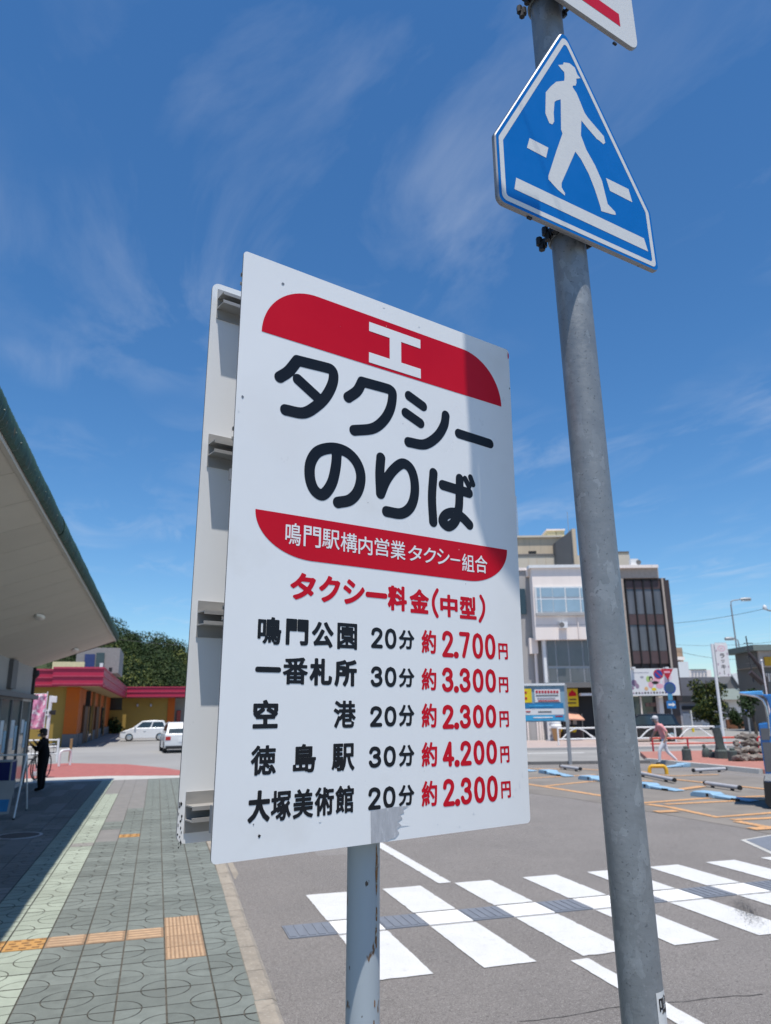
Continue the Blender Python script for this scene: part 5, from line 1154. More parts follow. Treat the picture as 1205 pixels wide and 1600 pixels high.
# bicycles parked at the station end
def bicycle(label, loc, rotz, m):
    f = Frame('bicycle', label, 'bicycle', loc, rotz, 'bicycles parked by the station corner')
    for x in (-.52, .52):
        MB().tube([(x+.33*cos(t), 0, .34+.33*sin(t)) for t in np.linspace(0, 2*pi, 29)], .018, 6).build('tyre', M_black, f, smooth=True)
        mb = MB()
        for t in np.linspace(0, pi, 8): mb.tube([(x+.32*cos(t), 0, .34+.32*sin(t)), (x-.32*cos(t), 0, .34-.32*sin(t))], .002, 3)
        mb.build('spokes', M_chrome, f)
    mb = MB(); mb.tube([(-.52, 0, .34), (-.08, 0, .30), (.36, 0, .72), (.34, 0, .60), (-.16, 0, .62)], .018, 8); mb.tube([(-.08, 0, .30), (-.2, 0, .82)], .018, 8); mb.tube([(-.52, 0, .34), (-.16, 0, .66)], .012, 8); mb.tube([(.52, 0, .34), (.36, 0, .74), (.32, 0, .95)], .018, 8); mb.build('frame', m, f, smooth=True)
    MB().tube([(.18, -.27, .98), (.28, -.2, 1.0), (.33, 0, .96), (.28, .2, 1.0), (.18, .27, .98)], .012, 8).build('handlebar', M_chrome, f, smooth=True)
    MB().prism([(-.34, -.08), (-.30, .08), (-.12, .05), (-.02, 0), (-.12, -.05)][::-1], .82, .88).build('saddle', M_black, f, bevel=.02)
    MB().lathe([(0, .0), (.09, .0), (.09, .008), (0, .008)], 16, (-.08, .03, .30), axis='y').build('chainring', M_chrome, f); mb = MB(); mb.box(.44, .72, -.16, .16, .70, .72); 
    for (a, b) in (((.44, -.16), (.72, -.16)), ((.72, -.16), (.72, .16)), ((.72, .16), (.44, .16)), ((.44, .16), (.44, -.16))): mb.tube([(*a, .95), (*b, .95)], .006, 5); mb.tube([(*a, .72), (*a, .95)], .005, 5)
    mb.build('basket', M_dark, f); MB().tube([(-.1, 0, .25), (-.02, .12, .0)], .008, 6).build('kickstand', M_chrome, f)
bicycle('dark bicycle leaning at the station wall end', (-3.55, 24.9, 0), 1.25, M_dark); bicycle('bicycle half hidden behind the dark-clothed person', (-3.3, 26.0, 0), 1.4, M_bar)

# ================================================================== FAR RIGHT: PLAZA AND BUILDINGS (axes c right, d away)
def PB(fr, name, m, x0, x1, y0, y1, d, dep=.05, z0=None, ym=None, **k):
    ym = (y0+y1)/2 if ym is None else ym; a = cd(x0, ym, d).x; b = cd(x1, ym, d).x; xm = (x0+x1)/2
    zt = cd(xm, y0, d).z; zl = cd(xm, y1, d).z if z0 is None else z0
    return MB().box(a, b, min(d, d+dep), max(d, d+dep), zl, zt).build(name, m, fr, **k)
D1 = 46.0
wb = cframe('white_office_building', 'white three-storey building with blue upper windows behind the pole', 'building', cd(900, 1150, D1).x, D1)
YM = 960
PB(wb, 'wall', M_bwhite, 835, 972, 885, 999, D1, .5, ym=YM); PB(wb, 'parapet_cap', M_railw, 831, 974, 882, 886.5, D1-.15, .8, ym=YM)
PB(wb, 'rear_mass', M_bgrey, 845, 972, 886, 1160, D1+3, 8, z0=0, ym=YM)
PB(wb, 'side_wing', M_bgrey, 800, 847, 890, 1160, D1+1.2, 6, z0=0, ym=YM); PB(wb, 'wing_cap', M_bwhite, 800, 847, 887, 891, D1+1.1, 1, ym=YM)
PB(wb, 'side_window', M_glass, 800, 823, 920, 960, D1+1.12, .06, ym=YM)
for (x, y0, y1) in ((829, 899, 1066),):
    a = cd(x, y0, D1+1); b = cd(x+3, y1, D1+1); MB().tube([(a.x, D1+.95, a.z), (a.x, D1+.95, 0)], .10, 10).build('downpipe', M_bwhite, wb, smooth=True); MB().box(a.x-.28, a.x+.28, D1+.7, D1+1.18, a.z-.1, a.z+.35).build('rainwater_head', M_bwhite, wb, bevel=.05)
    c_ = cd(x+3, 995, D1+1); MB().box(c_.x-.26, c_.x+.26, D1+.75, D1+1.15, cd(x, 1020, D1).z, cd(x, 995, D1).z).build('pipe_box', M_bwhite, wb)
PB(wb, 'edge_trim', M_railw, 849, 853.5, 999.5, 1150, D1+.3, .4, z0=0.1, ym=YM+60)
WF = child_of(PB(wb, 'window_frame', M_railw, 838, 972, 916, 962, D1-.10, .08, ym=YM), wb)
xs4 = [840, 847, 866, 886, 909, 932, 955, 971]
for i in range(len(xs4)-1):
    for (ya, yb_) in ((918.5, 932.5), (936.5, 955.5)):
        PB(WF, 'pane', M_bglass, xs4[i]+(1 if i not in (2, 5) else .4), xs4[i+1]-(1 if i not in (1, 4) else .4), ya, yb_, D1-.13, .02, ym=YM)
PB(wb, 'sill', M_bgrey, 838, 972, 957, 961, D1-.2, .19, ym=YM)
LF = child_of(PB(wb, 'lower_frame', M_alum, 854, 972, 999.5, 1066, D1+.5, .06, ym=YM+60), wb)
for i, (a, b) in enumerate(((856, 868), (870, 888), (890, 910), (912, 932), (934, 953), (955, 971))):
    for (ya, yb_) in ((1001, 1040.5), (1044, 1065)): PB(LF, 'pane', M_gglass, a, b, ya, yb_, D1+.46, .02, ym=YM+60)
PB(wb, 'beam', M_bdark, 852, 974, 1066, 1074, D1+.2, .6, ym=1070); PB(wb, 'shop_front_wall', M_bbrown, 856, 905, 1074, 1160, D1+1.2, .3, z0=.0, ym=1115); PB(wb, 'dark_entry', M_blkwall, 905, 972, 1074, 1160, D1+1.6, .3, z0=0.0, ym=1115)
PB(wb, 'base_panel', M_bgrey, 800, 856, 1128, 1160, D1+.9, .25, z0=0.0, ym=1140); 
for x in (823, 838, 846): PB(wb, 'shutter_post', M_bwhite, x, x+2.2, 1090, 1160, D1+.8, .1, z0=.0, ym=1120)
PB(wb, 'white_ledge', M_railw, 908, 930, 1083, 1087, D1+.4, .5, ym=1085)
for (x, y0_, y1_) in ((880, 971, 981), (1000, 873, 884)):
    o = PB(wb, 'air_conditioner', M_railw, x-6, x+6, y0_, y1_, D1-.35, .34, ym=YM); q = cd(x-2, (y0_+y1_)/2, D1-.36); MB().prism([(q.x+.16*cos(k*.5236), q.z+.16*sin(k*.5236)) for k in range(12)], D1-.362, D1-.352, axis='y').build('fan_grille', M_bdark, child_of(o, wb))
for x in (902,): MB().tube([(cd(x, YM, D1).x, D1-.06, cd(x, 964, D1).z), (cd(x, YM, D1).x, D1-.06, cd(x, 998, D1).z)], .035, 6).build('conduit', M_bwhite, wb)
PB(wb, 'joint_line', M_bgrey, 836, 972, 975.6, 976.2, D1-.006, .005, ym=YM)
# yellow shop sign
ys = cframe('yellow_shop_sign', 'yellow fascia sign with red mark above the souvenir stall', 'sign', cd(893, 1090, D1).x, D1+.9, z=cd(893, 1105, D1+.9).z)
PB(ys, 'panel', M_yel, 880, 903.5, 1076, 1104, D1+.9, .12); 
def disc(fr, name, m, px, py, rx, d, n=14, y_=0, rz=None):
    c = cd(px, py, d); rr = rx*d/1190; r2 = (rz or rx)*d/1190; MB().prism([(c.x+rr*cos(2*pi*k/n), c.z+r2*sin(2*pi*k/n)) for k in range(n)], d-.004-y_, d+.02, axis='y').build(name, m, fr)
c_ = cd(894.5, 1083.5, D1+.88); r = .17
MB().prism([(c_.x-.24, c_.z-.16), (c_.x+.24, c_.z-.16), (c_.x+.2, c_.z+.06), (c_.x+.08, c_.z+.12), (c_.x, c_.z+.22), (c_.x-.08, c_.z+.12), (c_.x-.2, c_.z+.06)], D1+.87, D1+.895, axis='y').build('red_mark', M_signred, ys)
c_ = cd(885, 1089, D1); vs, fs = strokes_shape([[(c_.x-.12+p[0]*.36, c_.z-.28+p[1]*.6) for p in DIG['2'][0]]], .10, .03); MB().add([(v[0], D1+.88, v[1]) for v in vs], fs).build('numeral', M_black, ys)
for k, (xa, xb, y) in enumerate(((890, 900.5, 1093), (884, 900.5, 1098.5))): PB(ys, 'print_line', M_wood, xa, xb, y-1, y+1, D1+.885, .01)
# souvenir stall under it
stl = cframe('souvenir_stall', 'small stall with red striped awning and yellow goods', 'stall', cd(893, 1150, D1).x, D1+.2)
a = cd(880, 1112, D1); b = cd(909, 1116, D1)
MB().hexa([(a.x, D1-.6, a.z-.45), (b.x, D1-.6, b.z-.35), (b.x, D1+1.1, b.z), (a.x, D1+1.1, a.z), (a.x, D1-.6, a.z-.38), (b.x, D1-.6, b.z-.28), (b.x, D1+1.1, b.z+.08), (a.x, D1+1.1, a.z+.08)]).build('awning', mat('awning_orange', (0.62, 0.32, 0.22), 0.8), stl)
PB(stl, 'counter', M_bbrown, 880, 912, 1137, 1160, D1+.3, .7, z0=.0, ym=1145)
for x in (882, 911): PB(stl, 'post', M_bdark, x-.5, x+.5, 1115, 1160, D1+.2, .08, z0=.0, ym=1138)
for x, m in ((889, M_lav), (898, M_bgrey)): PB(stl, 'hanging_shirt', m, x-3, x+3, 1118, 1132, D1+.5, .05)
for i, x in enumerate((877, 893, 900)):
    c_ = cd(x, 1140.5, D1-.1); o = MB().lathe([(0, -.2), (.14, -.14), (.19, 0), (.14, .14), (0, .2)], 12, (c_.x, D1-.1+.5, c_.z)); o.build('yellow_lantern', M_yel, stl, smooth=True)
# oversized ice cream sign and tall white notice board
c_ = cd(871, 1160, D1-.8); z0_ = .06
f = cframe('ice_cream_model', 'giant soft ice cream cone model outside the stall', 'shop model', c_.x, D1-.8, z=z0_)
MB().lathe([(0, 0), (.16, .0), (.20, .1), (.27, .62), (.30, .66), (.30, .72)], 16, (c_.x, D1-.8, z0_)).build('cone', M_cone, f, smooth=True)
MB().lathe([(.29, .72), (.33, .82), (.30, .92), (.27, .95), (.29, 1.02), (.24, 1.14), (.20, 1.16), (.21, 1.22), (.14, 1.34), (.04, 1.46), (0, 1.5)], 16, (c_.x, D1-.8, z0_)).build('swirl', M_icewhite, f, smooth=True)
f = cframe('tall_notice_board', 'tall narrow white notice board left of the ice cream model', 'notice board', cd(861, 1160, D1-.5).x, D1-.5, z=.06)
PB(f, 'panel', M_bill, 856, 866, 1124, 1158, D1-.5, .06, ym=1140)
for k, y in enumerate((1131, 1140, 1150)): PB(f, 'print_block', M_lav, 858.5, 862, y-2, y+2, D1-.51, .012, ym=1140)
c_ = cd(861, 1160, D1-.5); MB().box(c_.x-.25, c_.x+.25, D1-.62, D1-.3, .06, .12).build('foot', M_bar, f)
# beige rear building
D2 = 62.
rbd = cframe('beige_rear_building', 'beige tiled block with grey stair tower behind the white building', 'building', cd(870, 1150, D2).x, D2)
PB(rbd, 'tiled_storey', M_btile, 790, 880, 839, 866, D2, 6, ym=880); PB(rbd, 'lower_storey', M_btile2, 790, 985, 868, 1165, D2-.3, 8, z0=0, ym=880); PB(rbd, 'ledge', M_bdark, 790, 880, 865.5, 868.5, D2-.35, 1, ym=880)
PB(rbd, 'roof_cap', M_btile2, 790, 882, 836.5, 839.5, D2-.2, 6.5, ym=880)
for x in (826, 839, 853): PB(rbd, 'panel_joint', M_btile, x-.2, x+.2, 869, 884, D2-.33, .03, ym=876)
PB(rbd, 'vent', M_black, 826, 838, 861, 865, D2-.03, .05)
PB(rbd, 'roof_tank', M_cream, 855, 868.5, 828, 837.5, D2+1, 2); PB(rbd, 'roof_tank', M_cream, 869.5, 882, 828, 837.5, D2+1, 2); PB(rbd, 'tank_cap', M_bwhite, 854, 883, 826.5, 829, D2+.9, 2.2)
a0_ = cd(872, 843, D2-2); a1_ = cd(896, 826, D2-3.2); lo_ = cd(876, 884, D2-2)
MB().hexa([(a0_.x, D2-1, 0), (a1_.x, D2-3, 0), (a1_.x+.1, D2+3, 0), (a0_.x, D2+3, 0), (a0_.x, D2-1, a0_.z), (a1_.x, D2-3, a1_.z), (a1_.x+.1, D2+3, a1_.z), (a0_.x, D2+3, a0_.z)]).build('stair_tower', M_bdark, rbd); PB(rbd, 'tower_edge', M_btile, 895.5, 901, 826, 886, D2-3.1, 5, z0=0, ym=850)
PB(rbd, 'roof_hut', M_btile2, 940, 984, 863, 884, D2-.2, 4, ym=876); PB(rbd, 'hut_cap', M_bdark, 940, 984.5, 861.5, 863.5, D2-.3, 4.4, ym=876)
c_ = cd(813, 838, D2); MB().tube([(c_.x, D2+1, c_.z-.3), (c_.x, D2+1, cd(811, 770, D2).z)], .05, 6).build('mast', M_alum, rbd); c_ = cd(893, 826, D2); MB().tube([(c_.x, D2+1, c_.z-.3), (c_.x, D2+1, cd(893, 795, D2).z)], .025, 6).build('mast', M_alum, rbd)
# brown glass building
D3 = 45.6
bb = cframe('brown_glass_building', 'brown glazed three-storey building with beige frame right of the pole', 'building', cd(1015, 1150, D3).x, D3)
PB(bb, 'frame_band', M_bbeige, 972, 1036, 886.5, 903, D3, 7, ym=YM); PB(bb, 'cornice', M_bwhite, 970, 1037, 882.5, 887, D3-.2, 7.4, ym=YM)
PB(bb, 'left_pier', M_bbeige, 972, 979, 903.5, 1045, D3-.02, 1, ym=YM); PB(bb, 'core', M_bbrown, 979, 1046, 903.5, 1046, D3+.25, 7, ym=YM); PB(bb, 'right_pier', M_bbeige, 1039.5, 1042.5, 903, 1044, D3-.05, .25, ym=YM); PB(bb, 'right_return', M_bbrown, 1043, 1051, 906, 1095, D3+.1, 7, ym=YM)
cols_ = [982, 996, 1010, 1024, 1038.5]
for i in range(4):
    PB(bb, 'spandrel', M_bspan, cols_[i]+1, cols_[i+1]-1, 908, 920, D3+.14, .09, ym=YM)
    PB(bb, 'window_pane', M_curt, cols_[i]+1, cols_[i+1]-1, 920.5, 959.5, D3+.18, .05, ym=YM); PB(bb, 'spandrel', M_bspan, cols_[i]+1, cols_[i+1]-1, 960, 976, D3+.14, .09, ym=YM)
    PB(bb, 'window_pane', M_curt, cols_[i]+1, cols_[i+1]-1, 976.5, 1017, D3+.18, .05, ym=YM); PB(bb, 'spandrel', M_bspan, cols_[i]+1, cols_[i+1]-1, 1017.5, 1037, D3+.14, .09, ym=YM)
for x in cols_: PB(bb, 'mullion', M_black, x-.7, x+.7, 905, 1044, D3+.05, .12, ym=YM)
PB(bb, 'ground_wall', M_bbrown, 1040, 1064, 1088, 1150, D3+.35, 6, z0=.02, ym=1120); PB(bb, 'shop_glass', M_glass, 972, 1032, 1088, 1150, D3+.8, .1, z0=.02, ym=1120); PB(bb, 'pillar', M_bwhite, 1032, 1039, 1088, 1150, D3+.25, .5, z0=.02, ym=1120); PB(bb, 'door_post', M_bwhite, 1003, 1005, 1088, 1150, D3+.7, .12, z0=.02, ym=1120)
for (x0_, x1_, y0_, y1_) in ((1010, 1028, 1098, 1104), (1012, 1026, 1113, 1118)): PB(bb, 'shop_display', M_bspan, x0_, x1_, y0_, y1_, D3+.72, .05, ym=1110)
# billboard
bl = cframe('picture_billboard', 'wide white billboard with flowers and a dark-haired figure', 'billboard', cd(1020, 1090, D3-.4).x, D3-.4, z=cd(1020, 1087, D3-.4).z)
DBL = D3-.4
PB(bl, 'panel', M_bill, 972, 1061, 1044.5, 1087, DBL, .18, ym=1066)
# generic picture: mauve blossom, figure, flower shapes, a row of dots
for (x, y, rx, rz, m) in ((991, 1067, 4.5, 5, M_prpl), (996, 1072, 3, 4, M_prpl), (988, 1075, 3, 3, M_prpl), (1013, 1061, 3.5, 5, M_green), (1017, 1070, 4, 5, M_pink), (1026, 1063, 6, 5, M_pink), (1031, 1072, 6, 4, M_pink), (1022, 1077, 4, 2.5, M_yel), (1010, 1076, 3, 3, mat('print_orange', (0.75, 0.42, 0.2), .6)), (1040, 1066, 5, 7, mat('print_pale_pink', (0.74, 0.56, 0.6), .6)), (1046, 1058, 4, 5, mat('print_pale_pink', (0.74, 0.56, 0.6), .6)), (1035, 1055, 3, 3, mat('print_cream', (0.74, 0.64, 0.45), .6)), (1003, 1058, 3, 2, M_lav)):
    disc(bl, 'print_flower', m, x, y, rx, DBL, 9, .002+.001*random.random(), rz)
disc(bl, 'print_figure', M_hair, 1017, 1060.5, 3.2, DBL, 12, .006, 4.2); disc(bl, 'print_figure', mat('print_skin', (0.72, 0.55, 0.45), .6), 1017.3, 1062, 1.7, DBL, 10, .008, 2.4); disc(bl, 'print_figure', M_hair, 1024, 1066.5, 5.5, DBL, 10, .007, 2.5)
for k in range(13): disc(bl, 'print_dot', [M_prpl, M_black, M_bspan][k % 3], 990+k*4.6, 1083-.1*k, 1.5, DBL, 8, .003)
PB(bl, 'print_line', M_lav, 990, 1014, 1050.5, 1051.5, DBL-.006, .005)
PB(bl, 'top_lamp', M_railw, 988, 993, 1042, 1044.4, DBL-.3, .4); PB(bl, 'top_lamp', M_railw, 1040, 1045, 1042, 1044.4, DBL-.3, .4)
# black car in front of the shop
c_ = cd(1002, 1158, 43.6); make_car('black_car', 'black car parked behind the white arched railing', (*w_of(c_.x-.1, 43.4)[:2], .06), -YAW+pi, 4.2, 1.7, 1.5, M_carb, hood=.22)
# information board at the car park edge
DI = 27.2
ib = cframe('information_board', 'blue and yellow parking information board on grey posts', 'notice board', cd(889, 1197, DI).x, DI)
cpost = cd(888, 1140, DI).x; cpl = cpost-3.0
for c in (cpost, cpl): MB().box(c-.055, c+.055, DI, DI+.11, RZ, cd(889, 1069, DI).z).build('post', M_lamp, ib)
PB(ib, 'cap', M_railw, 770, 884.5, 1068, 1071.5, DI-.12, .3, ym=1095); PB(ib, 'backing', mat('board_blue_grey', (0.22, 0.34, 0.42), 0.6), 770, 883, 1071.6, 1128, DI-.06, .1, ym=1095)
for (nm, m, x0_, x1_, y0_, y1_) in (('yellow_panel', M_yel, 800, 831.5, 1076, 1098), ('white_panel', M_bill, 836, 876, 1077, 1097), ('dark_blue_band', M_cyand, 800, 880, 1099, 1107), ('white_band', M_bill, 800, 880, 1107.5, 1117), ('cyan_band', M_cyan, 800, 880, 1117.5, 1126)):
    PB(ib, nm, m, x0_, x1_, y0_, y1_, DI-.09, .025, ym=1095)
for k in range(8): PB(ib, 'print_mark', M_signyr, 838+k*4.6, 841.4+k*4.6, 1079, 1083, DI-.1, .008, ym=1095)
for (xa, xb, y, m) in ((838, 873, 1086.5, M_bdark), (840, 868, 1091, M_lav), (841, 874, 1095, M_taill), (826, 864, 1103, M_cyan), (840, 861, 1112, M_bdark), (821, 828, 1112, M_taill), (832, 862, 1121, M_icewhite), (866, 878, 1119, M_taill)): PB(ib, 'print_line', m, xa, xb, y-.9, y+.9, DI-.1, .008, ym=1095)
for (x, y) in ((822, 1082), (822, 1091)): PB(ib, 'print_mark', M_signyr, x-1.5, x+2, y-1.6, y+1.6, DI-.1, .008, ym=1095)
# white arched railing along the far pavement
ar = cframe('arched_railing', 'white steel railing with arched bars along the far pavement', 'railing', cd(1000, 1169, 39.7).x, 39.7, z=.06)
DA = 39.7; cl_ = gcd(890, 1170).x; cr_ = cd(1119, 1168, DA).x; nsec = 4; sw = (cr_-cl_)/nsec
def raz(z): return .06+z
for k in range(nsec+1):
    c = cl_+k*sw; MB().tube([(c, DA, .05), (c, DA, raz(.86))], .045, 10).build('post', M_railw, ar, smooth=True)
for z in (.84, .30): MB().tube([(cl_, DA, raz(z)), (cr_, DA, raz(z))], .04, 8).build('rail', M_railw, ar, smooth=True)
for k in range(nsec):
    c0 = cl_+k*sw; MB().tube([(c0+sw*(.10+.8*t), DA, raz(.32+.50*sin(pi*t))) for t in np.linspace(0, 1, 15)], .035, 8).build('arch', M_railw, ar, smooth=True)
    MB().tube([(c0+sw*.60, DA+.04, raz(.80)), (c0+sw*.95, DA+.04, raz(.35))], .02, 6).build('brace', M_railw, ar, smooth=True)
# road sign post with four plates in front of the brown building
DS = 43.0
c0 = cd(1053, 1142, DS).x
f = cframe('road_sign_post', 'grey post with round red-bordered, red triangle and blue arrow signs', 'sign post', c0, DS, z=.06)
ptop = cd(1044, 1046, DS).z; MB().tube([(c0, DS, .05), (c0, DS, ptop)], .04, 10).build('post', M_lamp, f, smooth=True); MB().tube([(c0, DS, .05), (c0, DS, .55)], .06, 10).build('yellow_sleeve', M_yel, f, smooth=True)
def rdisc(px, py, r, m1, m2):
    c = cd(px, py, DS); a = MB().prism([(c.x+r*cos(2*pi*k/24), c.z+r*sin(2*pi*k/24)) for k in range(24)], DS-.09, DS-.07, axis='y').build('round_sign', m1, f); MB().prism([(c.x+r*.8*cos(2*pi*k/24), c.z+r*.8*sin(2*pi*k/24)) for k in range(24)], DS-.096, DS-.091, axis='y').build('sign_face', m2, child_of(a, f)); return a, c
M_rblue = mat('road_sign_blue', (0.015, 0.06, 0.30), 0.4); M_rblue2 = mat('road_sign_bright_blue', (0.02, 0.16, 0.42), 0.4)
a, c = rdisc(1028, 1053.5, .28, M_signyr, M_rblue)
MB().add([(c.x-.2, DS-.1, c.z+.15), (c.x-.15, DS-.1, c.z+.2), (c.x+.2, DS-.1, c.z-.15), (c.x+.15, DS-.1, c.z-.2)], [(0, 1, 2, 3)]).build('diagonal_bar', M_signyr, child_of(a, f))
c = cd(1042, 1053, DS); t = MB().prism([(c.x-.36, c.z+.28), (c.x+.36, c.z+.28), (c.x, c.z-.34)], DS-.09, DS-.07, axis='y').build('triangle_sign', M_signyr, f); PB(child_of(t, f), 'sign_print', M_pink, 1037.5, 1047, 1048.5, 1051.5, DS-.1, .008)
rdisc(1046, 1075, .34, M_rblue, mat('road_sign_grey_blue', (0.04, 0.09, 0.16), 0.4))
PB(f, 'small_plate', mat('sign_teal', (0.06, 0.26, 0.42), .5), 1044, 1051, 1084, 1094, DS-.09, .02)
o = PB(f, 'arrow_sign', M_rblue2, 1042, 1056, 1095, 1107, DS-.09, .02); c = cd(1049, 1101, DS)
MB().add([(c.x-.2, DS-.095, c.z-.05), (c.x+.04, DS-.095, c.z-.05), (c.x+.04, DS-.095, c.z-.12), (c.x+.2, DS-.095, c.z), (c.x+.04, DS-.095, c.z+.12), (c.x+.04, DS-.095, c.z+.05), (c.x-.2, DS-.095, c.z+.05)], [tuple(range(7))]).build('white_arrow', M_reflw, child_of(o, f))
MB().tube([(cd(1028, 1053, DS).x, DS-.04, cd(1028, 1053, DS).z), (c0, DS-.04, cd(1028, 1053, DS).z)], .02, 6).build('bracket', M_lamp, f)
# tall vertical shop banner sign
DBN = 36.5; c0 = cd(1128, 1130, DBN).x
f = cframe('vertical_shop_sign', 'tall white vertical shop sign on a white pole with katakana letters', 'shop sign', c0, DBN)
ptop = cd(1112, 1006, DBN).z; ct = cd(1118, 1060, DBN).x; MB().tube([(c0, DBN, -.04), (c0, DBN, ptop)], .07, 12).build('pole', M_railw, f, smooth=True)
xa = c0+.10; xb = c0+.10+.62; zt_ = cd(1120, 1007, DBN).z; zb_ = cd(1130, 1057, DBN).z
pn = MB().box(xa, xb, DBN-.05, DBN+.05, zb_, zt_).build('sign_panel', M_bill, f); PN = child_of(pn, f)
for k in range(9): MB().prism([(xa+.03+k*.065, zt_), (xa+.075+k*.065, zt_), (xa+.055+k*.065, zt_+.10)], DBN-.04, DBN+.04, axis='y').build('top_fringe', M_bill, PN)
hh = (zt_-zb_)
vs, fs = strokes_shape([[((xa+xb)/2+.17*cos(t), zt_-hh*.13+.12*sin(t)) for t in np.linspace(0, 2*pi, 20)], [((xa+xb)/2-.06, zt_-hh*.13), ((xa+xb)/2+.06, zt_-hh*.13)]], .03, .012); MB().add([(v[0], DBN-.053, v[1]) for v in vs], fs).build('crest', M_pink, PN)
for k, ch in enumerate('ラッキー'):
    zc_ = zt_-hh*(.36+.17*k)
    if ch == 'ー': vs, fs = strokes_shape([[((xa+xb)/2, zc_+.09), ((xa+xb)/2, zc_-.09)]], .04, .012)
    else: s_ = .17 if ch == 'ッ' else .23; vs, fs = glyph_shape(ch, (xa+xb)/2, zc_, s_, s_, .05, 30)
    MB().add([(v[0], DBN-.053, v[1]) for v in vs], fs).build('letter', M_bdark, PN)
for (dx_, q) in ((.05, .2), (.56, .3), (.06, .62), (.55, .7), (.08, .9), (.5, .95)): MB().prism([(xa+dx_-.03, zb_+hh*(1-q)), (xa+dx_, zb_+hh*(1-q)-.07), (xa+dx_+.03, zb_+hh*(1-q)), (xa+dx_, zb_+hh*(1-q)+.07)], DBN-.054, DBN-.051, axis='y').build('print_flower', M_prpl, PN)
# street lamps
def street_lamp(label, px, ybase, ytop, d, arm, flip=1):
    c = cd(px, (ybase+ytop)/2, d).x; zt = cd(px, ytop, d).z; k = d/75.
    f = cframe('street_lamp', label, 'street lamp', c, d, 'street lamps along the side road', z=-.05)
    MB().tube([(c, d, -.05), (c, d, zt-.4)], [.11*k, .07*k], 10).build('pole', M_lamp, f, smooth=True)
    MB().tube([(c, d, zt-.5), (c+flip*.05, d, zt-.12), (c+flip*.3, d, zt), (c+flip*arm*.75, d, zt+.1)], .06*k, 8).build('arm', M_lamp, f, smooth=True)
    mb = MB(); x = c+flip*arm*.7
    mb.lathe([(0, -.55), (.10, -.5), (.20, -.2), (.24, .15), (.20, .45), (0, .55)], 12, (0, 0, 0), axis='x'); mb.v = [(x+flip*(.5+v[0]*1.1)*k, d+v[1]*k, zt+.12+v[2]*.75*k) for v in mb.v]; mb.build('lamp_head', M_lamp, f, smooth=True)
    MB().box(x+flip*.1*k if flip > 0 else x-1.0*k, x+1.0*k if flip > 0 else x-.1*k, d-.15*k, d+.15*k, zt-.08*k, zt+.0).build('lens', M_lampd, f)
street_lamp('tall grey street lamp with its head bent to the right', 1155, 1142, 938, 75., 1.5)
street_lamp('smaller farther street lamp beside the tall one', 1163, 1140, 999, 100., .55, -1)
# side signs by the lamp foot
# island with brick paving
isl = [gcd(1013, 1190), gcd(1193, 1208)]; A_ = isl[0]; B_ = isl[1]; 
ip = [wp(A_.x, A_.y), wp(B_.x, B_.y), wp(B_.x+6, B_.y-1.5), wp(B_.x+9, 33.4), wp(A_.x+1.2, 32.4)]
def zsheet(name, poly, z0, z1, m):
    mb = MB().prism(poly, z0, z1); o = mb.build(name, m); o['kind'] = 'structure'; return o
zsheet('island_paving', ip, -.05, .10, mat('island_brick', (0.36, 0.155, 0.12), 0.9, var=0.2, vscale=6))
# kerb stones round the island front
ik = bpy.data.objects.new('island_kerb', None); COL.objects.link(ik); ik['kind'] = 'structure'
pa2 = Vector((*ip[0], 0)); pb2 = Vector((*ip[1], 0)); dd = (pb2-pa2); nseg = 11; nn = Vector((dd.y, -dd.x, 0)).normalized()
if nn.dot(Vector((0, 0, 0))-pa2) < 0: nn = -nn
for k in range(nseg):
    a = pa2+dd*((k+.01)/nseg)+nn*.01; b = pa2+dd*((k+.99)/nseg)+nn*.01; MB().hexa([(a.x, a.y, -.05), (b.x, b.y, -.05), (b.x+nn.x*.15, b.y+nn.y*.15, -.05), (a.x+nn.x*.15, a.y+nn.y*.15, -.05), (a.x, a.y, .12), (b.x, b.y, .12), (b.x+nn.x*.13, b.y+nn.y*.13, .115), (a.x+nn.x*.13, a.y+nn.y*.13, .115)]).build('kerb_stone', M_pale, ik)
# red low fence behind the island
f = cframe('low_red_fence', 'low red pipe fence along the back of the brick island', 'fence', 14, 33.0, z=.1)
for c in np.arange(11.3, 19, 1.5): MB().tube([(c, 33, .0), (c, 33, .62)], .04, 8).build('post', M_signyr, f, smooth=True)
MB().tube([(11.2, 33, .60), (18.8, 33, .60)], .04, 8).build('rail', mat('fence_red', (0.55, 0.10, 0.06), .5), f, smooth=True); MB().tube([(11.2, 33, .38), (18.8, 33, .38)], .03, 8).build('rail', mat('fence_red', (0.55, 0.10, 0.06), .5), f, smooth=True)
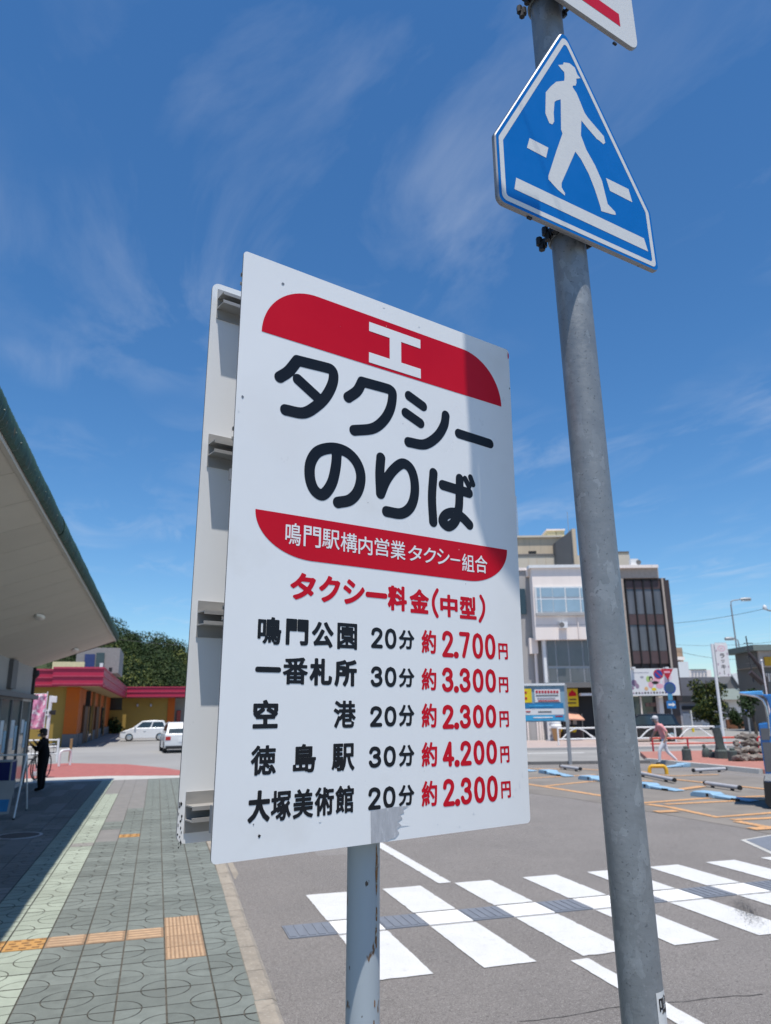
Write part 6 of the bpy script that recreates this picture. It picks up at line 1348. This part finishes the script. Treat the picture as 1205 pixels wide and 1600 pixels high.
# stone figures and bollards
def stone(name, label, px, ybase, ytop, wpx, kind):
    g = gcd(px, ybase, .10); d = g.y; h = cd(px, ytop, d).z-.10; w = wpx*d/1190/2
    f = cframe(name, label, 'stone monument' if kind != 'b' else 'stone bollard', g.x, d, z=.10)
    if kind == 'b':
        MB().lathe([(0, 0), (w*1.02, 0), (w, h*.15), (w*.95, h*.72), (w*.7, h*.80), (0, h*.80)], 14, (g.x, d, .10)).build('body', M_stone, f, smooth=True); MB().lathe([(0, 0), (w*.5, .01), (w*.62, h*.08), (w*.45, h*.17), (0, h*.2)], 12, (g.x, d, .10+h*.80)).build('cap', M_stone, f, smooth=True)
    elif kind == 't':
        mb = MB(); n = 12; vs = []; L_ = 10
        for j in range(L_+1):
            t = j/L_; ww = w*(1.25-.45*t)*(1+.1*sin(7*t+1)); 
            for k in range(n): an = 2*pi*k/n; rr = ww*(1+.12*sin(3*an+5*t)+random.uniform(-.06, .06)); vs.append((g.x-.28*t*w*2+rr*cos(an), d+rr*.8*sin(an), .10+h*t))
        fs = [(j*n+k, j*n+(k+1) % n, (j+1)*n+(k+1) % n, (j+1)*n+k) for j in range(L_) for k in range(n)]+[tuple(range(n-1, -1, -1)), tuple(range(L_*n, L_*n+n))]; mb.add(vs, fs); mb.build('shaft', M_stone, f, smooth=True)
        MB().lathe([(0, .0), (w*1.6, 0), (w*1.5, .25), (w*1.2, .3), (0, .3)], 10, (g.x, d, .10)).build('plinth', M_stone, f)
    else:
        MB().lathe([(0, 0), (w, 0), (w*1.05, h*.25), (w*.8, h*.6), (w*.35, h*.72), (0, h*.72)], 12, (g.x, d, .10)).build('body', M_stone, f, smooth=True); MB().lathe([(0, 0), (w*.42, h*.06), (w*.45, h*.16), (w*.3, h*.26), (0, h*.29)], 12, (g.x-.05, d, .10+h*.68)).build('head', M_stone, f, smooth=True)
stone('stone_bollard', 'squat dark stone bollard nearest the walking man', 1074, 1188, 1165, 14, 'b')
stone('stone_figure', 'small dark stone figure left of the tall standing stone', 1104, 1183, 1162, 12, 'f')
stone('stone_figure', 'low crouching stone figure touching the tall standing stone', 1114, 1184, 1170, 11, 'f')
stone('standing_stone', 'tall dark standing stone leaning at the brick island', 1129, 1185, 1137, 14, 't')
stone('stone_bollard', 'squat dark stone bollard right of the tall standing stone', 1146, 1189, 1168, 14, 'b')
# rock pile: each rock a thing
def rock_mesh(seed):
    rnd = random.Random(seed); bm = bmesh.new(); bmesh.ops.create_icosphere(bm, subdivisions=2, radius=1)
    sx_, sy_, sz_ = rnd.uniform(.8, 1.3), rnd.uniform(.8, 1.2), rnd.uniform(.55, .9)
    for v in bm.verts: k = 1+rnd.uniform(-.26, .26); v.co = Vector((v.co.x*sx_*k, v.co.y*sy_*k, v.co.z*sz_*k))
    me = bpy.data.meshes.new('rock'); bm.to_mesh(me); bm.free(); me.materials.append(M_rock); return me
RM = [rock_mesh(i) for i in range(6)]; gb = gcd(1152, 1190, .10); k = 0
ORD = ['first', 'second', 'third', 'fourth', 'fifth', 'sixth', 'seventh']; LVL = ['in the bottom row of the island heap', 'in the second row of the island heap', 'in the third row of the island heap', 'on top of the island heap']
rows_ = [(7, 0), (6, 1), (5, 2), (3, 3)]
for (n, lv) in rows_:
    for i in range(n):
        s_ = random.uniform(.12, .21); c = gb.x+.12+(i+.5*lv*.6)*.27+random.uniform(-.05, .05)+.05*lv; d = gb.y+.25+.22*lv+random.uniform(-.1, .1); z = .10+.10+lv*.22
        o = bpy.data.objects.new('rock', RM[k % 6]); COL.objects.link(o); p = w_of(c, d); o.location = (p.x, p.y, z); o.scale = (s_, s_, s_); o.rotation_euler = (random.uniform(-.4, .4), random.uniform(-.4, .4), random.uniform(0, 6)); k += 1
        tag(o, 'grey rock, %s from left %s' % (ORD[i], LVL[lv]), 'rock', 'rocks piled on the brick island')
# ---- parking bay furniture
def flap(label, hx, hy, ex, ey, w=.36):
    a = G(hx, hy, RZ); b = G(ex, ey, RZ); d = b-a; L_ = min(d.length*.88, 1.25); an = atan2(d.y, d.x)
    f = Frame('parking_flap', label, 'parking lock', (a.x, a.y, RZ), an, 'parking lock flaps in the bays')
    MB().prism([(-.32, 0), (.28, 0), (.28, .08), (.20, .115), (-.24, .115), (-.32, .07)], -w/2, w/2, axis='y').build('housing', M_flap, f, bevel=.015)
    MB().hexa([(.285, -w/2+.03, .015), (L_, -w/2+.03, .015), (L_, w/2-.03, .015), (.285, w/2-.03, .015), (.285, -w/2+.03, .07), (L_, -w/2+.03, .03), (L_, w/2-.03, .03), (.285, w/2-.03, .07)]).build('flap_plate', M_flap, f, bevel=.008)
    MB().box(L_*.62, L_*.80, -w/2+.012, -w/2+.027, .01, .055).build('rubber_stop', M_black, f); MB().box(.10, .16, -w/2-.004, -w/2+.0, .03, .10).build('lock_plate', M_black, f)
FL = [('light blue parking lock flap nearest the blue van', 905, 627, 1160, 655), ('light blue parking lock flap just right of the big pole', 612, 582, 795, 604), ('light blue parking lock flap just left of the big pole', 345, 546, 500, 565), ('light blue parking lock flap below the information board post', 145, 516, 275, 536), ('light blue parking lock flap at the sign edge', -25, 500, 92, 507), ('light blue parking lock flap at the walking man\'s feet', 800, 482, 685, 487)]
for (lb, hx, hy, ex, ey) in FL: flap(lb, *q3(hx, hy), *q3(ex, ey))
def wheelstop(label, ax, ay, bx, by, r=.048):
    a = G(*q3(ax, ay), RZ+.09); b = G(*q3(bx, by), RZ+.09); mid = (a+b)/2
    f = wframe('wheel_stop', label, 'wheel stop', (mid.x, mid.y, RZ), 'pipe wheel stops between the bays')
    d = (b-a).normalized(); MB().tube([a, b], r, 12).build('bar', M_bar, f, smooth=True)
    for p, s in ((a, -1), (b, 1)): MB().tube([p+d*s*.002, p+d*s*.05], r*1.12, 12).build('end_cap', M_black, f, smooth=True)
    for t in (.2, .8):
        p = a+(b-a)*t; MB().box(p.x-.03, p.x+.03, p.y-.03, p.y+.03, RZ-.01, p.z-r*.7).build('foot', M_black, f)
for (lb, *q) in (('grey pipe wheel stop beneath the information board', 205, 480, 293, 492), ('grey pipe wheel stop ending just right of the yellow hoop', 560, 508, 742, 545), ('longest grey pipe wheel stop pointing at the blue van', 895, 560, 1052, 582), ('grey pipe wheel stop below the stone bollard', 838, 499, 985, 491)): wheelstop(lb, *q)
a = G(*q3(627, 519), RZ); b = G(*q3(708, 519), RZ); u_ = (b-a); 
f = wframe('yellow_hoop', 'low yellow steel hoop guarding the parking bay', 'barrier', (a.x, a.y, RZ))
MB().tube([a, a+u_*.0+Vector((0, 0, .13)), a+u_*.06+Vector((0, 0, .20)), a+u_*.15+Vector((0, 0, .23)), b-u_*.15+Vector((0, 0, .23)), b-u_*.06+Vector((0, 0, .20)), b+Vector((0, 0, .13)), b], .055, 10).build('hoop', M_yelhoop, f, smooth=True)
# framed steel cover in the asphalt near the crossing
cv = [G(*q, RZ) for q in ((1157, 1313), (1240, 1299), (1290, 1318), (1205, 1335))]; mid = sum(cv, Vector())/4
f = wframe('steel_ground_cover', 'flush blue-grey steel cover with a white frame at the right edge', 'ground cover', (mid.x, mid.y, RZ))
MB().prism([(p.x, p.y) for p in cv], RZ-.02, RZ+.006).build('frame', M_pale, f); MB().prism([tuple((mid+(p-mid)*.86)[:2]) for p in cv], RZ+.0065, RZ+.010).build('plate', M_escort, f)
# low dark kerb at the far end of the bays
kk = bpy.data.objects.new('bay_kerb', None); COL.objects.link(kk); kk['kind'] = 'structure'
for k in range(12):
    c = -3.5+k*1.06; p = [wp(c, 27.32), wp(c+1.05, 27.32), wp(c+1.05, 27.48), wp(c, 27.48)]
    MB().prism(p, -.05, .08).build('kerb_stone', M_bdark, kk)

# ---- blue van with raised tailgate at the right edge
def rc_(px, py, d): return cd(px, py, d)
DV = 14.9
AV = at(1197, 1200, DV); PS = YAW+radians(26.8); RG2 = Vector((cos(PS), -sin(PS), 0)); FW2 = Vector((sin(PS), cos(PS), 0)); w0 = AV.dot(FW2); w1 = w0+1.5
def V_(px, py):
    v = ray(px, py); P = CAMP+v*(w0/v.dot(FW2)); return Vector((P.dot(RG2), w0, P.z))
c0 = V_(1199, 1200).x; zr = V_(1198, 1083).z
pv = RG2*(c0+1.9)+FW2*(w0+.75)
f = Frame('blue_van', 'bright blue van with its tailgate raised at the right edge', 'van', (pv.x, pv.y, RZ), -PS, None, off=(c0+1.9, w0+.75, RZ))
zb1 = .42
OUT = [V_(1197, 1245), V_(1197, 1215), V_(1190, 1170), V_(1185, 1131), V_(1200, 1129), V_(1204, 1110), V_(1198, 1092), V_(1190, 1085)]
prof = [(p.x, p.z) for p in OUT]+[(c0+2.9, zr), (c0+3.55, 1.25), (c0+3.8, .95), (c0+3.8, .45)]
# side skins and roof as a shell open at the back
mb = MB(); n = len(prof)
mb.add([(p[0], w0, p[1]) for p in prof]+[(p[0], w1, p[1]) for p in prof], [tuple(range(n)), tuple(range(2*n-1, n-1, -1))]+[(i, i+1, n+i+1, n+i) for i in range(0, n-1)]+[(n-1, 0, n, 2*n-1)]); mb.build('body', M_carblue, f, bevel=.02)
MB().box(c0+.02, c0+3.6, w0+.04, w1-.04, zb1+.15, zb1+.2).build('cargo_floor', M_black, f)
MB().box(c0+1.4, c0+1.5, w0+.05, w1-.05, zb1+.2, 1.25).build('seat_back', M_dark, f, bevel=.03)
tip = V_(1153.5, 1082); rt = V_(1192, 1084)
MB().hexa([(tip.x, w0+.08, tip.z-.03), (rt.x, w0+.03, rt.z-.03), (rt.x, w1-.08, rt.z-.03), (tip.x, w1-.08, tip.z-.03), (tip.x+.03, w0+.10, tip.z+.015), (rt.x, w0+.03, rt.z+.06), (rt.x, w1-.08, rt.z+.06), (tip.x+.03, w1-.1, tip.z+.015)]).build('tailgate', M_carlight, f, bevel=.015)
R_pts = [V_(*q) for q in ((1155, 1083.5), (1170, 1086), (1184, 1089), (1192, 1094), (1197, 1104), (1200, 1120), (1203, 1150))]
MB().tube([(p.x, w0-.015+.004*k, p.z) for k, p in enumerate(R_pts)], .022, 8).build('hatch_rim', M_chrome, f, smooth=True)
def vpatch(name, m, q, y0, y1): MB().prism([(V_(*p).x, V_(*p).z) for p in q], w0+y0, w0+y1, axis='y').build(name, m, f)
vpatch('tail_light', M_gglass, [(1188, 1138), (1203, 1138), (1203, 1156), (1190, 1156)], -.014, -.002)
vpatch('side_panel', M_gglass, [(1191, 1160), (1215, 1160), (1215, 1206), (1197, 1206)], -.010, -.002)
vpatch('bumper_trim', M_chrome, [(1196, 1209), (1220, 1209), (1220, 1221), (1194, 1220)], -.02, -.003)
vpatch('rear_bumper', M_black, [(1193, 1222), (1240, 1222), (1240, 1258), (1204, 1262), (1196, 1254)], -.04, 1.5)
MB().box(c0+.7, c0+1.5, w0-.006, w0-.002, 1.2, 1.75).build('side_window', M_glass, f); MB().box(c0+1.6, c0+2.6, w0-.006, w0-.002, 1.2, 1.75).build('side_window', M_glass, f)
for xw in (c0+.75, c0+3.1):
    for sg, yy in ((1, w0+.05), (-1, w1-.05)):
        wo = bpy.data.objects.new('wheel', None); COL.objects.link(wo); wo.parent = f.o; wo.location = (xw-f.off.x, yy-f.off.y, .29-RZ+RZ)
        ty = MB().lathe([(.19, -.02*sg), (.27, -.015*sg), (.29, .02*sg), (.29, .16*sg), (.19, .17*sg)], 20, (0, 0, 0), axis='y'); ri = MB().lathe([(0, .0), (.06, -.012*sg), (.185, .0), (.19, .10*sg)], 20, (0, 0, 0), axis='y'); ty.build('tyre', M_black, wo, smooth=True); ri.build('rim', M_chrome, wo, smooth=True)

# ---- far houses on the right
DH = 85.
h1 = cframe('grey_house', 'low lavender-grey house with dark band behind the road signs', 'house', cd(1085, 1130, DH).x, DH)
PB(h1, 'wall', M_lav, 1050, 1112, 1096, 1137, DH, 6, z0=-.04, ym=1100); PB(h1, 'dark_band', M_blkwall, 1050, 1114, 1087, 1097, DH-.4, 6.8, ym=1092); PB(h1, 'roof', M_slate, 1050, 1146, 1058, 1087, DH+.5, 7, ym=1075)
PB(h1, 'shutter', M_bluegrey, 1066, 1100, 1114, 1136, DH-.06, .05, ym=1110); PB(h1, 'shutter_box', M_blkwall, 1066, 1098, 1103, 1109, DH-.15, .14, ym=1106); PB(h1, 'upper_window', M_glass, 1058, 1064, 1070, 1082, DH+.4, .08); PB(h1, 'upper_window', M_glass, 1093, 1102, 1068, 1084, DH+.4, .08); PB(h1, 'upper_window', M_glass, 1118, 1140, 1070, 1078, DH+.4, .08)
h2 = cframe('white_block', 'narrow white block with tan top beyond the brown building', 'building', cd(1066, 1130, 110).x, 110.)
PB(h2, 'tower', mat('tan_wall', (0.36, 0.25, 0.17), .8), 1050, 1068, 1012, 1060, 112, 5, z0=-.04, ym=1030); PB(h2, 'canopy', M_bwhite, 1056, 1070, 1026, 1031, 110.5, 2); PB(h2, 'white_mass', M_railw, 1061, 1077, 1034, 1062, 110, 3, z0=-.04, ym=1050)
h3 = cframe('far_apartment_block', 'pale distant apartment block between roofs', 'building', cd(1095, 1100, 200).x, 200.)
PB(h3, 'wall', M_bwhite, 1078, 1112, 1047, 1062, 200, 8, z0=-.04, ym=1056); PB(h3, 'roof_edge', M_bdark, 1080, 1104, 1045.5, 1047, 199.8, 8)
for j in range(3):
    for i in range(5): PB(h3, 'window', M_lav, 1081+i*5.2, 1084+i*5.2, 1049+j*4, 1051.5+j*4, 199.8, .1)
h4 = cframe('gabled_house', 'white-walled house with grey-green gabled roof beside the lamp posts', 'house', cd(1150, 1130, 74).x, 74.)
PB(h4, 'wall', M_bwhite, 1128, 1158, 1092, 1138, 74, 5, z0=-.04, ym=1110); a = cd(1122, 1093, 73.4); b = cd(1164, 1093, 73.4); t = cd(1141, 1076, 76)
MB().hexa([(a.x, 73.2, a.z), (b.x, 73.2, b.z), (b.x, 80, a.z), (a.x, 80, a.z), (t.x-.9, 76, t.z), (t.x+.9, 76, t.z), (t.x+.9, 77, t.z), (t.x-.9, 77, t.z)]).build('roof', M_groof, h4)
PB(h4, 'window', M_glass, 1132, 1139, 1098, 1113, 73.92, .06); PB(h4, 'window', M_glass, 1134, 1140, 1115, 1121, 73.92, .06); PB(h4, 'garden_wall', M_plank, 1136, 1170, 1124, 1132, 70, .3, z0=-.04, ym=1128)
h5 = cframe('green_roof_house', 'dark house with pale green metal roof behind the van', 'house', cd(1180, 1120, 80).x, 80.)
a = cd(1144, 1084, 80); b = cd(1215, 1084, 80); t0 = cd(1152, 1058, 83); t1 = cd(1186, 1060, 83)
MB().hexa([(a.x, 79, a.z), (b.x, 79, a.z), (b.x, 86, a.z), (a.x, 86, a.z), (t0.x, 82.5, t0.z), (t1.x, 82.5, t0.z), (t1.x, 83.5, t0.z), (t0.x, 83.5, t0.z)]).build('roof', M_groof, h5)
PB(h5, 'wall', M_bdark, 1160, 1215, 1085, 1138, 80.5, 5, z0=-.04, ym=1110); PB(h5, 'dormer', M_glass, 1178, 1188, 1064, 1073, 80.2, .3)
w_ = cframe('white_gable_board', 'short white sloping barge board on a far dark gable', 'house', cd(1150, 1130, 72).x, 78.)
a = cd(1146, 1053, 78); b = cd(1160, 1074, 78)
MB().hexa([(a.x-.25, 77.9, a.z), (b.x-.25, 77.9, b.z), (b.x-.25, 78.1, b.z), (a.x-.25, 78.1, a.z), (a.x+.3, 77.9, a.z+.1), (b.x+.3, 77.9, b.z+.1), (b.x+.3, 78.1, b.z+.1), (a.x+.3, 78.1, a.z+.1)]).build('barge_board', M_railw, w_)
c1_ = cd(1140, 1090, 78); MB().prism([(c1_.x, -.04), (b.x, -.04), (b.x, b.z-.05), (a.x, a.z-.05), (c1_.x, b.z+.4)], 78.15, 81, axis='y').build('gable_wall', M_bdark, w_)
h6 = cframe('yellow_sign_building', 'cream tower building with a yellow panel at the right edge', 'building', cd(1200, 1100, 60).x, 60.)
PB(h6, 'upper_storey', mat('pale_mauve_wall', (0.50, 0.44, 0.42), .8), 1186, 1235, 1016, 1042, 60, 4, ym=1030); PB(h6, 'roof', M_groof, 1177, 1240, 1007, 1016, 59.4, 5.4, ym=1012); PB(h6, 'yellow_panel', mat('sign_amber', (0.62, 0.33, 0.01), .5), 1195, 1235, 1026, 1040, 59.9, .08); PB(h6, 'lower_mass', M_bdark, 1192, 1235, 1042, 1140, 60.5, 4, z0=-.04, ym=1080)
PB(h6, 'side_wall', M_bdark, 1181, 1186, 1018, 1042, 60.2, 3.5, ym=1030)
for k in range(3): PB(h6, 'pale_detail', M_bwhite, 1197+4*k, 1199+4*k, 1052, 1068-3*k, 60.3, .15)
# bare dark branching tree/pole at right edge and slender white flagpole
f = cframe('white_flagpole', 'slim white flagpole in front of the yellow panel', 'flagpole', cd(1197, 1060, 30).x, 30.)
c = cd(1196, 1060, 30).x; MB().tube([(c, 30, 0), (c-.05, 30, cd(1190, 1032, 30).z)], .03, 8).build('pole', M_railw, f, smooth=True); MB().lathe([(0, .05), (.04, .02), (.05, 0), (0, -.03)], 10, (c-.05, 30, cd(1190, 1032, 30).z)).build('finial', M_railw, f)
def limbtree(name, label, cat, base, h, specs, crown=None, leaf=(M_leaf, M_leafy), n=2600, size=.22):
    f = wframe(name, label, cat, base); x, y, z = base
    mb = MB(); mb.tube([(x, y, z), (x+.03*h, y, z+h*.35), (x-.02*h, y, z+h*.7), (x, y, z+h*.95)], [.035*h, .028*h, .018*h, .006*h], 8)
    for (t, a, l, up_) in specs: mb.tube([(x, y, z+h*t), (x+l*.5*cos(a), y+l*.5*sin(a), z+h*t+up_*.6), (x+l*cos(a), y+l*sin(a), z+h*t+up_)], [.014*h, .010*h, .004*h], 6)
    mb.build('trunk', M_bark, f, smooth=True)
    if crown:
        mb = MB(); leaf_mesh(mb, [(x+a, y+b, z+c) for (a, b, c, *_) in crown], [(q[3], q[3], q[3]*(q[4] if len(q) > 4 else 1.)) for q in crown], n, size); fast_obj(mb, 'crown', list(leaf), f.o, f.off)
    return f
g = w_of(cd(1112, 1140, 68).x, 68); h = cd(1112, 1058, 68).z; R_ = 21*68/1190
limbtree('round_shrub_tree', 'dense green garden tree behind the vertical shop sign', 'tree', (g.x, g.y, -.04), h, [(.2, .5, 1, .8), (.35, 2.5, 1, .9), (.5, 4.2, .9, .8)],
         [(random.uniform(-.65, .65)*R_*1.25, random.uniform(-.6, .6)*R_, h*random.uniform(.18, .86), random.uniform(.45, .75)) for _ in range(30)], n=5200, size=.12)
g = w_of(cd(1154, 1135, 69).x, 69); limbtree('garden_bush', 'dark bush in front of the gabled house', 'shrub', (g.x, g.y, -.04), 1.7, [(.3, 1, .5, .4)], [(random.uniform(-.55, .55), random.uniform(-.4, .4), random.uniform(.4, 1.5), .45) for _ in range(9)], (M_leaf, M_leaf), 1100, .11)
g = w_of(cd(1178, 1130, 36).x, 36); limbtree('slender_tree', 'slim dark tree trunk with sparse leaves behind the van tailgate', 'tree', (g.x, g.y, -.05), 2.6, [(.5, .5, .5, .5), (.6, 2.6, .5, .4), (.7, 4, .4, .5)], [(random.uniform(-.35, .35), random.uniform(-.3, .3), random.uniform(1.6, 2.5), .3) for _ in range(7)], (M_leaf, M_leaf), 700, .08)
# dark steel bracket / transformer pole at the right edge
DU = 55.; c = cd(1183, 1080, DU).x
f = cframe('utility_pole', 'dark utility pole with angled braces at the right edge', 'utility pole', c+1.2, DU)
cx_ = cd(1200, 1090, DU).x
MB().tube([(cx_, DU, -.04), (cx_, DU, cd(1200, 1060, DU).z), (cd(1186, 1040, DU).x, DU, cd(1186, 1040, DU).z), (cd(1170, 1020, DU).x, DU, cd(1170, 1020, DU).z)], [.16, .16, .15, .12], 8).build('bent_brace', M_bbrown, f, smooth=True)
MB().tube([(cd(1172, 1050, DU).x, DU, cd(1172, 1050, DU).z), (cd(1192, 1068, DU).x, DU, cd(1192, 1068, DU).z)], .2, 8).build('lower_brace', M_bbrown, f, smooth=True)
q = cd(1171, 1018, DU); MB().tube([(q.x, DU, q.z-2.2), (q.x-.1, DU, cd(1169, 994, DU).z)], .05, 6).build('antenna_mast', M_wire, f)
for k in range(4): z = q.z-.3+.5*k-.6; MB().tube([(q.x-.35, DU, z), (q.x+.35, DU, z)], .03, 5).build('cross_arm', M_wire, f)
q2 = cd(1195, 949, DU); mb = MB().lathe([(0, -.2), (.12, -.15), (.16, 0), (.1, .15), (0, .2)], 10, (q2.x, DU, q2.z)); mb.build('insulator', M_railw, f, smooth=True); MB().tube([(q2.x, DU, q2.z-.1), (q2.x+.3, DU, q2.z-.25), (q2.x+2, DU, q2.z-.25), (q2.x+2.2, DU, -.04)], .06, 6).build('arm', M_lamp, f)
# overhead wires
def wire(label, p0, p1, sag, r=.015):
    pts = [Vector(p0).lerp(Vector(p1), t)-Vector((0, 0, 4*sag*t*(1-t))) for t in np.linspace(0, 1, 24)]
    mb = MB().tube(pts, r, 4); mid = pts[0]; top(mb, 'overhead_wire', M_wire, mid, label, 'wire', 'overhead wires')
wire('upper overhead wire running to the white insulator', at(1195, 951, DU), at(1020, 975, 70), .25); wire('middle overhead wire right of the brown building', at(1230, 1000, 60), at(1040, 1006, 75), .3, .012); wire('lower overhead wire crossing behind the vertical sign', at(1165, 1030, 90), at(1040, 1012, 75), .4, .018); wire('thin overhead wire behind the wooded hill', at(150, 994, 95), at(420, 1010, 95), .5, .02)
# roadside delineators on the far side road
for (x, y0_, y1_, lb) in ((1079, 1110, 1131, 'slim white delineator with yellow foot near the blue shutter'),):
    d = 62.; c = cd(x+3, y1_, d).x; f = cframe('delineator_post', lb, 'post', c, d, z=-.045); MB().tube([(c, d, -.045), (c, d, cd(x, y0_, d).z)], .05, 8).build('post', M_railw, f, smooth=True); MB().tube([(c, d, -.045), (c, d, .28)], .10, 8).build('yellow_foot', M_yel, f, smooth=True)
f = cframe('small_sign_post', 'grey post with a small blue plate at the far road corner', 'sign post', cd(1171, 1140, 50).x, 50.)
c = cd(1169, 1120, 50).x; MB().tube([(c, 50, -.045), (c, 50, cd(1165, 1088, 50).z)], .06, 8).build('post', M_lamp, f, smooth=True); PB(f, 'plate', M_lav, 1163, 1172, 1106, 1116, 49.9, .03); PB(f, 'blue_mark', M_rblue, 1165.5, 1169, 1109, 1113, 49.88, .015)
print('objects', len(bpy.data.objects), 'pavers', npav)
